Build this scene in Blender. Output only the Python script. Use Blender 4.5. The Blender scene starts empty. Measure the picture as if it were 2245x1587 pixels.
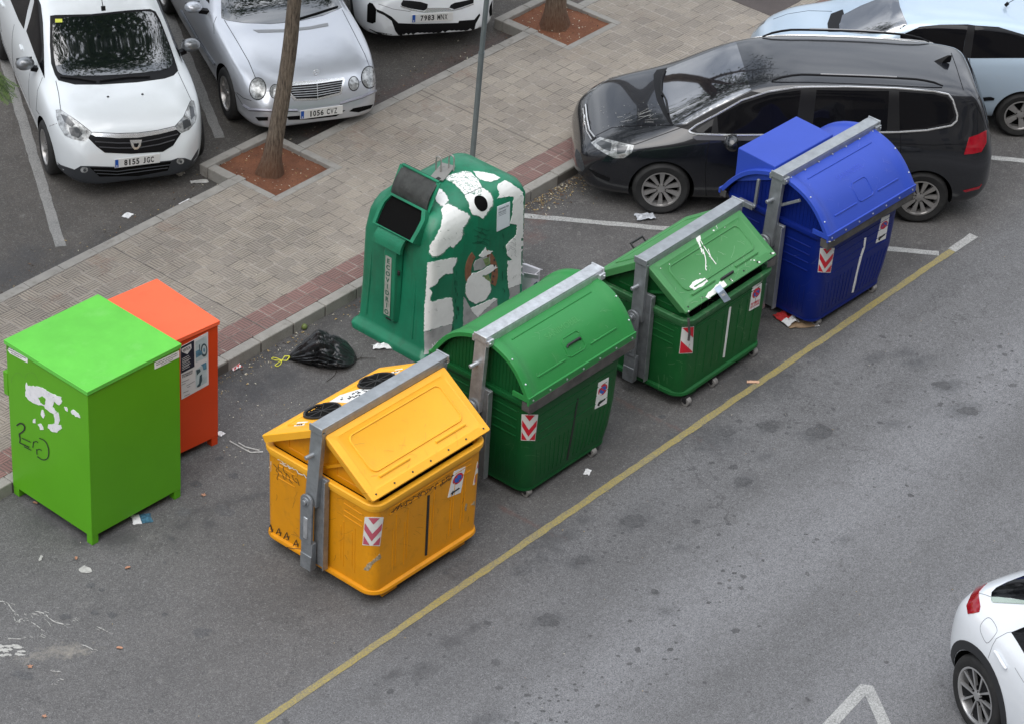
import bpy, bmesh, math, random
from mathutils import Vector, Matrix, noise
from mathutils.bvhtree import BVHTree
from mathutils.geometry import delaunay_2d_cdt
PI = math.pi
R = math.radians
sc = bpy.context.scene
col = sc.collection

# ------------------------------------------------------------------ camera
CAM = Vector((-19.0, -13.601, 17.024))
YAW, PITCH, ROLL, FPX = 0.66333662, 0.58842984, 0.06496319, 6386.32
_f = Vector((math.cos(PITCH) * math.cos(YAW), math.cos(PITCH) * math.sin(YAW), -math.sin(PITCH)))
_r = Vector((math.sin(YAW), -math.cos(YAW), 0))
_u = _r.cross(_f)
CR = math.cos(ROLL) * _r + math.sin(ROLL) * _u
CU = -math.sin(ROLL) * _r + math.cos(ROLL) * _u
CF = _f
cam_d = bpy.data.cameras.new('camera')
cam = bpy.data.objects.new('camera', cam_d)
col.objects.link(cam)
cam.matrix_world = Matrix(((CR.x, CU.x, -CF.x, CAM.x), (CR.y, CU.y, -CF.y, CAM.y), (CR.z, CU.z, -CF.z, CAM.z), (0, 0, 0, 1)))
cam_d.sensor_width = 36
cam_d.lens = 36 * FPX / 2245
cam_d.clip_start = 0.3
cam_d.clip_end = 800
sc.camera = cam

# ------------------------------------------------------------------ light
SUN_EL, SUN_AZ = R(58), R(196)        # azimuth measured from +x
world = bpy.data.worlds.new('World')
sc.world = world
world.use_nodes = True
wn, wl = world.node_tree.nodes, world.node_tree.links
wn.clear()
w_out = wn.new('ShaderNodeOutputWorld')
w_bg = wn.new('ShaderNodeBackground')
w_bg.inputs['Strength'].default_value = 0.13
w_sky = wn.new('ShaderNodeTexSky')
w_sky.sky_type = 'NISHITA'
w_sky.sun_disc = False
w_sky.sun_elevation = SUN_EL
w_sky.sun_rotation = PI / 2 - SUN_AZ
w_sky.altitude = 50
w_sky.air_density = 1.0
w_sky.dust_density = 3.0
# broken cloud cover over the sky
w_tc = wn.new('ShaderNodeTexCoord')
w_n = wn.new('ShaderNodeTexNoise')
w_n.inputs['Scale'].default_value = 2.6
w_n.inputs['Detail'].default_value = 7
w_n.inputs['Roughness'].default_value = 0.55
w_n.inputs['Distortion'].default_value = 0.4
wl.new(w_tc.outputs['Generated'], w_n.inputs['Vector'])
w_r = wn.new('ShaderNodeValToRGB')
w_r.color_ramp.elements[0].position = 0.33
w_r.color_ramp.elements[0].color = (3.4, 3.8, 4.5, 1)
w_r.color_ramp.elements[1].position = 0.66
w_r.color_ramp.elements[1].color = (12.2, 12.6, 13.2, 1)
wl.new(w_n.outputs['Fac'], w_r.inputs['Fac'])
w_m = wn.new('ShaderNodeMix')
w_m.data_type = 'RGBA'
w_m.inputs[0].default_value = 0.85
wl.new(w_sky.outputs[0], w_m.inputs[6])
wl.new(w_r.outputs[0], w_m.inputs[7])
# an overcast sky is darkest at the horizon and three times as bright overhead
w_sx = wn.new('ShaderNodeSeparateXYZ'); wl.new(w_tc.outputs['Generated'], w_sx.inputs[0])
w_el = wn.new('ShaderNodeMapRange'); wl.new(w_sx.outputs[2], w_el.inputs[0])
for _i, _v in enumerate((0.0, 0.9, 0.30, 1.0)): w_el.inputs[_i + 1].default_value = _v
w_k = wn.new('ShaderNodeVectorMath'); w_k.operation = 'SCALE'
wl.new(w_m.outputs[2], w_k.inputs[0]); wl.new(w_el.outputs[0], w_k.inputs['Scale'])
wl.new(w_k.outputs[0], w_bg.inputs['Color'])
wl.new(w_bg.outputs[0], w_out.inputs[0])
sun_d = bpy.data.lights.new('sun', 'SUN')
sun_d.energy = 1.0
sun_d.angle = R(60)
sun_d.color = (1.0, 0.965, 0.92)
sun = bpy.data.objects.new('sun', sun_d)
col.objects.link(sun)
sdir = Vector((math.cos(SUN_EL) * math.cos(SUN_AZ), math.cos(SUN_EL) * math.sin(SUN_AZ), math.sin(SUN_EL)))
sun.rotation_euler = sdir.to_track_quat('Z', 'Y').to_euler()
sun.location = sdir * 40
sc.view_settings.view_transform = 'Standard'
sc.view_settings.look = 'None'
sc.view_settings.exposure = 0.95
sc.view_settings.gamma = 1.0

# ------------------------------------------------------------------ helpers
def ray_px(x, y):
    return (CF * 1.0 + CR * ((x - 1122.5) / FPX) - CU * ((y - 793.5) / FPX)).normalized()
def at(x, y, z=0.0):
    d = ray_px(x, y)
    t = (z - CAM.z) / d.z
    return CAM + d * t
def onax(x, y, ax, v):
    d = ray_px(x, y)
    return CAM + d * ((v - CAM[ax]) / d[ax])
def toscreen(P):
    q = Vector(P) - CAM
    z = q.dot(CF)
    return (1122.5 + FPX * q.dot(CR) / z, 793.5 - FPX * q.dot(CU) / z)

def tag(o, label=None, cat=None, group=None, kind=None):
    if label: o['label'] = label
    if cat: o['category'] = cat
    if group: o['group'] = group
    if kind: o['kind'] = kind
    return o
def thing(name, label, cat, loc=(0, 0, 0), rotz=0.0, group=None):
    o = bpy.data.objects.new(name, None)
    o.empty_display_size = 0.3
    col.objects.link(o)
    o.location = loc
    o.rotation_euler = (0, 0, rotz)
    o['loc_m'] = [float(v) for v in loc] + [float(rotz)]
    return tag(o, label, cat, group)
def tmat(root):
    if root is None: return Matrix.Identity(4)
    l = root['loc_m']
    return Matrix.Translation((l[0], l[1], l[2])) @ Matrix.Rotation(l[3], 4, 'Z')

class MB:
    def __init__(s): s.v, s.f, s.m = [], [], []
    def add(s, vs, fs, mi=0):
        b = len(s.v)
        s.v += [Vector(p) for p in vs]
        s.f += [tuple(b + i for i in f) for f in fs]
        s.m += [mi] * len(fs)
        return s
    def box(s, c, d, mi=0, rot=None):
        c = Vector(c); x, y, z = d[0] / 2, d[1] / 2, d[2] / 2
        vs = [Vector((sx * x, sy * y, sz * z)) for sz in (-1, 1) for sy in (-1, 1) for sx in (-1, 1)]
        if rot is not None: vs = [rot @ p for p in vs]
        vs = [p + c for p in vs]
        return s.add(vs, [(0, 2, 3, 1), (4, 5, 7, 6), (0, 1, 5, 4), (2, 6, 7, 3), (0, 4, 6, 2), (1, 3, 7, 5)], mi)
    def bar(s, a, b, w, h, up=(0, 0, 1), mi=0):
        a, b = Vector(a), Vector(b)
        d = (b - a).normalized()
        side = Vector(up).cross(d)
        if side.length < 1e-4: side = Vector((1, 0, 0)).cross(d)
        side.normalize(); u = d.cross(side)
        vs = [p + side * (i * w / 2) + u * (j * h / 2) for p in (a, b) for (i, j) in ((-1, -1), (1, -1), (1, 1), (-1, 1))]
        return s.add(vs, [(0, 3, 2, 1), (4, 5, 6, 7), (0, 1, 5, 4), (1, 2, 6, 5), (2, 3, 7, 6), (3, 0, 4, 7)], mi)
    def tube(s, path, r, n=6, closed=False, mi=0, cap=True):
        path = [Vector(p) for p in path]
        rs = r if isinstance(r, (list, tuple)) else [r] * len(path)
        m = len(path)
        prev = None
        vs = []
        for i, p in enumerate(path):
            if closed: d = path[(i + 1) % m] - path[i - 1]
            else: d = path[min(i + 1, m - 1)] - path[max(i - 1, 0)]
            if d.length < 1e-9: d = Vector((0, 0, 1))
            d.normalize()
            if prev is None:
                a = d.cross(Vector((0, 0, 1)))
                if a.length < 1e-3: a = d.cross(Vector((1, 0, 0)))
                a.normalize()
            else:
                a = prev - d * prev.dot(d)
                if a.length < 1e-6: a = d.orthogonal()
                a.normalize()
            prev = a
            b = d.cross(a)
            for k in range(n):
                t = 2 * PI * k / n
                vs.append(p + (a * math.cos(t) + b * math.sin(t)) * rs[i])
        fs = []
        for i in range(m if closed else m - 1):
            j = (i + 1) % m
            for k in range(n):
                k2 = (k + 1) % n
                fs.append((i * n + k, i * n + k2, j * n + k2, j * n + k))
        if cap and not closed:
            fs.append(tuple(range(n - 1, -1, -1)))
            fs.append(tuple((m - 1) * n + k for k in range(n)))
        return s.add(vs, fs, mi)
    def loft(s, secs, cap0=True, cap1=True, closed=True, mi=0):
        n = len(secs[0])
        vs = [p for sec in secs for p in sec]
        fs = []
        for i in range(len(secs) - 1):
            for k in range(n if closed else n - 1):
                k2 = (k + 1) % n
                fs.append((i * n + k, i * n + k2, (i + 1) * n + k2, (i + 1) * n + k))
        if cap0: fs.append(tuple(range(n - 1, -1, -1)))
        if cap1: fs.append(tuple((len(secs) - 1) * n + k for k in range(n)))
        return s.add(vs, fs, mi)
    def lathe(s, prof, axis='z', c=(0, 0, 0), n=24, mi=0):
        c = Vector(c)
        secs = []
        for (r, h) in prof:
            ring = []
            for k in range(n):
                t = 2 * PI * k / n
                a, b = r * math.cos(t), r * math.sin(t)
                ring.append(c + (Vector((a, b, h)) if axis == 'z' else Vector((a, h, b)) if axis == 'y' else Vector((h, a, b))))
            secs.append(ring)
        return s.loft(secs, mi=mi)
    def prism(s, poly, axis, a, b, mi=0):
        def P(p, t):
            return Vector((t, p[0], p[1])) if axis == 'x' else Vector((p[0], t, p[1])) if axis == 'y' else Vector((p[0], p[1], t))
        return s.loft([[P(p, a) for p in poly], [P(p, b) for p in poly]], mi=mi)
    def bvh(s):
        return BVHTree.FromPolygons([tuple(p) for p in s.v], s.f)

def build(name, mb, mats, parent=None, smooth=35, bevel=0.0, bseg=2, subsurf=0, local=None):
    me = bpy.data.meshes.new(name)
    me.from_pydata([tuple(p) for p in mb.v], [], mb.f)
    bm = bmesh.new(); bm.from_mesh(me)
    bmesh.ops.recalc_face_normals(bm, faces=bm.faces[:])
    bm.to_mesh(me); bm.free()
    if not isinstance(mats, (list, tuple)): mats = [mats]
    for m in mats: me.materials.append(m)
    if len(mats) > 1:
        me.polygons.foreach_set('material_index', mb.m)
    if smooth:
        me.polygons.foreach_set('use_smooth', [True] * len(me.polygons))
        if not subsurf: me.set_sharp_from_angle(angle=R(smooth))
    me.update()
    o = bpy.data.objects.new(name, me)
    col.objects.link(o)
    if parent is not None: o.parent = parent
    if bevel:
        b = o.modifiers.new('bevel', 'BEVEL'); b.width = bevel; b.segments = bseg; b.limit_method = 'ANGLE'; b.angle_limit = R(35)
        b.harden_normals = False
    if subsurf:
        q = o.modifiers.new('sub', 'SUBSURF'); q.levels = subsurf; q.render_levels = subsurf
    return o

def applied(o):
    """bake an object's modifiers into its mesh"""
    dg = bpy.context.evaluated_depsgraph_get()
    dg.update()
    me = bpy.data.meshes.new_from_object(o.evaluated_get(dg), depsgraph=dg)
    old = o.data
    o.modifiers.clear()
    o.data = me
    bpy.data.meshes.remove(old)
    return o
def bvh_of(*objs):
    vs, fs = [], []
    for o in objs:
        b = len(vs)
        vs += [tuple(v.co) for v in o.data.vertices]
        fs += [tuple(b + i for i in p.vertices) for p in o.data.polygons]
    return BVHTree.FromPolygons(vs, fs)

# projection of 2D outlines onto a real surface (all in the root's local space)
class Proj:
    def __init__(s, bvh, root, mode='px', sign=1, far=4.0):
        s.b, s.mode, s.sign, s.far = bvh, mode, sign, far
        s.inv = tmat(root).inverted()
        s.o = s.inv @ CAM
        s.r3 = s.inv.to_3x3()
    def ray(s, p):
        if s.mode == 'px': return s.o, (s.r3 @ ray_px(p[0], p[1])).normalized()
        if s.mode == 'y': return Vector((p[0], s.sign * s.far, p[1])), Vector((0, -s.sign, 0))
        if s.mode == 'x': return Vector((s.sign * s.far, p[0], p[1])), Vector((-s.sign, 0, 0))
        return Vector((p[0], p[1], s.far)), Vector((0, 0, -1))
    def hit(s, p, off=0.003):
        o, d = s.ray(p)
        loc, n, i, dist = s.b.ray_cast(o, d)
        if loc is None: return None
        if n.dot(d) > 0: n = -n
        return loc + n * off
    def path(s, pts, step, off=0.003):
        out = []
        for a, b in zip(pts[:-1], pts[1:]):
            L = math.dist(a, b); k = max(1, int(L / step))
            for i in range(k):
                out.append((a[0] + (b[0] - a[0]) * i / k, a[1] + (b[1] - a[1]) * i / k))
        out.append(pts[-1])
        return [q for q in (s.hit(p, off) for p in out) if q is not None]

def smooth2d(pts, it=2, closed=True):
    for _ in range(it):
        q = []
        n = len(pts)
        rng = range(n) if closed else range(n - 1)
        if not closed: q.append(pts[0])
        for i in rng:
            a, b = pts[i], pts[(i + 1) % n]
            q.append((a[0] * .75 + b[0] * .25, a[1] * .75 + b[1] * .25))
            q.append((a[0] * .25 + b[0] * .75, a[1] * .25 + b[1] * .75))
        if not closed: q.append(pts[-1])
        pts = q
    return pts
def rough2d(pts, step, amp, seed=0):
    """torn, irregular outline"""
    rnd = random.Random(seed)
    out = []
    n = len(pts)
    for i in range(n):
        a, b = pts[i], pts[(i + 1) % n]
        L = math.dist(a, b); k = max(1, int(L / step))
        for j in range(k):
            t = j / k
            x, y = a[0] + (b[0] - a[0]) * t, a[1] + (b[1] - a[1]) * t
            out.append((x + rnd.uniform(-amp, amp), y + rnd.uniform(-amp, amp)))
    return out
def inside(p, poly):
    c = False; n = len(poly); x, y = p
    for i in range(n):
        x1, y1 = poly[i]; x2, y2 = poly[i - 1]
        if (y1 > y) != (y2 > y) and x < (x2 - x1) * (y - y1) / (y2 - y1) + x1: c = not c
    return c

def patch(mb, pj, poly, step, off=0.003, mi=0, skirt=True, mirror=False):
    """thin sheet laid on the surface inside a 2D outline"""
    b2 = []
    n = len(poly)
    for i in range(n):
        a, b = poly[i], poly[(i + 1) % n]
        k = max(1, int(math.dist(a, b) / step))
        for j in range(k):
            b2.append((a[0] + (b[0] - a[0]) * j / k, a[1] + (b[1] - a[1]) * j / k))
    nb = len(b2)
    xs = [p[0] for p in b2]; ys = [p[1] for p in b2]
    pts = list(b2)
    x = min(xs) + step * .5; row = 0
    while x < max(xs):
        y = min(ys) + step * (.5 if row % 2 else .25)
        while y < max(ys):
            if inside((x, y), b2): pts.append((x, y))
            y += step
        x += step; row += 1
    V, E, F, ov, oe, of = delaunay_2d_cdt([Vector(p) for p in pts], [(i, (i + 1) % nb) for i in range(nb)], [], 1, 1e-6)
    hits = [pj.hit(p, off) for p in V]
    idx = {}; vs = []
    for i, h in enumerate(hits):
        if h is not None: idx[i] = len(vs); vs.append(h)
    fs = [tuple(idx[i] for i in f) for f in F if all(i in idx for i in f)]
    # drop faces that bridge a jump in depth
    def ok(f):
        m = max((vs[f[a]] - vs[f[a - 1]]).length for a in range(len(f)))
        return m < (0.35 if pj.mode == 'px' else step * 6)
    fs = [f for f in fs if ok(f)]
    if skirt:
        cnt = {}
        for f in fs:
            for a in range(len(f)):
                e = (f[a], f[(a + 1) % len(f)])
                cnt.setdefault(tuple(sorted(e)), []).append(e)
        low = {}
        for k, es in cnt.items():
            if len(es) == 1:
                a, b = es[0]
                for q in (a, b):
                    if q not in low:
                        P = vs[q]
                        nn = pj.b.find_nearest(P)
                        vs.append(nn[0] + (nn[0] - P) * 0.3 if nn[0] is not None else P)
                        low[q] = len(vs) - 1
                fs.append((b, a, low[a], low[b]))
    mb.add(vs, fs, mi)
    if mirror:
        mb.add([Vector((p.x, -p.y, p.z)) for p in vs], [tuple(reversed(f)) for f in fs], mi)
    return mb
def ribbon(mb, pj, pts, w, step=4, off=0.003, mi=0):
    """a drawn stroke of width w laid on the surface"""
    L = []
    for a, b in zip(pts[:-1], pts[1:]):
        k = max(1, int(math.dist(a, b) / step))
        for j in range(k): L.append((a[0] + (b[0] - a[0]) * j / k, a[1] + (b[1] - a[1]) * j / k))
    L.append(pts[-1])
    vs, fs = [], []
    last = None
    for i, p in enumerate(L):
        a, b = L[max(i - 1, 0)], L[min(i + 1, len(L) - 1)]
        dx, dy = b[0] - a[0], b[1] - a[1]
        l = math.hypot(dx, dy) or 1
        nx, ny = -dy / l * w / 2, dx / l * w / 2
        h1, h2 = pj.hit((p[0] + nx, p[1] + ny), off), pj.hit((p[0] - nx, p[1] - ny), off)
        if h1 is None or h2 is None: last = None; continue
        vs += [h1, h2]
        if last is not None: fs.append((last, last + 1, len(vs) - 1, len(vs) - 2))
        last = len(vs) - 2
    if fs: mb.add(vs, fs, mi)
    return mb

_font_cache = {}
def text2d(s, size=1.0, bold=0.0, align='CENTER'):
    """triangulated glyph outlines of a string, as (verts2d, faces); height of capitals about 0.7*size"""
    key = (s, size, bold, align)
    if key in _font_cache: return _font_cache[key]
    cu = bpy.data.curves.new('t', 'FONT')
    cu.body = s; cu.size = size; cu.align_x = align; cu.align_y = 'CENTER'; cu.offset = bold; cu.resolution_u = 3
    o = bpy.data.objects.new('t', cu); col.objects.link(o)
    dg = bpy.context.evaluated_depsgraph_get(); dg.update()
    me = bpy.data.meshes.new_from_object(o.evaluated_get(dg), depsgraph=dg)
    vs = [(v.co.x, v.co.y) for v in me.vertices]
    fs = [tuple(p.vertices) for p in me.polygons]
    bpy.data.objects.remove(o); bpy.data.curves.remove(cu); bpy.data.meshes.remove(me)
    _font_cache[key] = (vs, fs)
    return vs, fs
def text_on(mb, pj, s, quad, off=0.005, mi=0, bold=0.02, fit=0.96):
    """fits a string into a 2D quad (tl,tr,br,bl) and lays it on the surface"""
    vs, fs = text2d(s, 1.0, bold)
    x0, x1 = min(v[0] for v in vs), max(v[0] for v in vs)
    y0, y1 = min(v[1] for v in vs), max(v[1] for v in vs)
    tl, tr, br, bl = quad
    out = []
    for (x, y) in vs:
        a = (x - x0) / (x1 - x0); b = (y1 - y) / (y1 - y0)
        a = .5 + (a - .5) * fit
        p = [(tl[i] * (1 - a) + tr[i] * a) * (1 - b) + (bl[i] * (1 - a) + br[i] * a) * b for i in (0, 1)]
        out.append(pj.hit(p, off) if pj else Vector((p[0], p[1], 0)))
    if all(o is not None for o in out): mb.add(out, fs, mi)
    return mb
def quad_lerp(q, a, b):
    tl, tr, br, bl = q
    return tuple((tl[i] * (1 - a) + tr[i] * a) * (1 - b) + (bl[i] * (1 - a) + br[i] * a) * b for i in (0, 1))
def sub_quad(q, a0, b0, a1, b1):
    return [quad_lerp(q, a0, b0), quad_lerp(q, a1, b0), quad_lerp(q, a1, b1), quad_lerp(q, a0, b1)]

# ------------------------------------------------------------------ materials
def newmat(name):
    m = bpy.data.materials.new(name); m.use_nodes = True
    return m, m.node_tree.nodes, m.node_tree.links, m.node_tree.nodes['Principled BSDF']
def setp(p, **k):
    names = dict(rough='Roughness', metal='Metallic', spec='Specular IOR Level', coat='Coat Weight', coatr='Coat Roughness', ior='IOR', trans='Transmission Weight', alpha='Alpha')
    for a, b in k.items(): p.inputs[names[a]].default_value = b
def srgb(r, g, b):
    f = lambda c: (c / 255 / 12.92) if c / 255 <= 0.04045 else ((c / 255 + 0.055) / 1.055) ** 2.4
    return (f(r), f(g), f(b))
def mat(name, c, rough=0.5, metal=0.0, coat=0.0, spec=0.4, var=0.0, vs=3.0, dirt=0.0, dirtc=(0.08, 0.07, 0.06), bump=0.0, bs=60.0, rvar=0.0, streak=0.0, ds=7.0):
    """principled base + noise mottling, scattered dirt, fine bump"""
    m, n, l, p = newmat(name)
    setp(p, rough=rough, metal=metal, coat=coat, coatr=0.05, spec=spec)
    c4 = (*c[:3], 1)
    p.inputs['Base Color'].default_value = c4
    tc = n.new('ShaderNodeTexCoord')
    src = None
    def nz(scale, detail=5, rough_=0.6, vec=None):
        t = n.new('ShaderNodeTexNoise')
        t.inputs['Scale'].default_value = scale; t.inputs['Detail'].default_value = detail; t.inputs['Roughness'].default_value = rough_
        l.new(vec or tc.outputs['Object'], t.inputs['Vector'])
        return t.outputs['Fac']
    def ramp(f, a, b, c0=0.0, c1=1.0):
        q = n.new('ShaderNodeMapRange'); q.inputs[1].default_value = a; q.inputs[2].default_value = b
        q.inputs[3].default_value = c0; q.inputs[4].default_value = c1
        l.new(f, q.inputs[0]); return q.outputs[0]
    def mix(f, a, b):
        q = n.new('ShaderNodeMix'); q.data_type = 'RGBA'
        if isinstance(f, float): q.inputs[0].default_value = f
        else: l.new(f, q.inputs[0])
        for s_, v in ((6, a), (7, b)):
            if isinstance(v, tuple): q.inputs[s_].default_value = (*v[:3], 1)
            else: l.new(v, q.inputs[s_])
        return q.outputs[2]
    cur = c4
    if var:
        cur = mix(ramp(nz(vs), .3, .7), tuple(x * (1 - var) for x in c[:3]), tuple(min(1, x * (1 + var)) for x in c[:3]))
    if streak:
        mp = n.new('ShaderNodeMapping'); mp.inputs['Scale'].default_value = (14, 14, 1.0)
        l.new(tc.outputs['Object'], mp.inputs['Vector'])
        f = ramp(nz(1.0, 6, .65, mp.outputs[0]), .52, .72, 0, streak)
        cur = mix(f, cur if not isinstance(cur, tuple) else cur[:3], dirtc)
    if dirt:
        f = ramp(nz(ds, 9, .72), .54, .70, 0, dirt)
        cur = mix(f, cur if not isinstance(cur, tuple) else cur[:3], dirtc)
    if not isinstance(cur, tuple): l.new(cur, p.inputs['Base Color'])
    if rvar:
        l.new(ramp(nz(vs * 2.3), .3, .7, max(0, rough - rvar), min(1, rough + rvar)), p.inputs['Roughness'])
    if bump:
        b = n.new('ShaderNodeBump'); b.inputs['Strength'].default_value = bump; b.inputs['Distance'].default_value = 0.01
        l.new(nz(bs, 3), b.inputs['Height']); l.new(b.outputs[0], p.inputs['Normal'])
    return m

# ------------------------------------------------------------------ node helpers for the ground
class N:
    def __init__(s, m): s.n, s.l = m.node_tree.nodes, m.node_tree.links; s.p = s.n['Principled BSDF']; s.tc = s.n.new('ShaderNodeTexCoord'); s.O = s.tc.outputs['Object']
    def set(s, i, v):
        if isinstance(v, (int, float)): i.default_value = v
        elif isinstance(v, tuple): i.default_value = (*v[:3], 1) if len(i.default_value) == 4 else v[:3]
        else: s.l.new(v, i)
    def math(s, op, a, b=0.0, c=None, clamp=False):
        q = s.n.new('ShaderNodeMath'); q.operation = op; q.use_clamp = clamp
        s.set(q.inputs[0], a); s.set(q.inputs[1], b)
        if c is not None: s.set(q.inputs[2], c)
        return q.outputs[0]
    def noise(s, scale, detail=4, rough=.6, vec=None, dist=0.0):
        q = s.n.new('ShaderNodeTexNoise'); q.inputs['Scale'].default_value = scale; q.inputs['Detail'].default_value = detail
        q.inputs['Roughness'].default_value = rough; q.inputs['Distortion'].default_value = dist
        s.l.new(vec or s.O, q.inputs['Vector']); return q.outputs['Fac']
    def voro(s, scale, feat='F1', vec=None, out='Distance'):
        q = s.n.new('ShaderNodeTexVoronoi'); q.feature = feat; q.inputs['Scale'].default_value = scale
        s.l.new(vec or s.O, q.inputs['Vector']); return q.outputs[out]
    def white(s, vec):
        q = s.n.new('ShaderNodeTexWhiteNoise'); s.l.new(vec, q.inputs['Vector']); return q.outputs['Value']
    def mr(s, f, a, b, c=0.0, d=1.0):
        q = s.n.new('ShaderNodeMapRange'); s.set(q.inputs[0], f)
        for i, v in enumerate((a, b, c, d)): q.inputs[i + 1].default_value = v
        return q.outputs[0]
    def mix(s, f, a, b, mode='MIX'):
        q = s.n.new('ShaderNodeMix'); q.data_type = 'RGBA'; q.blend_type = mode
        s.set(q.inputs[0], f); s.set(q.inputs[6], a); s.set(q.inputs[7], b); return q.outputs[2]
    def attr(s, name):
        q = s.n.new('ShaderNodeAttribute'); q.attribute_name = name; return q
    def sep(s, v):
        q = s.n.new('ShaderNodeSeparateXYZ'); s.l.new(v, q.inputs[0]); return q.outputs
    def comb(s, x, y, z=0.0):
        q = s.n.new('ShaderNodeCombineXYZ'); s.set(q.inputs[0], x); s.set(q.inputs[1], y); s.set(q.inputs[2], z); return q.outputs[0]
    def map(s, scale, rot=0.0, loc=(0, 0, 0)):
        q = s.n.new('ShaderNodeMapping'); q.inputs['Scale'].default_value = scale; q.inputs['Rotation'].default_value = (0, 0, rot); q.inputs['Location'].default_value = loc
        s.l.new(s.O, q.inputs['Vector']); return q.outputs[0]
    def bump(s, h, strength, dist=0.01):
        q = s.n.new('ShaderNodeBump'); q.inputs['Strength'].default_value = strength; q.inputs['Distance'].default_value = dist
        s.l.new(h, q.inputs['Height']); s.l.new(q.outputs[0], s.p.inputs['Normal'])

def asphalt_mat(name='asphalt', dark=0.0):
    m, *_ = newmat(name); k = N(m)
    zone = k.attr('zone').outputs['Color']          # r: lot/bay browner  g: polished lighter lane
    st = k.attr('stain').outputs['Color']           # r: oil  g: reddish  b: pale
    zs, ss = k.sep(zone), k.sep(st)
    road = k.mix(k.mr(k.noise(0.9, 5, .6, k.map((.35, 1.6, 1))), .3, .7), (.134, .133, .134), (.212, .212, .216))
    road = k.mix(zs[1], road, (.292, .294, .305))
    lot = k.mix(k.mr(k.noise(1.3, 6, .65), .3, .7), (.082, .071, .058), (.142, .126, .108))
    bay = k.mix(k.mr(k.noise(1.1, 6, .65), .32, .68), (.084, .078, .073), (.158, .149, .141))
    c = k.mix(zs[0], road, bay)
    c = k.mix(zs[2], c, lot)
    # aggregate grain
    g1 = k.noise(70, 4, .8); g2 = k.white(k.voro(150, out='Color') if False else k.voro(120, out='Position'))
    c = k.mix(k.mr(g1, .40, .60, .0, .62), c, (.05, .05, .052))
    c = k.mix(k.mr(g2, .86, 1.0, 0, .38), c, (.30, .30, .30))
    c = k.mix(k.mr(g2, .0, .25, .5, 0.0), c, (.03, .03, .032))
    g3 = k.noise(24, 5, .75); g4 = k.noise(7, 6, .7); g5 = k.noise(2.2, 6, .7)
    c = k.mix(k.mr(g3, .42, .66, 0, .34), c, (.055, .055, .057))
    c = k.mix(k.mr(g3, .30, .44, .26, 0), c, (.30, .30, .30))
    c = k.mix(k.mr(g4, .50, .72, 0, .30), c, (.060, .058, .057))
    c = k.mix(k.mr(g5, .54, .70, 0, .22), c, (.070, .068, .066))
    c = k.mix(k.math('MULTIPLY', zs[0], k.mr(g4, .28, .42, .34, 0)), c, (.27, .26, .245))
    if dark: c = k.mix(dark, c, (.020, .021, .023))
    # stains
    e = k.noise(9, 6, .7); e2 = k.noise(26, 4, .7)
    ee = k.math('ADD', k.math('MULTIPLY', e, .6), k.math('MULTIPLY', e2, .35))
    oil = k.mr(k.math('ADD', ss[0], k.math('MULTIPLY', k.math('SUBTRACT', ee, .475), 1.7)), .36, .60)
    oilw = k.mr(k.math('ADD', ss[0], k.math('MULTIPLY', k.math('SUBTRACT', ee, .475), 1.3)), .05, .9)
    c = k.mix(k.math('ADD', k.math('MULTIPLY', oil, .26), k.math('MULTIPLY', oilw, .30)), c, (.030, .031, .034))
    red = k.mr(k.math('ADD', ss[1], k.math('MULTIPLY', k.math('SUBTRACT', ee, .475), 1.2)), .3, .9)
    c = k.mix(k.math('MULTIPLY', red, .65), c, (.16, .062, .045))
    pale = k.mr(k.math('ADD', k.math('MULTIPLY', ss[2], .55), k.math('MULTIPLY', k.math('SUBTRACT', ee, .475), 2.2)), .35, .8)
    c = k.mix(k.math('MULTIPLY', pale, .5), c, (.34, .31, .26))
    # small random gum spots and drips
    sp = k.voro(1.7, vec=k.map((1, 1.15, 1)))
    c = k.mix(k.mr(k.math('ADD', sp, k.math('MULTIPLY', k.noise(30, 3), .05)), .045, .075, .55, 0), c, (.04, .04, .042))
    sp2 = k.voro(4.3, vec=k.map((1, 1, 1), .7))
    dm = k.mr(k.noise(.7, 3), .48, .60)
    sp3 = k.voro(7.5, vec=k.map((1, 1.4, 1), .3))
    c = k.mix(k.math('MULTIPLY', dm, k.mr(k.math('ADD', sp3, k.math('MULTIPLY', k.noise(50, 3), .16)), .14, .22, .42, 0)), c, (.04, .041, .044))
    c = k.mix(k.mr(k.math('ADD', sp2, k.math('MULTIPLY', k.noise(40, 3), .06)), .06, .11, .40, 0), c, (.05, .05, .052))
    # cracks
    cr = k.voro(.55, 'DISTANCE_TO_EDGE', k.comb(k.math('ADD', k.sep(k.O)[0], k.math('MULTIPLY', k.noise(2.2, 6, .7), .9)), k.math('ADD', k.sep(k.O)[1], k.math('MULTIPLY', k.noise(2.9, 6, .7, k.map((1, 1, 1), 1.1)), .9))))
    crm = k.math('MULTIPLY', k.mr(cr, .0, .006, .6, 0), k.mr(k.noise(.6, 2), .5, .58))
    c = k.mix(crm, c, (.03, .03, .03))
    k.l.new(c, k.p.inputs['Base Color'])
    k.set(k.p.inputs['Roughness'], k.mr(oil, 0, 1, .88, .62))
    k.p.inputs['Specular IOR Level'].default_value = .35
    k.bump(k.math('ADD', g1, k.math('MULTIPLY', k.noise(210, 2), .6)), .55, .006)
    return m
M_asphalt = asphalt_mat()
M_oily = asphalt_mat('oil_stained_asphalt', .45)
M_oily2 = asphalt_mat('dirty_asphalt', .30)

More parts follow.
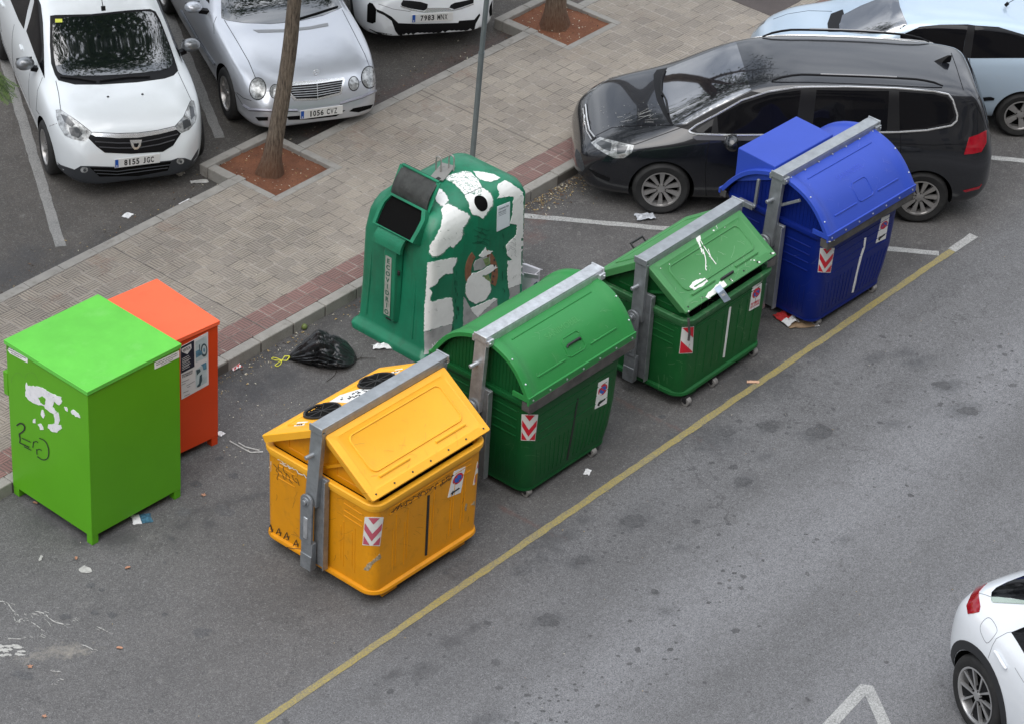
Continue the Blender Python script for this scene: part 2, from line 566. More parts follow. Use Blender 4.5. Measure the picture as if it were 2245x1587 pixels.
def fine_axis(a, b, step, far=(300, 120, 60, 35)):
    l = [a - f for f in far] + [a - 12, a - 6, a - 3, a - 1.2, a - .4]
    n = int((b - a) / step)
    l += [a + (b - a) * i / n for i in range(n + 1)]
    return l + [b + .4, b + 1.2, b + 3, b + 6, b + 12] + [b + f for f in reversed(far)]
STAINS = []   # x, y, rx, ry, angle, strength, channel
def px_stain(x, y, rx, ry=None, ang=0.0, s=1.0, ch=0):
    p = at(x, y); STAINS.append((p.x, p.y, rx, ry or rx, ang, s, ch))
for (x, y, r_, r2) in [(990, 1405, .16, .11), (1195, 1358, .17, .09), (1680, 935, .14, .10), (1790, 950, .20, .12), (1632, 1055, .15, .10), (1387, 1142, .20, .14),
                  (1985, 775, .14, .10), (2010, 795, .22, .11), (2080, 845, .20, .13), (2110, 900, .24, .14), (1920, 785, .17, .08), (1240, 1175, .22, .10), (925, 1470, .16, .11),
                  (1280, 1140, .12, .08), (1490, 955, .16, .08), (1560, 970, .14, .1), (1270, 1230, .16, .12), (1680, 1000, .1, .06), (1955, 930, .12, .07),
                  (1040, 1375, .1, .06), (1490, 1200, .08, .05), (1850, 1180, .1, .05), (1140, 1250, .14, .08), (1060, 1580, .2, .1), (1460, 1340, .1, .06),
                  (860, 1480, .10, .06), (430, 1120, .14, .07), (500, 1100, .12, .06), (400, 1150, .12, .08), (460, 1150, .1, .1), (375, 1180, .03, .14), (545, 1090, .18, .05)]:
    px_stain(x, y, r_ * 1.25, r2 * 1.25, R(-20), .68)
for (x, y, r_, s_) in [(1560, 800, .5, .6), (1640, 860, .35, .6), (1200, 1180, .4, .6), (1330, 960, .4, .5), (1010, 1250, .4, .5), (900, 1370, .4, .4), (1820, 730, .35, .5), (1570, 960, .45, .62), (1700, 840, .5, .55), (1200, 1220, .5, .5), (1420, 1110, .5, .4), (700, 870, .3, .3), (120, 1130, .42, .7), (200, 1165, .30, .8), (260, 1180, .25, .7),
                     (620, 830, .28, .8), (560, 860, .3, .75), (480, 830, .35, .8), (420, 850, .3, .7), (1800, 770, .35, .5), (1650, 830, .4, .55), (2000, 850, .6, .35), (1440, 800, .5, .35),
                     (860, 1250, .45, .35), (690, 1290, .35, .45), (1000, 1200, .4, .4), (60, 560, .4, .6), (20, 600, .4, .7), (1000, 30, .3, .4), (2050, 900, .5, .35), (980, 1440, .5, .3), (1230, 1370, .4, .3),
                     (1050, 1250, .6, .33), (1500, 1000, .6, .33), (2100, 600, .4, .15)]:
    px_stain(x, y, r_, r_ * .8, 0, s_)
for i in range(9):
    t = i / 8; px_stain(1105 + 130 * t, 1115 + 65 * t, .10, .05, R(80), .62 - .2 * t, 1)
for i in range(11):
    t = i / 10; px_stain(1360 + 220 * t, 878 + 108 * t, .10, .05, R(75), .62 - .25 * t, 1)
for (x, y) in [(870, 220), (860, 240), (900, 215), (840, 245), (780, 110 + 150), (1180, 480), (1170, 520)]: px_stain(x, y, .25, .2, 0, .5, 1)
# dusty patch, lower left
for (x, y, a, b, s_) in [(120, 1425, .35, .12, 1.1), (170, 1430, .25, .08, 1.2), (70, 1440, .3, .12, .9), (130, 1478, .3, .05, .5), (540, 980, .18, .04, .6)]:
    px_stain(x, y, a, b, R(-25), s_, 2)

def stain_at(x, y):
    o = [0, 0, 0]
    for (sx, sy, a, b, g, s_, ch) in STAINS:
        dx, dy = x - sx, y - sy
        if abs(dx) > 1.5 or abs(dy) > 1.5: continue
        c, q = math.cos(g), math.sin(g)
        d2 = ((dx * c + dy * q) / a) ** 2 + ((-dx * q + dy * c) / b) ** 2
        v = s_ * math.exp(-d2 * .8)
        o[ch] = max(o[ch], v)
    return o
xs, ys = fine_axis(-8.5, 13.5, .06), fine_axis(-6.5, 13.0, .06)
gv = [(x, y, 0) for y in ys for x in xs]
nx = len(xs)
gf = [(j * nx + i, j * nx + i + 1, (j + 1) * nx + i + 1, (j + 1) * nx + i) for j in range(len(ys) - 1) for i in range(nx - 1)]
me = bpy.data.meshes.new('ground'); me.from_pydata(gv, [], gf)
a1 = me.color_attributes.new('zone', 'FLOAT_COLOR', 'POINT'); a2 = me.color_attributes.new('stain', 'FLOAT_COLOR', 'POINT')
zc, scs = [], []
def sst(a, b, x):
    t = max(0, min(1, (x - a) / (b - a))); return t * t * (3 - 2 * t)
for (x, y, z) in gv:
    lot = sst(5.5, 6.5, y)
    bay = sst(-.35, .3, y) * (1 - .35 * sst(1.0, -3.0, x))
    lane = math.exp(-((y + 1.9 + .1 * math.sin(x)) / .55) ** 2) * .7 + math.exp(-((y + 3.7) / .6) ** 2) * .5 + .35 * sst(-2.5, -6, x)
    zc += [bay, lane, lot, 1]
    o = stain_at(x, y) if (-9 < x < 14 and -7 < y < 13) else (0, 0, 0)
    gut = max(0, 1 - abs(y - 4.0) / .30) * .62 * (.6 + .4 * math.sin(x * 2.1) ** 2) if y < 4.12 else max(0, 1 - abs(y - 6.85) / .4) * .55 if y > 6.6 else 0
    scs += [max(o[0], gut), max(o[1], .45 * max(0, 1 - abs(y - 6.95) / .5) if 3 < x < 9 and y > 6.6 else 0), o[2], 1]
a1.data.foreach_set('color', zc); a2.data.foreach_set('color', scs)
me.materials.append(M_asphalt)
ground = bpy.data.objects.new('road', me); col.objects.link(ground)
tag(ground, kind='structure')

# drips and oil blots: thin irregular films on the asphalt
class FlatPJ:
    mode = 'px'
    def __init__(s, z=0.0): s.z = z
    n = 0
    def hit(s, p, off=0.003): return at(p[0], p[1], s.z + off + FlatPJ.n * 2e-5)
rs_ = random.Random(77)
BL = []
def blot(mb, x, y, r_, z_, mi, el=1.0):
    if any((x - a) ** 2 + (y - b) ** 2 < (1.55 * (r_ + c_)) ** 2 for a, b, c_ in BL): return
    BL.append((x, y, r_))
    n = 10 if r_ < .03 else 44; a0 = rs_.uniform(0, 6.28); el = el * rs_.uniform(.65, 1.0); sd = rs_.uniform(0, 99)
    vs = []
    for i in range(n):
        t = 2 * PI * i / n
        q = r_ * (1 + .42 * noise.noise(Vector((math.cos(t) * 1.6 + sd, math.sin(t) * 1.6, sd))) + .22 * noise.noise(Vector((math.cos(t) * 4.5 + sd, math.sin(t) * 4.5, 3))) + .14 * noise.noise(Vector((math.cos(t) * 11 + sd, math.sin(t) * 11, 7))))
        a, b = q * math.cos(t), q * el * math.sin(t)
        vs.append((x + a * math.cos(a0) - b * math.sin(a0), y + a * math.sin(a0) + b * math.cos(a0), z_))
    mb.add(vs + [(x, y, z_)], [(i, (i + 1) % n, n) for i in range(n)], mi)
mb = MB()
S4 = lambda x, y: (1122 + x / 1.164, 793 + y / 1.164)
for (x, y, r_) in [(655, 165, .11), (785, 178, .13), (800, 170, .09), (592, 305, .11), (575, 290, .05), (310, 405, .12), (95, 658, .11), (1100, 60, .10), (1120, 52, .07), (1150, 100, .12), (1165, 125, .10), (470, 408, .05), (485, 390, .04), (455, 420, .05), (180, 505, .09), (545, 180, .10), (565, 268, .05), (1018, 340, .03), (940, 155, .03), (750, 440, .02), (405, 733, .03), (510, 257, .03), (454, 274, .025), (820, 120, .03), (700, 135, .03), (1025, 5, .16), (1060, 8, .09)]:
    p = at(*S4(x, y)); blot(mb, p.x, p.y, r_, .0022, 0)
    for _ in range(rs_.randint(2, 6)): blot(mb, p.x + rs_.gauss(0, r_ * 1.5 + .03), p.y + rs_.gauss(0, r_ * 1.2 + .03), rs_.uniform(.008, .025), .0018, 1)
for (x, y, sx, sy, n) in [(560, 580, .26, .14, 20), (130, 850, .40, .18, 46), (60, 880, .25, .12, 12), (380, 240, .5, .3, 30), (150, 460, .35, .25, 30), (320, 420, .4, .2, 30), (90, 640, .4, .2, 22), (280, 790, .5, .3, 22), (740, 60, .6, .35, 40), (640, 170, .5, .25, 30), (1100, 80, .5, .35, 50), (1000, 20, .4, .2, 30), (500, 400, .4, .2, 22), (1250, 30, .5, .4, 22), (230, 520, .5, .3, 30), (900, 470, 1.2, .8, 10), (600, 750, 1.2, .8, 12), (-180, 560, .5, .3, 24), (-300, 760, .6, .3, 20)]:
    p = at(*S4(x, y))
    for _ in range(n): blot(mb, p.x + rs_.gauss(0, sx), p.y + rs_.gauss(0, sy), rs_.uniform(.007, .026) if rs_.random() < .88 else rs_.uniform(.03, .05), rs_.choice((.0016, .0019)), rs_.choice((0, 1, 1)))
for _ in range(130): blot(mb, rs_.uniform(-7, 8), rs_.uniform(-5, 3.9), rs_.uniform(.006, .020), .0015, 1)
S6 = lambda x, y: (x / 1.301, 877 + y / 1.301)
for (x, y, r_) in [(258, 528, .04), (185, 617, .05), (290, 540, .03), (68, 785, .09), (490, 395, .03), (505, 435, .02), (470, 463, .02), (320, 612, .05), (270, 606, .04), (470, 610, .03), (640, 315, .10), (585, 305, .10), (525, 318, .06), (625, 165, .05), (665, 215, .05), (560, 240, .05), (430, 885, .03), (577, 663, .08), (480, 385, .06)]:
    p = at(*S6(x, y)); blot(mb, p.x, p.y, r_, .0022, 0 if r_ < .06 else 1)
tag(build('road', mb, [M_oily, M_oily2], smooth=0), kind='structure')
# white paint scraped over the asphalt, bottom left
mb = MB(); gpj = FlatPJ(); z_ = lambda *p: [(a / 3.13, 1080 + b / 3.13) for a, b in p]
def torn(poly, sd, st=3, am=1.2): FlatPJ.n += 1; patch(mb, gpj, rough2d(z_(*poly), st, am, sd), 9, .0035, 0, skirt=False)
for i in range(26):
    x_, y_ = rs_.uniform(-20, 165), rs_.uniform(1040, 1112); w_ = rs_.uniform(10, 46)
    torn(((x_ - w_, y_), (x_, y_ - 5), (x_ + w_, y_ + 4), (x_ + w_ * .4, y_ + 11), (x_ - w_ * .7, y_ + 8)), i, 2, 1.0)
for pts, w in ((((0, 742), (50, 745), (75, 790), (105, 820)), 1.6), (((165, 828), (260, 830), (330, 880), (350, 915)), 1.0), (((250, 810), (310, 825), (360, 880), (440, 900)), 2.0), (((130, 885), (135, 860), (190, 870), (250, 905), (290, 940)), 1.6),
               (((0, 985), (60, 998), (150, 1000)), 1.5), (((160, 988), (270, 990), (292, 965)), 1.0), (((95, 850), (110, 890)), 1.4), (((505, 862), (528, 855)), 1.0), (((665, 915), (700, 930), (738, 950)), 1.6), (((640, 1075), (600, 1050), (560, 1040)), 1.4), (((350, 1315), (420, 1275)), 1.0), (((360, 1215), (400, 1228)), 1.2)):
    q = smooth2d(z_(*pts), 2, False)
    for (a, b) in zip(q[:-1], q[1:]):
        FlatPJ.n += 1
        if rs_.random() < .80: ribbon(mb, gpj, [a, b], w * rs_.uniform(.4, 1.5), 2, .0035)
    for (a, b) in q:
        if rs_.random() < .35:
            FlatPJ.n += 1; dx, dy = rs_.uniform(-6, 6), rs_.uniform(-4, 4); ribbon(mb, gpj, [(a + dx, b + dy), (a + dx + rs_.uniform(3, 10), b + dy + rs_.uniform(0, 5))], rs_.uniform(.4, 1.0), 2, .0035)
torn(((545, 515), (580, 495), (620, 515), (632, 535), (600, 550), (560, 545), (540, 530)), 61); torn(((262, 455), (280, 425), (298, 428), (285, 455), (268, 470)), 62, 3, 1.0)
S8 = lambda *p: [(a / 1.301, 877 + b / 1.301) for a, b in p]
for pts in (((655, 115), (690, 135), (715, 148), (750, 146)), ((680, 120), (700, 132), (740, 142))): FlatPJ.n += 1; ribbon(mb, gpj, S8(*pts), 2.6, 3, .0035)
tag(build('road_marking', mb, mat('scraped_white_paint', (.36, .355, .335), rough=.8, var=.25, vs=30), smooth=0), kind='structure')

# painted lines -----------------------------------------------------
def paint_mat(name, c, wear):
    m, *_ = newmat(name); k = N(m)
    g1 = k.noise(60, 5, .75); g0 = k.noise(2.2, 5, .65); cr = k.voro(26, 'DISTANCE_TO_EDGE', k.comb(k.math('ADD', k.sep(k.O)[0], k.math('MULTIPLY', k.noise(9, 4), .12)), k.math('ADD', k.sep(k.O)[1], k.math('MULTIPLY', k.noise(11, 4), .12))))
    w = k.mr(k.math('ADD', g1, k.math('MULTIPLY', g0, .5)), .62 + wear, .98 + wear * .5)
    base = k.mix(k.mr(g0, .3, .7), tuple(x * .78 for x in c), c)
    col_ = k.mix(w, base, (.12, .12, .12))
    col_ = k.mix(k.mr(cr, .0, .035, .55, 0), col_, (.11, .11, .10))
    k.l.new(col_, k.p.inputs['Base Color']); k.p.inputs['Roughness'].default_value = .75
    k.bump(g1, .4, .004)
    return m
M_yel = paint_mat('worn_yellow_road_paint', (.40, .315, .075), -.03)
M_wht = paint_mat('worn_white_road_paint', (.50, .50, .48), -.02)
M_wht2 = paint_mat('very_worn_white_paint', (.36, .35, .33), -.04)
def strip(mb, a, b, w, z=.004, seg=.12, seed=1, mi=0):
    a, b = Vector((*a, 0)), Vector((*b, 0)); L = (b - a).length; n = max(2, int(L / seg)); d = (b - a) / L; s_ = Vector((-d.y, d.x, 0))
    rnd = random.Random(seed); vs, fs = [], []
    for i in range(n + 1):
        p = a + d * (L * i / n)
        vs += [p + s_ * (w / 2 + rnd.uniform(-.006, .006)) + Vector((0, 0, z)), p - s_ * (w / 2 + rnd.uniform(-.006, .006)) + Vector((0, 0, z))]
        if i: fs.append((2 * i - 2, 2 * i - 1, 2 * i + 1, 2 * i))
    mb.add(vs, fs, mi)
    return mb
mb = MB(); strip(mb, (-40, 0), (6.36, .0), .080, seed=3)
tag(build('road_marking', mb, M_yel, smooth=0), kind='structure')
mb = MB()
strip(mb, (6.362, .005), (6.83, .005), .11, seed=4)
strip(mb, (3.40, 4.05), (6.20, .075), .095, seed=5)
d_ = Vector((.566, -.824)); p_ = Vector((8.49, .872))
strip(mb, tuple(p_ - d_ * 3.8), tuple(p_ + d_ * 1.0), .10, seed=6)
strip(mb, tuple(p_ - d_ * 3.8 + Vector((2.85, 0))), tuple(p_ + d_ * 1.0 + Vector((2.85, 0))), .10, seed=7)
# the sharp bend of a white marking at the bottom of the road
P_ = [at(*q).xy for q in [(1760, 1632), (1886, 1499), (1914, 1503), (2040, 1770), (2005, 1770), (1897, 1524), (1790, 1640)]]
mb.add([Vector((p.x, p.y, .004)) for p in P_], [(0, 1, 5, 6), (1, 2, 3, 4, 5)])
tag(build('road_marking', mb, M_wht, smooth=0), kind='structure')
mb = MB()
dl = Vector((math.cos(R(56.2)), math.sin(R(56.2))))
strip(mb, (-.668, 7.126), tuple(Vector((-.668, 7.126)) + dl * 7), .12, seed=8)
strip(mb, (2.29, 7.606), tuple(Vector((2.29, 7.606)) + dl * 7), .12, seed=9)
tag(build('road_marking', mb, M_wht2, smooth=0), kind='structure')

# sidewalk ------------------------------------------------------------
def paver_mat():
    m, *_ = newmat('ribbed_pavers'); k = N(m)
    o = k.sep(k.O); T = .2
    wob = k.math('MULTIPLY', k.noise(3, 3), .012)
    u = k.math('DIVIDE', k.math('ADD', o[0], wob), T); v = k.math('DIVIDE', k.math('SUBTRACT', k.math('ADD', o[1], wob), 4.235), T * .835)
    cu, cv = k.math('FLOOR', u), k.math('FLOOR', v); fu, fv = k.math('FRACT', u), k.math('FRACT', v)
    cell = k.comb(cu, cv, 0.0); rnd = k.white(cell); rnd2 = k.white(k.comb(cv, cu, 3.0))
    par = k.math('GREATER_THAN', rnd2, .5)
    par = k.math('PINGPONG', k.math('ADD', cu, cv), 1.0)
    rib = k.mix(par, k.math('FRACT', k.math('MULTIPLY', fu, 5.0)), k.math('FRACT', k.math('MULTIPLY', fv, 5.0)))
    ribs = k.sep(rib)[0]
    groove = k.mr(k.math('ABSOLUTE', k.math('SUBTRACT', ribs, .5)), .28, .44)
    edge = k.math('MINIMUM', k.math('MINIMUM', fu, k.math('SUBTRACT', 1.0, fu)), k.math('MINIMUM', fv, k.math('SUBTRACT', 1.0, fv)))
    joint = k.mr(edge, .018, .05, 1.0, 0.0)
    worn = k.mr(k.math('ADD', k.noise(.7, 4), k.math('MULTIPLY', k.mr(o[0], -2, 6), .18)), .45, .68)
    isred = k.math('LESS_THAN', o[1], 4.569)
    worn_g = k.math('MULTIPLY', worn, k.math('SUBTRACT', 1.0, k.math('MULTIPLY', isred, .6)))
    big = k.noise(.9, 6, .65); fine = k.noise(40, 5, .75)
    grey = k.mix(k.mr(big, .3, .7), (.265, .228, .185), (.385, .338, .278))
    grey = k.mix(k.mr(rnd, .2, 1, 0, .34), grey, (.165, .148, .140))
    red = k.mix(k.mr(rnd, 0, 1), (.20, .105, .092), (.285, .15, .13))
    red = k.mix(k.mr(big, .35, .7, 0, .5), red, (.20, .13, .115))
    c = k.mix(isred, grey, red)
    c = k.mix(k.mr(fine, .3, .75, .0, .36), c, (.085, .078, .070))
    gm = k.math('MULTIPLY', groove, k.math('SUBTRACT', 1.0, k.math('MULTIPLY', worn_g, .72)))
    c = k.mix(k.math('MULTIPLY', gm, .72), c, (.065, .06, .055))
    jl = k.mix(k.mr(k.noise(5, 4), .42, .58), (.44, .40, .35), (.12, .105, .092))
    c = k.mix(k.math('MULTIPLY', joint, .62), c, jl)
    soil = k.mr(k.noise(2.1, 7, .75), .55, .72, 0, .55)
    nearpit = k.mr(o[1], 5.6, 6.5, 0, 1)
    c = k.mix(k.math('MULTIPLY', soil, nearpit), c, (.17, .075, .045))
    dk = k.voro(2.3); c = k.mix(k.mr(k.math('ADD', dk, k.math('MULTIPLY', k.noise(22, 4), .06)), .05, .09, .5, 0), c, (.05, .045, .04))
    # dark movement joints across the pavement
    for xj in (-.41, 4.70, 9.8, -5.5):
        c = k.mix(k.mr(k.math('ABSOLUTE', k.math('SUBTRACT', k.math('ADD', o[0], wob), xj)), .004, .011, .75, 0), c, (.06, .052, .045))
    k.l.new(c, k.p.inputs['Base Color'])
    k.p.inputs['Roughness'].default_value = .86
    h = k.math('SUBTRACT', k.math('SUBTRACT', k.math('MULTIPLY', fine, .35), gm), k.math('MULTIPLY', joint, 1.3))
    h = k.math('ADD', h, k.math('MULTIPLY', rnd, .6))
    k.bump(h, .8, .005)
    return m
M_pav = paver_mat()
M_kerb = mat('kerb_concrete', (.275, .262, .238), rough=.9, var=.13, vs=5, dirt=.55, dirtc=(.13, .11, .09), bump=.5, bs=70)
PITS = [(-3.72, -2.62), (1.55, 2.655), (6.79, 7.865), (12.05, 13.15)]
PY0, PY1 = 5.975, 7.18
FK0, FK1 = 6.575, 6.703
Z = .13
mb = MB()
def slab(mb, x0, x1, y0, y1, z=Z, zb=-.02): mb.box(((x0 + x1) / 2, (y0 + y1) / 2, (z + zb) / 2), (x1 - x0, y1 - y0, z - zb))
slab(mb, -70, 70, 4.237, PY0)
prev = -70
for a, b in PITS: slab(mb, prev, a, PY0, FK0); prev = b
slab(mb, prev, 70, PY0, FK0)
tag(build('sidewalk', mb, M_pav, smooth=0), kind='structure')
rk = random.Random(5)
def kerbrow(mb, x0, x1, y0, y1, z=Z + .004, L=.492, ph=0.0):
    x = x0
    while x < x1 - .01:
        e = min(x1, x + L) if x > x0 else min(x1, x0 + ((ph - x0) % L or L))
        mb.box(((x + e) / 2, (y0 + y1) / 2 + rk.uniform(-.003, .003), z / 2 - .04 + rk.uniform(-.002, .002)), (e - x - .007, y1 - y0, z + .08))
        x = e
mb = MB()
mb.box((0, 4.1665, .05), (80, .126, .13), 1)
kerbrow(mb, -26, 26, 4.102, 4.233, ph=-.624)
kb = build('kerb', mb, [M_kerb, mat('joint_mortar', (.10, .09, .08), rough=.95)], smooth=0, bevel=.012); tag(kb, kind='structure')
mb = MB(); prev = -26
for a, b in PITS + [(26, 27)]:
    mb.box(((prev + a) / 2, (FK0 + FK1) / 2, .05), (a - prev - .02, FK1 - FK0 - .01, .13), 1)
    kerbrow(mb, prev, a, FK0 + .002, FK1, ph=-.12); prev = b
tag(build('kerb', mb, [M_kerb, bpy.data.materials['joint_mortar']], smooth=0, bevel=.009), kind='structure')
mb = MB()
W_ = .095
for a, b in PITS:
    for (x0, y0, x1, y1) in [(a, PY0, b - W_ - .006, PY0 + W_), (b - W_, PY0, b, FK0 - .006), (a, PY0 + W_ + .006, a + W_, FK0 - .006),
                             (a - .0, FK0, a + .13, FK1 + .0), (a - .02, FK1 + .006, a + .11, PY1 - .13), (b - .10, FK0, b + .0, PY1 - .13),
                             (a - .02, PY1 - .12, (a + b) / 2 - .004, PY1), ((a + b) / 2 + .004, PY1 - .12, b, PY1)]:
        mb.box(((x0 + x1) / 2, (y0 + y1) / 2, .045), (x1 - x0, y1 - y0, .18 + rk.uniform(-.004, .004)))
tag(build('kerb', mb, M_kerb, smooth=0, bevel=.010), kind='structure')
# soil in the pits
m, *_ = newmat('red_soil'); k = N(m)
c = k.mix(k.mr(k.noise(4, 8, .7), .3, .7), (.14, .050, .024), (.25, .098, .048))
c = k.mix(k.mr(k.noise(55, 6, .75), .42, .68, 0, .6), c, (.07, .030, .016))
c = k.mix(k.mr(k.noise(90, 3, .6), .62, .72, 0, .6), c, (.32, .20, .13))
k.l.new(c, k.p.inputs['Base Color']); k.p.inputs['Roughness'].default_value = .95
k.bump(k.noise(34, 7, .75), .9, .02)
M_soil = m
mb = MB()
for a, b in PITS:
    n = 26
    vs = []
    for j in range(n + 1):
        for i in range(n + 1):
            x = a + .02 + (b - a - .04) * i / n; y = PY0 + .02 + (PY1 - PY0 - .04) * j / n
            vs.append((x, y, .085 + .03 * noise.noise(Vector((x * 3, y * 3, 0))) + .012 * noise.noise(Vector((x * 14, y * 14, 3)))))
    mb.add(vs, [(j * (n + 1) + i, j * (n + 1) + i + 1, (j + 1) * (n + 1) + i + 1, (j + 1) * (n + 1) + i) for j in range(n) for i in range(n)])
tag(build('soil', mb, M_soil), kind='structure')
# dark asphalt panel let into the pavement, top right
mb = MB(); mb.box((11.4, 5.13, Z / 2 + .004), (4.0, .79, Z))
tag(build('path', mb, mat('dark_patch', (.075, .062, .058), rough=.85, var=.15, bump=.5), smooth=0), kind='structure')

# ------------------------------------------------------------------ containers
M_galv = mat('galvanised_steel', (.34, .36, .375), rough=.42, metal=.65, var=.16, vs=9, dirt=.35, dirtc=(.20, .20, .20), rvar=.12, ds=16)
M_galvd = mat('galvanised_steel_worn', (.27, .285, .30), rough=.5, metal=.6, var=.2, vs=9, dirt=.5, dirtc=(.10, .10, .10), rvar=.1)
M_galvl = mat('galvanised_steel_new', (.58, .60, .62), rough=.36, metal=.7, var=.2, vs=14, dirt=.4, dirtc=(.36, .37, .38), ds=11)
M_black = mat('black_plastic', (.018, .018, .019), rough=.5, var=.2)
M_hole = mat('dark_inside', (.004, .004, .004), rough=.95, spec=.1)
M_rubber = mat('black_rubber', (.072, .068, .064), rough=.8, var=.35, vs=6, dirt=.5, dirtc=(.14, .13, .12))
M_paper = mat('white_paper', (.72, .72, .70), rough=.75, var=.07, vs=7)
M_red = mat('reflective_red', (.55, .015, .03), rough=.35)
M_redf = mat('faded_reflective_red', (.46, .09, .13), rough=.5, var=.1)
M_blue = mat('sign_blue', (.02, .10, .42), rough=.4)
M_wrf = mat('reflective_white', (.66, .66, .63), rough=.4, var=.08, dirt=.3, dirtc=(.4, .4, .4))
M_ink = mat('black_ink', (.02, .02, .02), rough=.7)
M_wheel = mat('castor_grey', (.22, .21, .20), rough=.6, dirt=.6)

def rr(hx, hy, r, n=5, cx=0.0, cy=0.0):
    out = []
    r = min(r, hx * .99, hy * .99)
    for (sx, sy, a0) in ((1, 1, 0), (-1, 1, 90), (-1, -1, 180), (1, -1, 270)):
        for i in range(n + 1):
            t = R(a0 + 90 * i / n)
            out.append((cx + sx * (hx - r) + r * math.cos(t), cy + sy * (hy - r) + r * math.sin(t)))
    return out
def ring3(hx, hy, r, z, n=5, cx=0, cy=0): return [Vector((x, y, z)) for x, y in rr(hx, hy, r, n, cx, cy)]

def frame_yz(x0, y0, z0, y1, z1):
    d = Vector((0, y1 - y0, z1 - z0)); L = d.length; d.normalize()
    nrm = Vector((1, 0, 0)).cross(d); 
    if nrm.z < 0: nrm = -nrm
    o = Vector((x0, y0, z0))
    return (lambda a, b, h=0.0: o + Vector((a, 0, 0)) + d * b + nrm * h), L

def chevron(root, pj, quad, faded=False, kind='V'):
    mb = MB()
    patch(mb, pj, quad, 7, .004, 0)
    mi = 1
    if kind == 'V':
        polys = [[(.2, .02), (.8, .02), (.5, .25)], [(.04, .2), (.5, .58), (.96, .2), (.96, .44), (.5, .84), (.04, .44)], [(.04, .66), (.42, .98), (.04, .96)], [(.96, .66), (.58, .98), (.96, .96)]]
    elif kind == 'D':
        polys = [[(.04, .02), (.96, .02), (.96, .42)], [(.04, .50), (.96, .93), (.96, .97), (.04, .98)]]
    else:
        polys = [[(.1, .12), (.9, .30), (.9, .50), (.1, .32)], [(.1, .62), (.9, .80), (.9, .97), (.1, .90)]]
    for p in polys: patch(mb, pj, [quad_lerp(quad, *q) for q in p], 6, .0065, mi, skirt=False)
    return build('reflective_sticker', mb, [M_wrf, M_redf if faded else M_red], root, smooth=60)
def noparking(root, pj, quad, text=None, cx=.5, cy=.36):
    mb = MB()
    patch(mb, pj, quad, 8, .004, 0)
    asp = math.dist(quad[0], quad[1]) / math.dist(quad[0], quad[3])
    rx, ry = .42, .42 * asp * 1.08
    circ = lambda s_: [quad_lerp(quad, cx + rx * s_ * math.cos(t), cy + ry * s_ * math.sin(t)) for t in [2 * PI * i / 28 for i in range(28)]]
    patch(mb, pj, circ(1), 6, .006, 1, skirt=False)
    patch(mb, pj, circ(.70), 6, .0075, 2, skirt=False)
    ribbon(mb, pj, [quad_lerp(quad, cx - rx * .62, cy - ry * .62), quad_lerp(quad, cx + rx * .62, cy + ry * .62)], math.dist(quad[0], quad[1]) * .15, 4, .009, 1)
    if text:
        for i, tx in enumerate(text): text_on(mb, pj, tx, sub_quad(quad, .05, .70 + i * .12, .95, .80 + i * .12), .006, 1, bold=.03)
    else:
        ribbon(mb, pj, [quad_lerp(quad, .2, .88), quad_lerp(quad, .8, .78)], 3.0, 4, .0065, 3)
        patch(mb, pj, [quad_lerp(quad, *q) for q in [(.16, .90), (.30, .76), (.38, .96)]], 4, .0065, 3, skirt=False)
    return build('no_parking_sticker', mb, [M_paper, M_red, M_blue, M_ink], root, smooth=60)

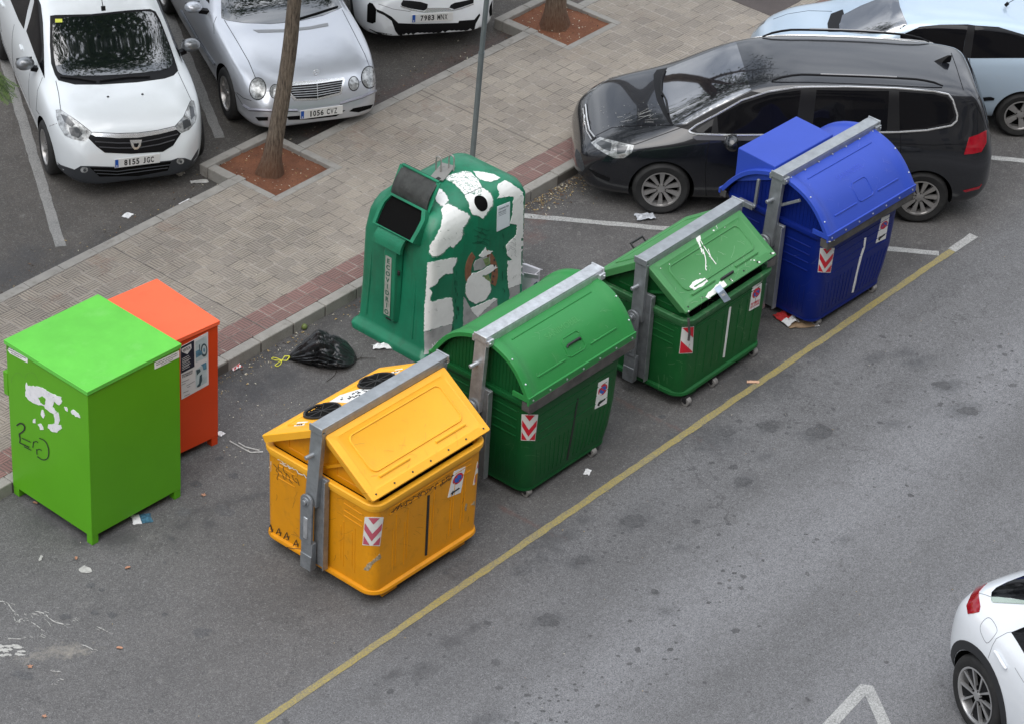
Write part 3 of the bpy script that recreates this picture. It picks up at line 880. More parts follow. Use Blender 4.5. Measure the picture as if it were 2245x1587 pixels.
def add_arms(root, L, ytop, ybot, ztop, mgalv, mlow, zpiv=.93, foot=.16, wid=.142, xo=.06, both=True, caps=False):
    """lifting beam over the ridge with an arm hinged at each end"""
    mb = MB()
    xe = L / 2 + xo
    mb.box((0, ytop, ztop - .024), (2 * xe + .10, wid, .048))
    mb.box((0, ytop - wid / 2 + .004, ztop - .055), (2 * xe, .012, .07))
    mb.box((0, ytop + wid / 2 - .004, ztop - .055), (2 * xe, .012, .07))
    for s_ in ((-1, 1)):
        mb.box((s_ * (xe + .045), ytop, ztop - .028), (.018, wid + .02, .075))
        if caps:
            for q in (-1, 1):
                mb.box((s_ * (xe + .0), ytop + q * (wid / 2 + .018), ztop - .065), (.085, .03, .07))
                mb.tube([(s_ * (xe + .02), ytop + q * (wid / 2 + .03), ztop - .06), (s_ * (xe + .02), ytop + q * (wid / 2 + .045), ztop - .06)], .013, 8)
    build('lifting_beam', mb, mgalv, root, bevel=.006)
    for s_ in ((-1, 1) if both else (-1,)):
        mb = MB()
        x = s_ * (xe + .012)
        t, b = Vector((x, ytop, ztop - .062)), Vector((x, ybot, zpiv))
        mb.bar(t, b, .05, wid, up=(0, 1, 0)) if False else None
        pts = lambda xx: [Vector((xx, ytop + wid / 2, ztop - .062)), Vector((xx, ytop - wid / 2, ztop - .062)), Vector((xx, ybot - wid / 2, zpiv - .05)), Vector((xx, ybot + wid / 2, zpiv + .02))]
        mb.loft([pts(x - .026), pts(x + .030)])
        # guide peg
        zz = ztop - .33; yy = ytop + .01 + (ybot - ytop) * .4
        mb.tube([(x, yy, zz), (x + s_ * .11, yy + .02, zz - .01)], .022, 12)
        a = build('lifting_arm', mb, mgalv, root, bevel=.005)
        # hinge plate with rounded head
        mb = MB()
        y0 = ybot + .02; r = wid * .53
        poly = [(y0 + r * math.cos(R(a_)), zpiv + r * math.sin(R(a_))) for a_ in range(0, 181, 15)]
        poly += [(y0 - r * .95, .46), (y0 + r * 1.0, .46)]
        mb.prism(poly, 'x', x + s_ * .036, x + s_ * .062)
        mb.tube([(x + s_ * .055, y0 + .005, zpiv), (x + s_ * .095, y0 + .005, zpiv)], .026, 12)
        mb.tube([(x + s_ * .055, y0 + .005, zpiv), (x + s_ * .07, y0 + .005, zpiv)], .045, 14)
        mb.box((x + s_ * .064, y0 + .0, .63), (.012, .05, .24), 1)
        mb.box((x + s_ * .022, y0 - .005, .31), (.06, wid * 1.0, .30))
        mb.box((x + s_ * .030, y0 - .005, foot + .075), (.066, wid * .96, .17))
        # channel bolted to the tub behind the arm
        mb.box((x - s_ * .045, ybot - wid * .55, .70), (.035, wid * 1.1, 1.02))
        mb.box((x - s_ * .02, ybot - wid * 1.12, .70), (.07, .012, 1.02))
        for zz in (1.15, 1.0, .85, .6, .4, .25): mb.tube([(x - s_ * .03, ybot - wid * .95, zz), (x - s_ * .012, ybot - wid * .95, zz)], .010, 6)
        build('hinge_bracket', mb, [mlow, M_galvl], root, bevel=.004)

def castors(root, spots, r=.048):
    for (x, y) in spots:
        mb = MB()
        mb.lathe([(0, -.03), (r, -.03), (r, .03), (0, .03)], 'x', (x, y, r), 14)
        mb.lathe([(0, -.034), (r * .45, -.034), (r * .45, .034), (0, .034)], 'x', (x, y, r), 10, 1)
        mb.box((x, y + .01, r * 1.6), (.085, .05, r * 1.4), 1)
        build('castor', mb, [M_wheel, M_black], root)

def tub(root, name_mat, secs, r, dark=True):
    """secs: (z, hx, hy, cy)"""
    mb = MB()
    rings = [ring3(hx, hy, r, z, 6, 0, cy) for (z, hx, hy, cy) in secs]
    z, hx, hy, cy = secs[-1]
    mb.loft(rings, cap1=False)
    top = [ring3(hx, hy, r, z, 6, 0, cy), ring3(hx - .035, hy - .035, r, z, 6, 0, cy), ring3(hx - .04, hy - .04, r, z - .06, 6, 0, cy)]
    mb.loft(top, cap0=False, cap1=True)
    for i in range(len(mb.f)):
        if all(abs(mb.v[j].z - (z - .06)) < 1e-4 for j in mb.f[i]): mb.m[i] = 1
    return mb
def side_pt(secs, z, s_, t):
    """a point on the -x end (s_='e') or the front (-y, s_='f') face at height z, lateral t in -1..1 of the flat part"""
    for a, b in zip(secs[:-1], secs[1:]):
        if a[0] <= z <= b[0]:
            q = (z - a[0]) / (b[0] - a[0]); hx, hy, cy = [a[i] + (b[i] - a[i]) * q for i in (1, 2, 3)]
            return (Vector((t * (hx - .13), cy - hy, z)) if s_ == 'f' else Vector((-hx, cy + t * (hy - .13), z)) if s_ == 'e' else Vector((hx, cy + t * (hy - .13), z)))
def rib(mb, secs, s_, t0, z0, t1, z1, w=.0065, h=.010, mi=0, n=6):
    pts = [side_pt(secs, z0 + (z1 - z0) * i / n, s_, t0 + (t1 - t0) * i / n) for i in range(n + 1)]
    if all(pts): mb.tube(pts, w, 6, mi=mi)

def angular_container(root, matb, L, D, zr, lid, secs, trim, lidmat, ribstyle, backholes=False, worn=False, mgalv=None, mlow=None):
    """tub with rim, folded roof-shaped lids and lifting beam; lid = (Ll, yf, zf, yr, zg, yb, zk)"""
    mb = tub(root, matb, secs, .10)
    # ribs pressed into the walls
    if ribstyle == 'yellow':
        for t in (-.78, -.52, .52, .78, .06):
            rib(mb, secs, 'f', t - .02, .30, t - .02, .80); 
            rib(mb, secs, 'f', t + .045, .35, t + .045, .95)
        for t in (-.80, -.55): rib(mb, secs, 'e', t, .3, t, .82); rib(mb, secs, 'e', t + .06, .35, t + .06, .75)
        for s_ in ('e', 'x'):
            for z in (1.02, .94, .88): rib(mb, secs, s_, -.95, z, -.55, z + .01); rib(mb, secs, s_, .55, z, .92, z)
        for z in (1.06, 1.0): rib(mb, secs, 'f', -.9, z, .93, z, n=14)
        rib(mb, secs, 'f', .60, .93, .92, .93)
    else:
        for t in (-.82, -.58, -.34, -.1, .1, .34, .58, .82): rib(mb, secs, 'f', t, .28, t, .86, w=.006)
        for s_ in ('e', 'x'):
            for z in (.98, .90, .82, .74): rib(mb, secs, s_, -.95, z, -.35, z, w=.008); rib(mb, secs, s_, .45, z, .95, z, w=.008)
        for z in (.97, .93): rib(mb, secs, 'f', -.95, z, .95, z, w=.007, n=14)
    # bottom flange
    z0, hx, hy, cy = secs[0]
    fl = [ring3(hx - .05, hy - .05, .14, z0 - .05, 6, 0, cy), ring3(hx + .012, hy + .012, .16, z0 - .02, 6, 0, cy), ring3(hx + .035, hy + .035, .17, z0 + .012, 6, 0, cy), ring3(hx + .03, hy + .03, .17, z0 + .04, 6, 0, cy), ring3(hx - .02, hy - .02, .15, z0 + .062, 6, 0, cy)]
    mb.loft(fl)
    # skids below
    for s_ in (-1, 1): mb.box((s_ * (hx - .25), cy - hy + .10, z0 - .06), (.20, .14, .07))
    body = build('tub', mb, [matb, M_hole], root, smooth=40)
    # rim
    mb2 = MB()
    _, hx, hy, cy = secs[-1]
    zz = secs[-1][0]
    prof = [(.0, -.085), (.010, -.080), (.010, -.05), (.026, -.042), (.028, .0), (.018, .010), (-.022, .010), (-.03, -.03)]
    mb2.loft([ring3(hx + o, hy + o, .12 + o * .5, zz + z, 6, 0, cy) for o, z in prof], cap0=False, cap1=False)
    build('rim', mb2, trim, root, smooth=28)
    Ll, yf, zf, yr, zg, yb, zk = lid
    # gable walls
    poly = [(cy - hy + .05, zz - .02), (yf + .07, zz + .02), (yr - .01, zg - .055), (yr + .03, zg - .055), (yb - .05, zz + .02), (cy + hy - .05, zz - .02)]
    for s_ in (-1, 1):
        mg = MB()
        mg.prism(poly, 'x', s_ * (hx - .11), s_ * (hx - .07))
        mg.tube([(s_ * (hx - .07), yf + .25, zz + .05), (s_ * (hx - .07), yf + .25, zz + .18), (s_ * (hx - .07), yr - .12, zg - .2), (s_ * (hx - .07), yr - .12, zz + .05)], .008, 6, closed=True)
        mg.tube([(s_ * (hx - .07), yb - .25, zz + .05), (s_ * (hx - .07), yb - .25, zz + .14), (s_ * (hx - .07), yr + .16, zg - .2), (s_ * (hx - .07), yr + .16, zz + .05)], .008, 6, closed=True)
        # lid stay
        mg.bar((s_ * (hx - .03), yr, zz + .10), (s_ * (hx - .03), yr - .26, zg - .28), .03, .03)
        build('gable', mg, matb, root, smooth=40)
    # lids
    def lidpanel(name, y0, z0_, y1, z1_, front):
        P, W = frame_yz(0, y0, z0_, y1, z1_)
        m = MB()
        h = Ll / 2
        W2 = W
        secsL = []
        # shell: skirt - border - dished field
        def loop(ix, b0, b1, hh, r): return [P(a, b, hh) for a, b in rr(h - ix, (b1 - b0) / 2, r, 5, 0, (b0 + b1) / 2)]
        m.loft([loop(.004, .0, W2, -.028 if front else -.07, .015), loop(.0, -.0, W2, -.002, .02), loop(.006, .0, W2 - .004, .004, .02), loop(.075, .06, W2 - .08, .010, .05), loop(.085, .07, W2 - .09, .003, .05)], cap0=False, cap1=True)
        q0, q1 = .11, W2 * (.70 if front else .8)
        if front or not worn: m.tube([P(a, b, .006) for a, b in rr(h - .19, (q1 - q0) / 2, .07, 6, 0, (q0 + q1) / 2)], .010, 6, closed=True)
        if front:
            for s_ in (-1, 1):
                m.add([P(s_ * h, .01, -.01), P(s_ * h, W2 - .01, -.01), P(s_ * (h - .03), W2 - .06, -.10), P(s_ * (h - .03), .06, -.10), P(s_ * (h - .02), .01, -.01), P(s_ * (h - .02), W2 - .01, -.01), P(s_ * (h - .045), W2 - .06, -.10), P(s_ * (h - .045), .06, -.10)], [(0, 1, 2, 3), (7, 6, 5, 4), (2, 6, 7, 3), (1, 5, 6, 2), (0, 3, 7, 4)])
                m.tube([P(s_ * .18, q1 + .055, .006), P(s_ * (h - .22), q1 + .055, .006)], .014, 6)
            for i in range(7): m.tube([P(-h + .07 + i * (Ll - .14) / 6, W2 - .045, .004), P(-h + .07 + i * (Ll - .14) / 6, W2 - .045, .013)], .010, 6, mi=1)
        return build(name, m, [lidmat, M_black], root, smooth=35), m, P, W2
    of, mf, Pf, Wf = lidpanel('front_lid', yr - .07, zg - .03, yf, zf, True)
    ob, mbk, Pb, Wb = lidpanel('rear_lid', yr + .07, zg - .03, yb, zk, False)
    return mb, mf, mbk, Pf, Wf, Pb, Wb

def mkbvh(*mbs):
    vs, fs = [], []
    for m in mbs:
        b = len(vs); vs += [tuple(p) for p in m.v]; fs += [tuple(b + i for i in f) for f in m.f]
    return BVHTree.FromPolygons(vs, fs)
def zpx(reg, zs): return lambda *p: [(reg[0] + a / zs, reg[1] + b / zs) for a, b in p]
def scribble(mb, pj, p0, p1, n, amp, w, seed, off=.005, mi=0):
    rnd = random.Random(seed); pts = []
    for i in range(n + 1):
        t = i / n
        pts.append((p0[0] + (p1[0] - p0[0]) * t + rnd.uniform(-amp, amp) * .8, p0[1] + (p1[1] - p0[1]) * t + rnd.uniform(-amp, amp)))
    ribbon(mb, pj, smooth2d(pts, 2, False), w, 3, off, mi)

# ---- yellow packaging container
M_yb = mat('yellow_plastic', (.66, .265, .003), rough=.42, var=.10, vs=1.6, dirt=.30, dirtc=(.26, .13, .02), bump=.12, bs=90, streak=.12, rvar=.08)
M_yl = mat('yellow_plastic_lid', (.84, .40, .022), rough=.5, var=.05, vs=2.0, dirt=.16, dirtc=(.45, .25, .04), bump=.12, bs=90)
yb_root = thing('packaging_container', 'yellow container with two round black openings in its rear lid and grey lifting beam', 'waste container', (-2.227, 1.068, 0), -.016, 'roadside waste containers')
ysec = [(.135, .728, .705, 0), (.45, .738, .705, 0), (1.05, .748, .705, 0), (1.19, .757, .712, 0)]
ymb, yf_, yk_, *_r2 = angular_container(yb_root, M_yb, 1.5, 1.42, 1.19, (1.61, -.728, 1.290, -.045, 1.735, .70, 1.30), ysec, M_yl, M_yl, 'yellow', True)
add_arms(yb_root, 1.50, -.045, .015, 1.80, M_galv, M_galvd)
pj = Proj(mkbvh(ymb, yf_, yk_), yb_root)
z = zpx((540, 760), 2.736)
chevron(yb_root, pj, z((712, 1018), (822, 1020), (800, 1192), (698, 1186)), True)
chevron(yb_root, pj, z((126, 676), (150, 686), (144, 848), (119, 838)), True, 'S')
chevron(yb_root, pj, z((1386, 684), (1412, 664), (1392, 815), (1359, 826)), True, 'S')
noparking(yb_root, pj, z((1245, 745), (1314, 716), (1284, 872), (1207, 902)))
mb = MB()
patch(mb, pj, z((1086, 890), (1099, 886), (1083, 1246), (1070, 1250)), 8, .005)
build('black_tape', mb, M_ink, yb_root)
mb = MB(); rnd = random.Random(3)
for q in (z((500, 330), (600, 336), (690, 300), (775, 252), (700, 248), (560, 292)),):
    patch(mb, pj, q, 7, .004, 0)
for i in range(34):
    a, b = rnd.random(), rnd.random()
    qd = z((545, 318), (615, 322), (745, 262), (690, 258))
    c0 = quad_lerp(qd, a, b); s_ = rnd.uniform(1.0, 2.6)
    patch(mb, pj, [(c0[0] + s_ * math.cos(t), c0[1] + s_ * .6 * math.sin(t)) for t in (0, 1.2, 2.4, 3.6, 4.9)], 5, .0055, 1, skirt=False)
build('paper_label', mb, [M_paper, M_ink], yb_root)
for q, tx, tq in ((z((285, 476), (345, 470), (372, 448), (310, 452)), 'N3', z((305, 462), (338, 458), (338, 470), (303, 474))), (z((862, 160), (905, 158), (940, 132), (897, 138)), 'SIP', z((885, 155), (915, 142), (915, 150), (887, 162)))):
    mb = MB(); patch(mb, pj, q, 7, .004, 0); text_on(mb, pj, tx, tq, .006, 1, .02); build('paper_label', mb, [M_paper, M_ink], yb_root)
for (cx_, cy_) in ((456, 388), (783, 209)):
    mb = MB()
    el = lambda s_, dx=0: [(540 + (cx_ + 118 * s_ * math.cos(t) * math.cos(R(-13)) - 40 * s_ * math.sin(t) * math.sin(R(-13))) / 2.736, 760 + (cy_ + 118 * s_ * math.cos(t) * math.sin(R(-13)) + 40 * s_ * math.sin(t) * math.cos(R(-13))) / 2.736) for t in [2 * PI * i / 32 for i in range(32)]]
    patch(mb, pj, el(.92), 3.5, .011, 1, skirt=False)
    ringp = [pj.hit(p, .009) for p in el(.96)]
    mb.tube([p for p in ringp if p], .013, 8, closed=True)
    for a_ in range(8):
        t = a_ * PI / 4 + .2
        e1 = el(1.0)
        ribbon(mb, pj, [(540 + (cx_) / 2.736, 760 + cy_ / 2.736), e1[(a_ * 4 + 1) % 32]], 1.2, 4, .013, 2)
    build('round_opening', mb, [M_black, M_hole, mat('flap_edge', (.022, .022, .022), rough=.6) if cx_ == 456 else bpy.data.materials['flap_edge']], yb_root)
mb = MB()
for i in range(13):   # illegible black tags
    t = i / 12
    x0, y0 = 868 + (1215 - 868) * t, 985 - (985 - 785) * t
    p = z((x0, y0 + 10), (x0 + 26, y0 - 22))
    scribble(mb, pj, p[0], p[1], 7, 5.0, 1.3, 10 + i)
for i in range(6):
    p = z((170 + i * 26, 690 + i * 20), (200 + i * 26, 790 + i * 6)); scribble(mb, pj, p[0], p[1], 6, 5.5, 1.0, 40 + i)
for i in range(4):
    p = z((235 + i * 20, 585 + i * 6), (255 + i * 20, 610)); scribble(mb, pj, p[0], p[1], 5, 3.5, .8, 60 + i)
for (x0, y0) in ((112, 1062), (146, 1088), (196, 1108), (243, 1133), (300, 1178)):
    ribbon(mb, pj, z((x0 - 18, y0 + 14), (x0 + 2, y0 - 24), (x0 + 12, y0 + 22)), 1.7, 3, .005)
    ribbon(mb, pj, z((x0 - 12, y0 + 4), (x0 + 16, y0 + 2), (x0 + 8, y0 + 22), (x0 - 4, y0 + 20)), 1.3, 3, .005)
ribbon(mb, pj, smooth2d(z((128, 1122), (180, 1172), (255, 1205), (330, 1212)), 2, False), 1.2, 4, .005)
build('graffiti', mb, M_ink, yb_root)
mb = MB()
scribble(mb, pj, *z((198, 680), (365, 775)), 16, 4.5, 2.0, 91)
scribble(mb, pj, *z((205, 692), (330, 740)), 10, 4.0, 1.6, 92)
build('graffiti', mb, mat('white_marker', (.75, .70, .62), rough=.6), yb_root)
# scuffed corners
mb = MB()
patch(mb, pj, rough2d(z((705, 1335), (722, 1305), (760, 1275), (800, 1240), (808, 1262), (760, 1300), (735, 1340)), 3, 1.0, 4), 6, .003, 0)
patch(mb, pj, rough2d(z((1345, 945), (1370, 920), (1386, 918), (1384, 945), (1372, 950)), 3, .8, 5), 6, .003, 0)
patch(mb, pj, rough2d(z((1308, 975), (1318, 935), (1324, 940), (1316, 985)), 3, .6, 6), 6, .003, 0)
build('scuff', mb, mat('scuffed_plastic', (.33, .26, .16), rough=.8, var=.5, vs=40), yb_root)

# ---- green angular container
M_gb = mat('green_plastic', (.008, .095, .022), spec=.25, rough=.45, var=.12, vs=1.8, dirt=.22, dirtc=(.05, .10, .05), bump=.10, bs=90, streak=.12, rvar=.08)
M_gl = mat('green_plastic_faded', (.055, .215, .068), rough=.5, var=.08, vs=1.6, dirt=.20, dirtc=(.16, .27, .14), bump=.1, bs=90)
M_gt = mat('green_rim_dusty', (.022, .11, .035), rough=.6, var=.2, vs=6, dirt=.7, dirtc=(.16, .19, .13), ds=12)
g2 = thing('waste_container', 'green container with folded roof-shaped lid, paint-splashed and gaping, between the two barrel-lidded ones', 'waste container', (2.367, .885, 0), .007, 'roadside waste containers')
gsec = [(.13, .715, .550, 0), (.45, .725, .565, 0), (.95, .735, .575, 0), (1.085, .745, .585, 0)]
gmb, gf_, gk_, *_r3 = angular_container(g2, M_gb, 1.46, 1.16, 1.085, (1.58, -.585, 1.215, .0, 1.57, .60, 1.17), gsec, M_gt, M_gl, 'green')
add_arms(g2, 1.46, -.0, -.0, 1.625, M_galv, M_galvd, zpiv=.93)
castors(g2, [(-.60, -.57), (-.12, -.555), (.64, -.53)])
pj = Proj(mkbvh(gmb, gf_, gk_), g2)
z = zpx((1280, 420), 3.3065)
chevron(g2, pj, z((712, 985), (797, 978), (786, 1172), (690, 1175)), False, 'D')
chevron(g2, pj, z((1328, 630), (1343, 600), (1328, 790), (1310, 800)), False, 'S')
noparking(g2, pj, z((1222, 690), (1291, 655), (1270, 828), (1197, 868)), ['PROHIBIDO', 'ESTACIONAR'])
mb = MB(); patch(mb, pj, z((1054, 840), (1067, 836), (1018, 1200), (1006, 1202)), 8, .005)
build('white_tape', mb, M_paper, g2)
M_splat = mat('white_paint_splash', (.78, .78, .74), rough=.6)
mb = MB()
patch(mb, pj, rough2d(z((765, 695), (790, 660), (830, 640), (875, 630), (898, 655), (860, 690), (800, 718)), 4, 1.0, 7), 6, .004)
patch(mb, pj, rough2d(z((883, 765), (905, 735), (985, 660), (1015, 648), (1038, 680), (970, 730), (900, 780)), 4, 1.2, 8), 6, .004)
patch(mb, pj, rough2d(z((812, 340), (840, 322), (850, 345), (838, 362), (862, 440), (855, 445)), 3, .8, 9), 5, .004)
for pts, w in (((( 840, 350), (868, 400), (935, 500), (958, 530)), 1.6), (((862, 420), (885, 500), (880, 560), (888, 575)), 1.8), (((900, 420), (915, 465), (925, 495)), 1.2), (((905, 470), (935, 495)), 1.0)):
    ribbon(mb, pj, smooth2d(z(*pts), 2, False), w, 3, .004)
rnd = random.Random(8)
for (a, b, r_) in [(868, 450, 3.4), (885, 545, 2), (1075, 650, 2), (1270, 515, 3), (1235, 502, 2), (940, 285, 2.4), (1020, 262, 1.4), (1370, 450, 3.2), (620, 530, 1.3), (555, 560, 1.5), (1065, 640, 1.6), (1290, 650, 1), (840, 600, 1.6), (1210, 500, 1.5), (1175, 460, 1), (760, 870, 2.4), (960, 255, 1.6), (965, 268, 1.3)]:
    c0 = z((a, b))[0]
    patch(mb, pj, [(c0[0] + r_ * rnd.uniform(.7, 1.2) * math.cos(t), c0[1] + r_ * .7 * math.sin(t)) for t in (0, 1, 2, 3, 4, 5)], 4, .004, skirt=False)
build('paint_splash', mb, M_splat, g2)
# black handles
P, W = frame_yz(0, -.07, 1.53, -.60, 1.195)
mb = MB(); mb.tube([P(-.10, W - .12, .012), P(-.09, W - .12, .035), P(.09, W - .12, .035), P(.10, W - .12, .012)], .014, 8)
build('handle', mb, M_black, g2)
mb = MB(); mb.tube([(.0 - .10, .60, 1.16), (-.10, .66, 1.20), (.10, .66, 1.20), (.10, .60, 1.16)], .013, 8)
build('handle', mb, M_black, g2)
# crushed label and card slid under the lid
mb = MB(); IG = tmat(g2).inverted(); qp = [IG @ onax(a, b, 1, .262) for a, b in z((972, 742), (1015, 712), (1066, 785), (1020, 808))]; up_ = Vector((0, .05, .04))
qs = [qp[0] + up_, qp[1] + up_, qp[1], qp[2], qp[3], qp[0]]
mb.add(qs + [v + Vector((0, .003, 0)) for v in qs], [(0, 1, 2, 5), (5, 2, 3, 4), (6, 11, 8, 7), (11, 10, 9, 8), (4, 3, 9, 10), (3, 2, 8, 9), (5, 4, 10, 11)])
lq = [IG @ onax(a, b, 1, .2605) for a, b in z((995, 750), (1018, 738), (1028, 752), (1005, 764))]; mb.add(lq, [(0, 1, 2, 3)], 1)
cl = build('leaflet', mb, [mat('pale_blue_card', (.42, .50, .60), rough=.5, var=.2, vs=12), M_paper], None)
cl.data.transform(tmat(g2)); tag(cl, 'pale blue card hanging from the lid gap of the roof-lidded green container', 'leaflet')
# torn rubber strap over the front corner
mb = MB(); mb.tube([(-.765, -.60, 1.15), (-.77, -.615, 1.08), (-.72, -.60, .95), (-.715, -.595, .86)], .014, 6)
build('strap', mb, M_rubber, g2)
mb = MB(); 
P, W = frame_yz(0, -.07, 1.53, -.60, 1.195)
mb.add([P(.62, W - .01, .0), P(.79, W - .01, .0), Vector((.745, -.60, 1.11)), Vector((.62, -.59, 1.13))], [(0, 1, 2, 3), (3, 2, 1, 0)])
build('rubber_flap', mb, M_rubber, g2)

# ---- barrel-lidded containers
def barrel_container(root, matb, lidm, L, D0, D1, z0, zr, arc, secs, lipd=.07, ribs=True, mgalv=M_galvl, hop=None, recess=True):
    mb = tub(root, matb, secs, .13)
    cy = secs[-1][3]; hx, hy = secs[-1][1], secs[-1][2]
    for i in range(17):
        t = -.97 + i * 1.94 / 16
        if abs(t) > .06: rib(mb, secs, 'f', t * .97, .20, t, .60, w=.0055, n=4, mi=2)
    for i in range(15):
        t = -.95 + i * 1.9 / 14
        if t < -.2 or t > .2: rib(mb, secs, 'e', t, .20, t, .55, w=.006, n=4, mi=2)
    for zz in (1.0, .90, .80, .70): 
        rib(mb, secs, 'f', -.95, zz + .0, .95, zz, w=.006, n=14, mi=2)
        for s_ in ('e', 'x'): rib(mb, secs, s_, -.95, zz + .06, -.30, zz + .06, w=.009, mi=2); rib(mb, secs, s_, .35, zz + .06, .95, zz + .06, w=.009, mi=2)
    zb, bx, by, bcy = secs[0]
    mb.loft([ring3(bx - .06, by - .06, .1, zb - .035, 6, 0, bcy), ring3(bx + .006, by + .006, .13, zb - .01, 6, 0, bcy), ring3(bx + .006, by + .006, .13, zb + .02, 6, 0, bcy)])
    # rolled rim on the ends
    mr_ = MB()
    mr_.loft([ring3(hx + o, hy + o, .15, zr + zz, 6, 0, cy) for o, zz in ((-.005, -.075), (.02, -.06), (.026, -.03), (.02, .0), (-.02, .012))], cap0=False, cap1=False)
    build('tub', mb, [matb, M_hole, matb], root, smooth=40)
    build('rim', mr_, matb, root, smooth=50)
    # gable walls following the arc
    inner = [(y * .95 + cy * .05, zz - .055) for y, zz in arc[1:-1]]
    poly = [(cy - hy + .03, zr - .02)] + inner + [(cy + hy - .03, zr - .02)]
    for s_ in (-1, 1):
        mg = MB()
        mg.prism(poly, 'x', s_ * (hx - .08), s_ * (hx - .015))
        for i in range(26):
            y = cy - hy + .08 + i * (2 * hy - .16) / 25
            # height of the arc at y
            zz = zr
            for (a, b) in zip(inner[:-1], inner[1:]):
                if min(a[0], b[0]) <= y <= max(a[0], b[0]):
                    zz = a[1] + (b[1] - a[1]) * (y - a[0]) / (b[0] - a[0] + 1e-9)
            if zz > zr + .06: mg.tube([(s_ * (hx - .014), y, zr), (s_ * (hx - .014), y, zz - .02)], .004, 5)
        build('gable', mg, matb, root, smooth=40)
    # lids: arc is a list of (y,z) from the front lip to the rear lip
    k0 = min(range(len(arc)), key=lambda i: -arc[i][1])
    def lidshell(name, prof):
        n = len(prof)
        nr = []
        for i in range(n):
            a, b = prof[max(i - 1, 0)], prof[min(i + 1, n - 1)]
            d = Vector((b[0] - a[0], b[1] - a[1])).normalized()
            q = Vector((-d.y, d.x))
            if q.y < 0 and abs(q.y) > .2: q = -q
            if abs(q.y) <= .2: q = Vector((1 if prof[i][0] > cy else -1, 0))
            nr.append(q)
        def sec(x, off): return [Vector((x, prof[i][0] + nr[i].x * off, prof[i][1] + nr[i].y * off)) for i in range(n)]
        h = L / 2
        xs_ = [(-h + .01, -.04), (-h, -.035), (-h, .006), (-h + .012, .012), (-h + .10, .012), (-h + .115, .0)]
        N_ = 16
        mid = [(-h + .115 + (L - .23) * i / N_, 0) for i in range(1, N_)]
        xs2 = xs_ + mid + [(-a, b) for a, b in reversed(xs_)]
        m = MB(); m.loft([sec(x, o) for x, o in xs2], cap0=False, cap1=False, closed=False)
        return m, sec, prof
    front = arc[:k0 + 1]; rear = arc[k0:]
    mf, secf, pf = lidshell('front_lid', front)
    mk, _, _ = lidshell('rear_lid', rear)
    # lip: flat hanging band
    y0, z0_ = arc[0]
    mf.box((0, y0 - .012, z0_ - .035), (L + .006, .022, .085))
    for s_ in (-1, 1): mf.box((s_ * (L / 2 - .008), y0 + .09, z0_ - .02), (.018, .2, .05))
    y1, z1_ = arc[-1]
    mk.box((0, y1 + .012, z1_ - .025), (L + .006, .022, .06))
    # rivets
    def on(prof, t, off=.004):
        i = min(int(t * (len(prof) - 1)), len(prof) - 2); q = t * (len(prof) - 1) - i
        return Vector((0, prof[i][0] * (1 - q) + prof[i + 1][0] * q, prof[i][1] * (1 - q) + prof[i + 1][1] * q + off))
    riv = MB()
    for i in range(7):
        x = -L / 2 + .06 + i * (L - .12) / 6
        riv.tube([(x, y0 - .018, z0_ - .035), (x, y0 - .030, z0_ - .036)], .010, 6)
        p = on(front, .86); riv.tube([(x, p.y, p.z), (x, p.y - .002, p.z + .012)], .009, 6)
    for s_ in (-1, 1):
        for t in (.15, .5): p = on(front, t, .012); riv.tube([(s_ * (L / 2 - .03), p.y, p.z), (s_ * (L / 2 - .03), p.y - .006, p.z + .010)], .009, 6)
    # pressed outlines on the front lid
    def lp_(a, t, off=.002): p = on(front, t, off); return Vector((a, p.y, p.z))
    h = L / 2 - .22
    outl = MB()
    mf.tube([lp_(-h, .74), lp_(h, .74)], .007, 6)
    mf.tube([lp_(-h, .16), lp_(-.18, .16)], .010, 6); mf.tube([lp_(.20, .16), lp_(h, .16)], .010, 6)
    if recess:
        mf.tube([lp_(-.13, t) for t in (.18, .24, .30, .36)] + [lp_(-.1, .40), lp_(.1, .40)] + [lp_(.13, t) for t in (.36, .3, .24, .18)] + [lp_(.1, .15), lp_(-.1, .15)], .008, 6, closed=True)
    of = build('front_lid', mf, lidm, root, smooth=45)
    ok = build('rear_lid', mk, lidm, root, smooth=45)
    build('rivets', riv, M_galvl, root)
    # hanging rubber seal
    rs = MB()
    ys = min(y0, cy - hy - .03) - .010
    rs.box((0, ys, z0_ - .122), (L - .01, .010, .115))
    for s_ in (-1, 1): rs.box((s_ * (L / 2 - .010), ys + .045, z0_ - .11), (.010, .09, .10)); 
    build('rubber_seal', rs, M_rubber, root, bevel=.003); rs = MB()
    rs.box((0, y1 + .004, z1_ - .08), (L - .02, .010, .07))
    for s_ in (-1, 1): rs.box((s_ * (L / 2 - .01), y1 - .03, z1_ - .05), (.012, .08, .08))
    build('rubber_seal', rs, M_rubber, root, bevel=.003)
    return mb, mf, mk, lp_

def arcpts(yf, zf, yr, zr_, yb, zb, n=12):
    """convex barrel profile from the front lip over the ridge to the rear lip"""
    out = []
    for i in range(n + 1):
        t = i / n * PI / 2
        u = i / n; s_ = math.sin(PI * u) * .112; L_ = math.hypot(yr - yf, zr_ - zf)
        out.append((yf + (yr - yf) * u - (zr_ - zf) / L_ * s_, zf + (zr_ - zf) * u + abs(yr - yf) / L_ * s_))
    for i in range(1, n + 1):
        t = PI / 2 - i / n * PI / 2
        u = 1 - i / n; s_ = math.sin(PI * u) * .105; L_ = math.hypot(yr - yb, zr_ - zb)
        out.append((yb + (yr - yb) * u + (zr_ - zb) / L_ * s_, zb + (zr_ - zb) * u + abs(yr - yb) / L_ * s_))
    return out
M_gb1 = mat('green_container_body', (.006, .082, .021), spec=.25, rough=.42, var=.10, vs=1.5, dirt=.14, dirtc=(.05, .10, .05), bump=.08, bs=90, rvar=.06)
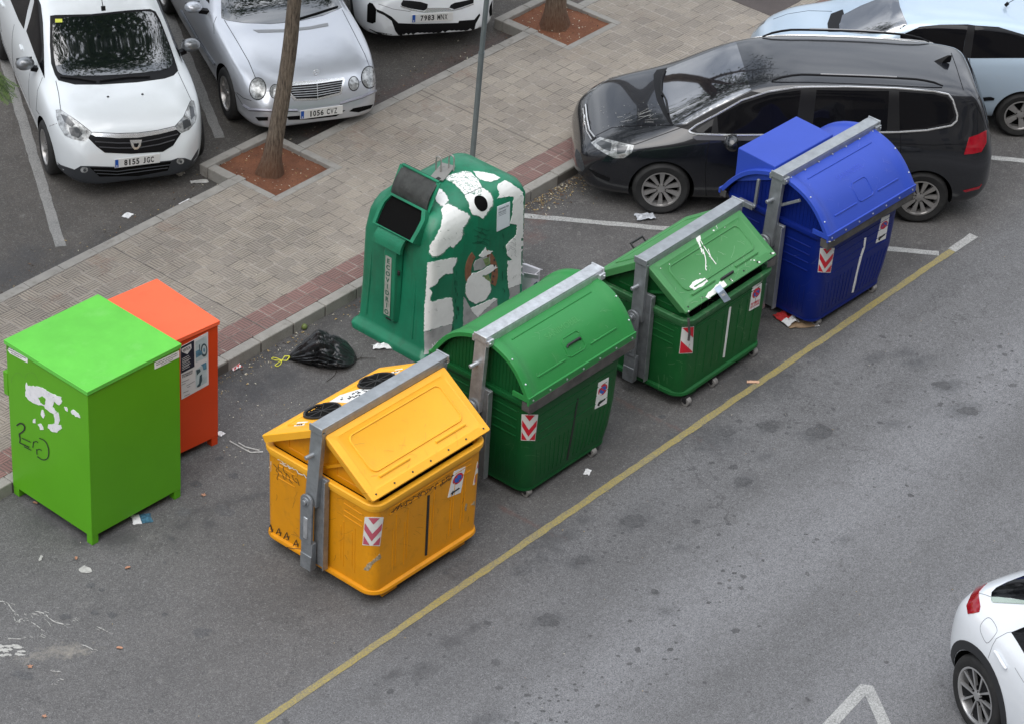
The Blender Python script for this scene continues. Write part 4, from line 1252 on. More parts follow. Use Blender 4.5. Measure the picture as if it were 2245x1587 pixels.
M_gl1 = mat('green_container_lid', (.026, .205, .050), spec=.3, rough=.42, var=.05, vs=2, dirt=.10, dirtc=(.12, .28, .11), bump=.06, bs=90)
g1 = thing('waste_container', 'green container with rounded barrel lid and bright beam, behind the yellow one', 'waste container', (-.038, .986, 0), -.007, 'roadside waste containers')
sec1 = [(.095, .645, .545, 0), (.30, .680, .575, 0), (.60, .710, .592, 0), (1.0, .725, .60, 0), (1.22, .735, .615, 0)]
arc1 = arcpts(-.635, 1.345, -.02, 1.765, .60, 1.30)
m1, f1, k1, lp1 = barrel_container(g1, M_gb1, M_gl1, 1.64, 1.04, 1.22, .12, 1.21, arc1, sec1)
add_arms(g1, 1.60, -.07, -.03, 1.83, M_galvl, M_galv, zpiv=.99, xo=.045, caps=True)
castors(g1, [(-.56, -.50), (.42, -.53), (-.52, .40)])
pj = Proj(mkbvh(m1, f1, k1), g1)
z = zpx((920, 560), 2.834)
chevron(g1, pj, z((635, 984), (735, 986), (716, 1148), (630, 1145)))
chevron(g1, pj, z((1240, 655), (1258, 645), (1243, 800), (1223, 803)), False, 'S')
noparking(g1, pj, z((1110, 790), (1174, 755), (1160, 915), (1087, 952)))
mb = MB(); patch(mb, pj, z((980, 885), (987, 883), (955, 1080), (920, 1265), (911, 1268), (945, 1080)), 8, .005)
build('black_tape', mb, M_ink, g1)
mb = MB(); mb.tube([lp1(-.10, .27, .010), lp1(-.09, .27, .030), lp1(.09, .27, .030), lp1(.10, .27, .010)], .013, 8)
build('handle', mb, M_black, g1)
mb = MB()
tx, tf = text2d('SANIMOBEL', .095, .0)
vs_ = [lp1(a * 1.0 - .02, .52 + b * 1.3, .004) for a, b in tx]
mb.add(vs_, tf); build('embossed_lettering', mb, mat('embossed_green', (.05, .26, .07), rough=.5), g1)
rnd = random.Random(2); mb = MB()
for i in range(16):
    c0 = (920 + (1140 + i * 5) / 2.834, 560 + (668 - i * 3.0) / 2.834)
    patch(mb, pj, [(c0[0] + rnd.uniform(1, 3) * math.cos(t), c0[1] + rnd.uniform(.5, 2) * math.sin(t)) for t in (0, 1, 2, 3, 4, 5)], 4, .008, skirt=False)
build('bird_droppings', mb, M_splat, g1)
mb = MB(); mb.lathe([(0, -.012), (.045, -.010), (.045, .01), (0, .012)], 'x', (-.745, .47, 1.23), 16)
build('hinge_cap', mb, M_paper, g1)

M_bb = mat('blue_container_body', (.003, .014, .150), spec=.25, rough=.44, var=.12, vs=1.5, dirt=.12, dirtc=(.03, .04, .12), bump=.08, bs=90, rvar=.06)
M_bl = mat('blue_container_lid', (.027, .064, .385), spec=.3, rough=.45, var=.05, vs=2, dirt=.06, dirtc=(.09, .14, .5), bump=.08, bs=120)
bl = thing('paper_container', 'blue container with barrel lid and boxy hopper on top, next to the dark van', 'waste container', (4.485, .747, 0), -.032, 'roadside waste containers')
sec2 = [(.11, .640, .590, 0), (.30, .675, .615, 0), (.60, .705, .642, 0), (1.0, .715, .655, 0), (1.25, .725, .665, 0)]
arc2 = arcpts(-.735, 1.335, -.03, 1.785, .69, 1.30)
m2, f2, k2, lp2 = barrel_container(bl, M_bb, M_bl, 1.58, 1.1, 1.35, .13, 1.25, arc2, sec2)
add_arms(bl, 1.54, -.07, -.03, 1.84, M_galv, M_galv, zpiv=.99, xo=.05, caps=True)
castors(bl, [(-.48, -.54), (.52, -.56)])
# hopper box on the rear half of the lid
mb = MB()
hx0, hx1 = -.755, .27
prof = [(.03, 1.70), (.48, 1.46), (.52, 1.44), (.53, 1.80), (.05, 1.785)]
prof = [(.04, 1.66), (.56, 1.42), (.56, 1.835), (.06, 1.815)]
mb.prism(prof, 'x', hx0 + .02, hx1 + .02)
build('hopper', mb, M_bl, bl, bevel=.008)
mb = MB()
mb.box((-.80, .33, 1.27), (.05, .20, .06)); mb.bar((-.79, .22, 1.30), (-.79, .21, 1.62), .03, .03, up=(0, 1, 0)); mb.tube([(-.79, .22, 1.29), (-.82, .22, 1.29)], .02, 8)
build('lid_stay', mb, M_galv, bl, bevel=.003); mb = MB(); mb.bar((-.79, -.12, 1.45), (-.79, -.34, 1.60), .03, .03)
build('lid_stay', mb, M_galv, bl, bevel=.003)
pj = Proj(mkbvh(m2, f2, k2), bl)
z = zpx((1560, 240), 3.174)
chevron(bl, pj, z((755, 966), (855, 965), (826, 1138), (738, 1133)))
chevron(bl, pj, z((1307, 670), (1329, 660), (1300, 815), (1277, 828)), False, 'S')
noparking(bl, pj, z((1182, 757), (1239, 731), (1209, 900), (1142, 932)))
mb = MB(); patch(mb, pj, z((1062, 897), (1075, 893), (1066, 960), (1042, 1035), (986, 1273), (974, 1276), (1030, 1030), (1056, 955)), 8, .005)
build('white_tape', mb, M_paper, bl)
mb = MB(); tx, tf = text2d('SANIMOBEL', .085, .0)
mb.add([lp2(a * 1.0 - .02, .54 + b * 1.3, .004) for a, b in tx], tf); build('embossed_lettering', mb, mat('embossed_blue', (.04, .08, .50), rough=.5), bl)
mb = MB()
for (a, b) in ((818, 918), (850, 912)):
    c0 = z((a, b))[0]; patch(mb, pj, [(c0[0] + 2.2 * math.cos(t), c0[1] + 1.6 * math.sin(t)) for t in (0, 1, 2, 3, 4, 5)], 4, .012, skirt=False)
build('bird_droppings', mb, M_splat, bl)

def scratches(root, pj, zf, box, n, c, seed, w=(.3, .8), name='scratch'):
    rnd = random.Random(seed); mb = MB()
    for i in range(n):
        a, b = quad_lerp(box, rnd.random(), rnd.random()); an = rnd.choice((rnd.uniform(-.4, .4), rnd.uniform(1.2, 1.9), rnd.uniform(0, 3.1))); l_ = rnd.uniform(2, 16) * (1 if rnd.random() < .8 else 2)
        p0 = (a, b); p1 = (a + l_ * .5 * math.cos(an) + rnd.uniform(-1, 1), b + l_ * .5 * math.sin(an)); p2 = (a + l_ * math.cos(an + .15), b + l_ * math.sin(an + .15))
        ribbon(mb, pj, [p0, p1, p2], rnd.uniform(*w), 3, .0025)
    build(name, mb, mat(name + '_' + root.name.replace('.', '_'), c, rough=.7), root)
pY = Proj(mkbvh(ymb, yf_, yk_), yb_root); pG = Proj(mkbvh(gmb, gf_, gk_), g2); pH = Proj(mkbvh(m1, f1, k1), g1); pB = Proj(mkbvh(m2, f2, k2), bl)
scratches(yb_root, pY, None, [(730, 1090), (1040, 990), (1030, 1160), (720, 1240)], 46, (.30, .14, .02), 1); scratches(yb_root, pY, None, [(600, 1000), (670, 1020), (660, 1200), (590, 1150)], 20, (.28, .15, .03), 2)
scratches(yb_root, pY, None, [(740, 960), (960, 820), (1050, 940), (830, 1070)], 26, (.55, .30, .05), 3)
scratches(g2, pG, None, [(1430, 690), (1680, 610), (1660, 740), (1440, 840)], 50, (.10, .22, .10), 4); scratches(g2, pG, None, [(1440, 590), (1620, 480), (1690, 560), (1510, 680)], 34, (.20, .38, .20), 5)
scratches(g1, pH, None, [(1100, 900), (1350, 800), (1310, 940), (1130, 1050)], 46, (.05, .16, .06), 6); scratches(g1, pH, None, [(1110, 750), (1290, 640), (1370, 710), (1180, 830)], 24, (.12, .34, .14), 7)
scratches(bl, pB, None, [(1740, 560), (1960, 470), (1930, 600), (1770, 690)], 46, (.04, .06, .20), 8); scratches(bl, pB, None, [(1750, 390), (1900, 300), (1980, 380), (1830, 480)], 24, (.10, .14, .50), 9)

# ---- two steel boxes
def steel_box(root, matb, matt, L, D, H, leg=.10, door=None):
    mb = MB()
    mb.box((0, 0, (H + leg) / 2 - .01), (L, D, H - leg - .02))
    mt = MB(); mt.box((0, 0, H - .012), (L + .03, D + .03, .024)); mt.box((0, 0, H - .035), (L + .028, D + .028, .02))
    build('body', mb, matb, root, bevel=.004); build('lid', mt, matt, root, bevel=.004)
    for sx in (-1, 1):
        for sy in (-1, 1):
            m = MB(); m.box((sx * (L / 2 - .042), sy * (D / 2 - .042), leg / 2), (.078, .078, leg - .002)); build('leg', m, matb, root, bevel=.003)
    return mb
GX, GY, GYAW, GW, GD, GH = -4.1144, 2.9374, -.036, 1.136, 1.154, 1.783
gc = Vector((GX, GY)) + Vector((math.cos(GYAW), math.sin(GYAW))) * GW / 2 + Vector((-math.sin(GYAW), math.cos(GYAW))) * GD / 2
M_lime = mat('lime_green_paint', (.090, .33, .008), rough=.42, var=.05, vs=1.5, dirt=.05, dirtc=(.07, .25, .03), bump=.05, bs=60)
M_limet = mat('lime_green_top', (.11, .48, .055), rough=.5, var=.08, vs=3.5, dirt=.30, dirtc=(.20, .56, .14), ds=4)  # sheen of the sky on the lid is put into this paler green
gbx = thing('steel_collection_box', 'large lime green steel box with torn paper and black scrawl on its side', 'collection box', (gc.x, gc.y, 0), GYAW)
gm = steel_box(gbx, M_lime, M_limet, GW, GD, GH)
pj = Proj(gm.bvh(), gbx)
z = zpx((0, 580), 2.48)
mb = MB()
tears = [((142, 637), (150, 655), (200, 660), (240, 672), (265, 690), (290, 700), (300, 735), (288, 770), (310, 800), (295, 808), (270, 800), (240, 770), (200, 755), (160, 740), (142, 715)),
         ((292, 700), (310, 710), (335, 720), (338, 745), (325, 765), (308, 755), (295, 740)),
         ((225, 790), (238, 785), (242, 820), (235, 835), (222, 810)), ((180, 835), (192, 838), (194, 862), (183, 858)),
         ((385, 790), (400, 782), (428, 805), (438, 830), (420, 828), (395, 808)), ((350, 768), (362, 775), (372, 795), (358, 790)),
         ((262, 868), (300, 862), (330, 870), (335, 890), (310, 908), (280, 902), (264, 885)), ((205, 865), (228, 862), (236, 895), (222, 893)),
         ((296, 812), (318, 800), (330, 845), (322, 862), (300, 860))]
for i, q in enumerate(tears): patch(mb, pj, rough2d(z(*q), 4, 1.3, 20 + i), 8, .004)
M_torn = mat('torn_paper', (.68, .68, .70), rough=.8, var=.10, vs=9, dirt=.5, dirtc=(.36, .38, .46), ds=14)
build('torn_poster', mb, M_torn, gbx)
mb = MB(); patch(mb, pj, rough2d(z((212, 722), (235, 712), (250, 730), (245, 760), (222, 748)), 3, .8, 31), 8, .006); build('torn_gap', mb, M_lime, gbx)
mb = MB()
qa = z((30, 432), (152, 494), (151, 534), (31, 470)); qb = z((839, 532), (973, 468), (974, 504), (840, 568))
for q in (qa, qb):
    patch(mb, pj, q, 10, .004)
    for i, tx in enumerate(('Prohibido fijar carteles o Graffitis.', 'Responsables: Empresa Anunciadora', 'Arts. 269/3 y 264/3 C.P.')):
        text_on(mb, pj, tx, sub_quad(q, .05 if i < 2 else .25, .14 + i * .28, .95 if i < 2 else .75, .32 + i * .28), .0055, 1, .03)
build('warning_label', mb, [M_paper, M_ink], gbx)
mb = MB()
for pts, w in ((((92, 873), (110, 858), (130, 865), (138, 885), (128, 905), (105, 918)), 2.6), (((105, 918), (112, 945), (108, 965)), 1.9), (((108, 965), (160, 990)), 1.8), (((120, 940), (168, 962)), 1.6), (((132, 986), (172, 1006)), 1.6),
               (((184, 958), (180, 992)), 1.5), (((182, 965), (200, 955), (208, 966)), 1.5), (((200, 1000), (203, 1030)), 1.4), (((203, 1006), (215, 998), (228, 1008)), 1.4), (((215, 940), (250, 955), (268, 1000), (265, 1050), (235, 1062), (205, 1040)), 1.7)):
    ribbon(mb, pj, smooth2d(z(*pts), 2, False), w * 1.25, 3, .005)
build('graffiti', mb, M_ink, gbx)
mb = MB()
ribbon(mb, pj, smooth2d(z((62, 640), (70, 600), (105, 580), (125, 610)), 2, False), .5, 4, .004); ribbon(mb, pj, smooth2d(z((135, 620), (150, 585), (190, 585), (212, 640)), 2, False), .5, 4, .004)
build('scratch', mb, mat('scratched_green', (.10, .24, .05), rough=.6), gbx)
mb = MB(); mb.box((-GW / 2 + .02, GD / 2 + .03, 1.28), (.05, .06, .26)); build('hasp_guard', mb, M_lime, gbx, bevel=.004)

pr = (-2.142, 3.226)
rh = 1.50
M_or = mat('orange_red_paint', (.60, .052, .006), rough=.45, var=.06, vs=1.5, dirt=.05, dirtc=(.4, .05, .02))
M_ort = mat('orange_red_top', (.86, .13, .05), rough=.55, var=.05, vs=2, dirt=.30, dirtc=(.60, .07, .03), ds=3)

RH, RL, RD, RYAW = 1.465, .95, .96, -.106
corner = Vector((-2.10, 3.264)); ex = Vector((math.cos(RYAW), math.sin(RYAW))); ey = Vector((-math.sin(RYAW), math.cos(RYAW)))
rc = corner - ex * RL / 2 + ey * RD / 2
rbx = thing('steel_collection_box', 'smaller orange-red steel box with a moped poster, behind the lime green one', 'collection box', (rc.x, rc.y, 0), RYAW)
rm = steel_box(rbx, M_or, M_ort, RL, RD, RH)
pj = Proj(rm.bvh(), rbx)
z = zpx((380, 680), 7.215)
Q = z((108, 585), (545, 348), (556, 1170), (126, 1408))
mb = MB()
patch(mb, pj, Q, 7, .004, 0)
patch(mb, pj, z((112, 585), (322, 472), (330, 888), (116, 1000)), 7, .0055, 1, skirt=False)
patch(mb, pj, z((122, 612), (275, 530), (282, 600), (215, 695), (130, 660)), 6, .007, 0, skirt=False)
for i in range(8): ribbon(mb, pj, z((132 , 768 + i * 25), (240 + (i % 3) * 14, 712 + i * 24)), .9, 4, .007, 0)
text_on(mb, pj, 'VERTICAL', z((135, 622), (268, 552), (270, 600), (140, 668)), .0085, 1, .02)
text_on(mb, pj, 'REPARACION', z((125, 1018), (300, 935), (302, 960), (127, 1044)), .006, 1, .02); text_on(mb, pj, 'A DOMICILIO', z((125, 1050), (300, 966), (302, 992), (127, 1074)), .006, 1, .02)
for (a, b, c_, d_) in ((125, 1135, 245, 1085), (125, 1175, 190, 1145), (200, 1190, 330, 1115), (215, 1215, 262, 1190), (150, 1300, 235, 1262), (170, 1350, 255, 1310)): ribbon(mb, pj, z((a, b), (c_, d_)), .8, 4, .006, 1)
patch(mb, pj, z((345, 500), (522, 402), (530, 740), (348, 825)), 7, .0055, 2, skirt=False)
patch(mb, pj, z((345, 940), (520, 815), (528, 1130), (350, 1228)), 7, .0055, 2, skirt=False)
ell = lambda cx_, cy_, rx, ry, n=22: [(cx_ + rx * math.cos(2 * PI * i / n), cy_ + ry * math.sin(2 * PI * i / n)) for i in range(n)]
patch(mb, pj, z(*ell(480, 630, 52, 105)), 4, .007, 3, skirt=False); patch(mb, pj, z(*ell(480, 625, 34, 72)), 4, .008, 2, skirt=False); patch(mb, pj, z(*ell(478, 628, 14, 34)), 4, .009, 4, skirt=False)
patch(mb, pj, z((345, 650), (400, 620), (440, 650), (460, 690), (350, 755)), 4, .008, 4, skirt=False)
patch(mb, pj, z((398, 545), (412, 540), (415, 640), (402, 645)), 3, .008, 3, skirt=False)
patch(mb, pj, z((430, 860), (515, 815), (520, 920), (470, 940), (455, 880)), 4, .007, 4, skirt=False); patch(mb, pj, z((355, 940), (415, 920), (425, 960), (365, 1025)), 4, .007, 3, skirt=False)
patch(mb, pj, z((410, 1030), (445, 1000), (450, 1100), (420, 1190), (375, 1215), (368, 1190), (400, 1150)), 4, .007, 3, skirt=False)
build('poster', mb, [mat('poster_paper', (.62, .61, .64), rough=.6, var=.05), mat('poster_navy', (.008, .012, .03), rough=.5), mat('poster_grey', (.42, .50, .54), rough=.5, var=.15, vs=16), mat('poster_dark', (.04, .07, .09), rough=.5), mat('poster_blue', (.08, .20, .30), rough=.5, var=.4, vs=30)], rbx)

# ---- bottle bank
M_ig = mat('bottle_bank_green', (.010, .165, .085), rough=.42, var=.28, vs=1.6, dirt=.35, dirtc=(.02, .09, .05), bump=.08, streak=.5, rvar=.1)
M_ig.node_tree.nodes['Principled BSDF'].inputs['Coat Weight'].default_value = .15
M_igd = mat('bottle_bank_lining', (.030, .032, .030), rough=.6, var=.5, vs=9, dirt=.5, dirtc=(.09, .09, .085))
ig = thing('bottle_bank', 'tall green glass bank with peeling white posters and an open black hatch', 'bottle bank', (1.254, 3.236, 0), -.023)
isec = [(0.0, .865, .535), (.055, .872, .54), (.085, .855, .53), (.11, .81, .505), (.16, .79, .495), (.6, .765, .49), (1.2, .752, .485), (1.42, .742, .475), (1.50, .725, .462), (1.57, .68, .435), (1.63, .59, .385), (1.672, .45, .29), (1.695, .28, .18), (1.70, .1, .06)]
mb = MB()
mb.loft([ring3(hx, hy, .07 if zz < 1.3 else (.09 if zz < 1.48 else .13), zz, 7, (.03 if zz > 1.4 else 0), 0) for zz, hx, hy in isec])
# side grooves and centre seam
igb = MB(); igb.add(mb.v, mb.f)
pt = lambda z_, y_: Vector((-(.79 + (.735 - .79) * (z_ - .16) / 1.04) - .0, y_, z_))
mb.tube([pt(.2, -.30), pt(.7, -.29), pt(1.2, -.28)], .010, 6); mb.tube([pt(.2, .36), pt(.7, .35), pt(1.2, .34)], .012, 6)
for x_ in (): mb.tube([(x_ + .0, -.497, .2), (x_, -.492, .7), (x_, -.488, 1.2), (x_, -.475, 1.42), (x_ - .02, -.452, 1.53)], .010, 6)
build('body', mb, M_ig, ig, smooth=40)
# hatch frame on the end, opened flap, hood and instruction column
mb = MB()
F = lambda a, b, h=0.0: Vector((-.815 + b * .20 - h * .78, a, 1.40 + b * .255 + h * .62))
def fr(a, b): return [F(a, b, -.12), F(a, b, .03)]
outer = [(-.31, -.06), (.26, -.06), (.275, .35), (.275, .75), (.23, 1.06), (-.27, 1.06), (-.32, .75), (-.32, .35)]
mb.loft([[F(a, b, -.2) for a, b in outer], [F(a, b, .035) for a, b in outer], [F(a * .86, b * .90 + .03, .035) for a, b in outer], [F(a * .86, b * .90 + .03, -.0) for a, b in outer]], cap0=False, cap1=False)
build('hatch_frame', mb, M_ig, ig, smooth=30)
mb = MB(); mb.add([F(a * .87, b * .9 + .03, .004) for a, b in outer], [tuple(range(8))]); build('hatch_opening', mb, M_hole, ig, smooth=0)
mb = MB()
fl = []
for i in range(7):
    t = i / 6; x_ = -.60 + .17 * t - .05 * math.sin(t * PI) * 1.0; zz = 1.63 + .30 * t
    fl.append([Vector((x_, .245 - .0 * t, zz)), Vector((x_, -.255, zz)), Vector((x_ + .022, -.255, zz + .012)), Vector((x_ + .022, .245, zz + .012))])
mb.loft(fl); build('hatch_flap', mb, M_igd, ig, smooth=30)
mb = MB(); mb.box((-.432, -.005, 1.937), (.03, .51, .014)); mb.bar((-.585, -.262, 1.64), (-.435, -.262, 1.93), .012, .05, up=(0, 1, 0)); mb.bar((-.585, .252, 1.64), (-.435, .252, 1.93), .012, .05, up=(0, 1, 0))
build('flap_edge', mb, M_ig, ig, smooth=0)
mb = MB()
hd = []
for i in range(9):
    t = i / 8; a_ = R(80 - 75 * t)
    hd.append([Vector((-.78 - .125 * math.cos(a_) - .0, y_, 1.20 + .20 * math.sin(a_) ** .8)) for y_ in (.175 - .02 * t + .05 * t, -.205 + .02 * t)] + [Vector((-.765 - .10 * math.cos(a_), y_, 1.185 + .18 * math.sin(a_) ** .8)) for y_ in (-.19, .19)])
mb.loft(hd); build('hood', mb, M_ig, ig, smooth=40)
mb = MB()
cs = lambda z_, w, d_: [Vector((-.77 + .02 * (1.2 - z_) * 0 - .0, .0 + w, z_)), Vector((-.77 - d_, w * .72, z_)), Vector((-.77 - d_, -w * .72, z_)), Vector((-.77, -w, z_))]
mb.loft([cs(.30, .095, .045), cs(.34, .10, .075), cs(1.12, .115, .085), cs(1.20, .11, .06)])
mb.box((-.80, .06, 1.215), (.06, .06, .06)); 
mb.box((-.815, -.09, .93), (.02, .05, .06), 1); mb.box((-.835, .0, .335), (.02, .07, .035), 1)
col_o = build('instruction_column', mb, [M_ig, M_black], ig, smooth=30, bevel=.008)
mb = MB(); mb.box((-.8565, .010, .74), (.004, .085, .72))
rot = Matrix.Rotation(R(90), 3, 'X') 
for i, ch in enumerate('ECOVIDRIO'):
    tx, tf = text2d(ch, .075, .002)
    mb.add([Vector((-.862, .010 - a, 1.045 - i * .078 + b)) for a, b in tx], tf, 1)
build('name_strip', mb, [mat('weathered_label', (.30, .32, .28), rough=.8, var=.2, vs=18), mat('label_letters', (.02, .10, .06), rough=.6)], ig, smooth=0)
mb = MB()
mb.box((.03, .10, 1.722), (.34, .15, .012), rot=Matrix.Rotation(.35, 3, 'Z')); mb.box((-.11, .03, 1.728), (.04, .04, .01), 1)
for dx in (-.02, .10):
    x_, y_ = .03 + dx, .13 - dx * .6
    mb.tube([(x_, y_ + .035, 1.72)] + [(x_, y_ + .035 * math.cos(a_), 1.86 + .035 * math.sin(a_)) for a_ in [PI * i / 8 for i in range(9)]] + [(x_, y_ - .035, 1.72)], .008, 8)
build('lifting_hook', mb, [mat('dull_steel', (.33, .32, .30), rough=.5, metal=.6, dirt=.5), M_black], ig)
pj = Proj(igb.bvh(), ig)
z = zpx((740, 320), 3.174)
M_post = mat('peeling_poster_white', (.74, .74, .72), rough=.7, var=.06, vs=5, dirt=.35, dirtc=(.45, .45, .44), ds=10, bump=.5, bs=14)
M_postg = mat('peeling_poster_grey', (.34, .34, .335), rough=.7, var=.25, vs=7, dirt=.5, dirtc=(.22, .21, .20))
shapes = [
 ((745, 230), (800, 200), (880, 180), (930, 190), (980, 240), (1000, 290), (1060, 330), (1080, 370), (1075, 420), (1050, 450), (1030, 480), (1010, 510), (985, 490), (940, 480), (920, 440), (905, 390), (880, 340), (850, 300), (800, 260)),
 ((945, 178), (1000, 185), (1090, 200), (1130, 225), (1110, 240), (1060, 255), (990, 235), (960, 205)),
 ((1115, 270), (1160, 245), (1200, 260), (1260, 300), (1288, 325), (1290, 350), (1180, 352), (1110, 370), (1130, 340), (1112, 300)),
 ((685, 300), (720, 305), (760, 350), (772, 385), (740, 420), (715, 420), (690, 390), (678, 360)),
 ((735, 420), (770, 405), (820, 430), (860, 455), (900, 470), (918, 490), (905, 530), (870, 570), (870, 620), (850, 660), (800, 710), (780, 695), (740, 740), (700, 768), (660, 770), (640, 740), (645, 690), (680, 640), (715, 570), (730, 500), (722, 450)),
 ((628, 812), (700, 800), (780, 785), (830, 780), (825, 810), (800, 850), (800, 890), (750, 890), (700, 930), (690, 960), (640, 990), (655, 1020), (640, 1080), (612, 1080), (620, 950)),
 ((610, 1070), (660, 1085), (760, 1060), (795, 1060), (800, 1120), (805, 1180), (795, 1240), (700, 1262), (604, 1290), (606, 1180)),
 ((1225, 352), (1292, 352), (1291, 500), (1290, 700), (1287, 960), (1190, 990), (1181, 900), (1185, 802), (1215, 800), (1180, 760), (1172, 690), (1245, 620), (1248, 550), (1200, 545), (1215, 480), (1218, 420)),
 ((890, 990), (900, 930), (940, 890), (1000, 870), (1060, 830), (1100, 830), (1110, 850), (1050, 890), (1005, 905), (1060, 950), (1065, 1010), (1030, 1070), (960, 1100), (910, 1070), (890, 1030)),
 ((985, 765), (1028, 705), (1030, 728), (1075, 735), (1060, 752), (1005, 778)),
 ((925, 1130), (1000, 1100), (1085, 1062), (1110, 1068), (1030, 1130), (975, 1195), (940, 1160)),
]
mb = MB()
for i, q in enumerate(shapes):
    mx, my = sum(p[0] for p in q) / len(q), sum(p[1] for p in q) / len(q)
    if i not in (1, 2, 7): patch(mb, pj, rough2d(z(*[(mx + (a - mx) * 1.045 + 2, my + (b - my) * 1.03 + 3) for a, b in q]), 3, 1.7, 150 + i), 6, .0035, 7)
    patch(mb, pj, rough2d(z(*q), 3, 1.15, 50 + i), 6, .0055, 0)
for i, q in enumerate([((604, 1292), (700, 1264), (795, 1242), (790, 1300), (745, 1340), (700, 1400), (650, 1445), (603, 1455)), ((1190, 992), (1287, 962), (1286, 1040), (1240, 1062), (1190, 1095), (1200, 1040)), ((878, 1050), (925, 1130), (940, 1165), (975, 1198), (1030, 1132), (1112, 1070), (1112, 1130), (1000, 1200), (872, 1280)), ((960, 800), (1000, 780), (1060, 760), (1060, 815), (1000, 860), (950, 872), (945, 830))]):
    patch(mb, pj, rough2d(z(*q), 5, .8, 70 + i), 7, .004, 1)
# remains of the round poster
def arc_poly(cx_, cy_, rx, ry, a0, a1, w, n=14):
    o = [(cx_ + rx * math.cos(R(a0 + (a1 - a0) * i / n)), cy_ + ry * math.sin(R(a0 + (a1 - a0) * i / n))) for i in range(n + 1)]
    return o + [(cx_ + (rx - w) * math.cos(R(a1 + (a0 - a1) * i / n)), cy_ + (ry - w) * math.sin(R(a1 + (a0 - a1) * i / n))) for i in range(n + 1)]
patch(mb, pj, z(*arc_poly(1000, 885, 114, 175, -68, 32, 42)), 5, .004, 2); patch(mb, pj, z(*arc_poly(1000, 885, 114, 175, 160, 235, 42)), 5, .004, 2)
patch(mb, pj, z((1060, 930), (1078, 920), (1060, 968), (1020, 935), (1008, 912), (1050, 895)), 5, .004, 3); patch(mb, pj, z((1010, 790), (1050, 775), (1062, 820), (1030, 838)), 5, .0045, 3)
for i in range(5):
    patch(mb, pj, z(*ell(1095 - i * 3.2 - abs(i - 2) * 3, 795 + i * 38, 7, 9, 8)), 4, .006, 4, skirt=False)
# crackle in the top sheet and pen marks
rnd = random.Random(11)
for i in range(120):
    x_, y_ = rnd.uniform(755, 1000), rnd.uniform(185, 340)
    if not inside((x_, y_), [(a, b) for a, b in shapes[0]]): continue
    a_ = rnd.uniform(0, PI); l_ = rnd.uniform(8, 22)
    ribbon(mb, pj, z((x_, y_), (x_ + l_ * math.cos(a_), y_ + l_ * .6 * math.sin(a_)), (x_ + l_ * 1.5 * math.cos(a_ + .6), y_ + l_ * .9 * math.sin(a_ + .6))), .8, 3, .0065, 5)
ribbon(mb, pj, z((885, 345), (1003, 292)), 1.1, 4, .0065, 4)
for i in range(46):
    q = shapes[rnd.choice((1, 2, 3, 4, 4, 4, 5, 6, 7, 7, 7))]
    x_, y_ = rnd.uniform(min(p[0] for p in q), max(p[0] for p in q)), rnd.uniform(min(p[1] for p in q), max(p[1] for p in q))
    if inside((x_, y_), list(q)): scribble(mb, pj, *z((x_, y_), (x_ + rnd.uniform(-24, 24), y_ + rnd.uniform(-20, 20))), 3, 1.5, rnd.uniform(.4, .8), 200 + i, .0065, 6)
for i in range(9): scribble(mb, pj, *z((1195 + rnd.uniform(-8, 60), 640 + i * 14), (1240, 660 + i * 14)), 4, 2, .6, 300 + i, .0065, 6)
text_on(mb, pj, 'NOS VE', z((650, 1378), (772, 1322), (776, 1362), (655, 1424)), .006, 0, .02)
build('torn_poster', mb, [M_post, M_postg, mat('poster_brown', (.22, .10, .055), rough=.7, var=.2, vs=20), mat('poster_olive', (.17, .24, .10), rough=.7, var=.4, vs=30), mat('pen_dark', (.05, .05, .05), rough=.7), M_ig, mat('pencil_grey', (.30, .31, .31), rough=.8), mat('glue_residue', (.10, .22, .16), rough=.8, var=.4, vs=30, dirt=.7, dirtc=(.34, .37, .34), ds=22)], ig, smooth=60)
mb = MB(); patch(mb, pj, smooth2d(z((948, 375), (960, 352), (1000, 348), (1030, 370), (1044, 410), (1035, 445), (1000, 462), (970, 440), (950, 405)), 2), 5, .008)
build('round_opening', mb, M_hole, ig)
mb = MB(); Q = z((1110, 425), (1198, 390), (1195, 555), (1107, 598)); patch(mb, pj, Q, 7, .006)
text_on(mb, pj, '¿Contenedor lleno', sub_quad(Q, .08, .08, .92, .18), .0075, 1, .02); text_on(mb, pj, 'roto o sucio?', sub_quad(Q, .08, .2, .7, .29), .0075, 1, .02)
for i in range(2): ribbon(mb, pj, [quad_lerp(Q, .1, .34 + i * .06), quad_lerp(Q, .7, .34 + i * .06)], .7, 4, .0075, 1)
build('paper_label', mb, [mat('label_white', (.66, .70, .74), rough=.4), mat('label_text', (.12, .14, .18), rough=.6)], ig)
mb = MB()
for i in range(30):
    x_, y_ = rnd.choice([(820, 950), (830, 1110), (800, 1210), (1150, 650), (1150, 880), (1160, 950)]); x_ += rnd.uniform(-14, 14); y_ += rnd.uniform(-80, 80)
    ribbon(mb, pj, z((x_, y_), (x_ + rnd.uniform(-3, 3), y_ + rnd.uniform(10, 36))), rnd.uniform(.6, 1.6), 4, .004)
for i in range(12): scribble(mb, pj, *z((950 + rnd.uniform(-10, 90), 570 + i * 10), (1000 + rnd.uniform(-30, 60), 590 + i * 9)), 5, 3, .7, 400 + i, .004)
build('black_scratches', mb, mat('dark_green_mark', (.008, .06, .035), rough=.6), ig)

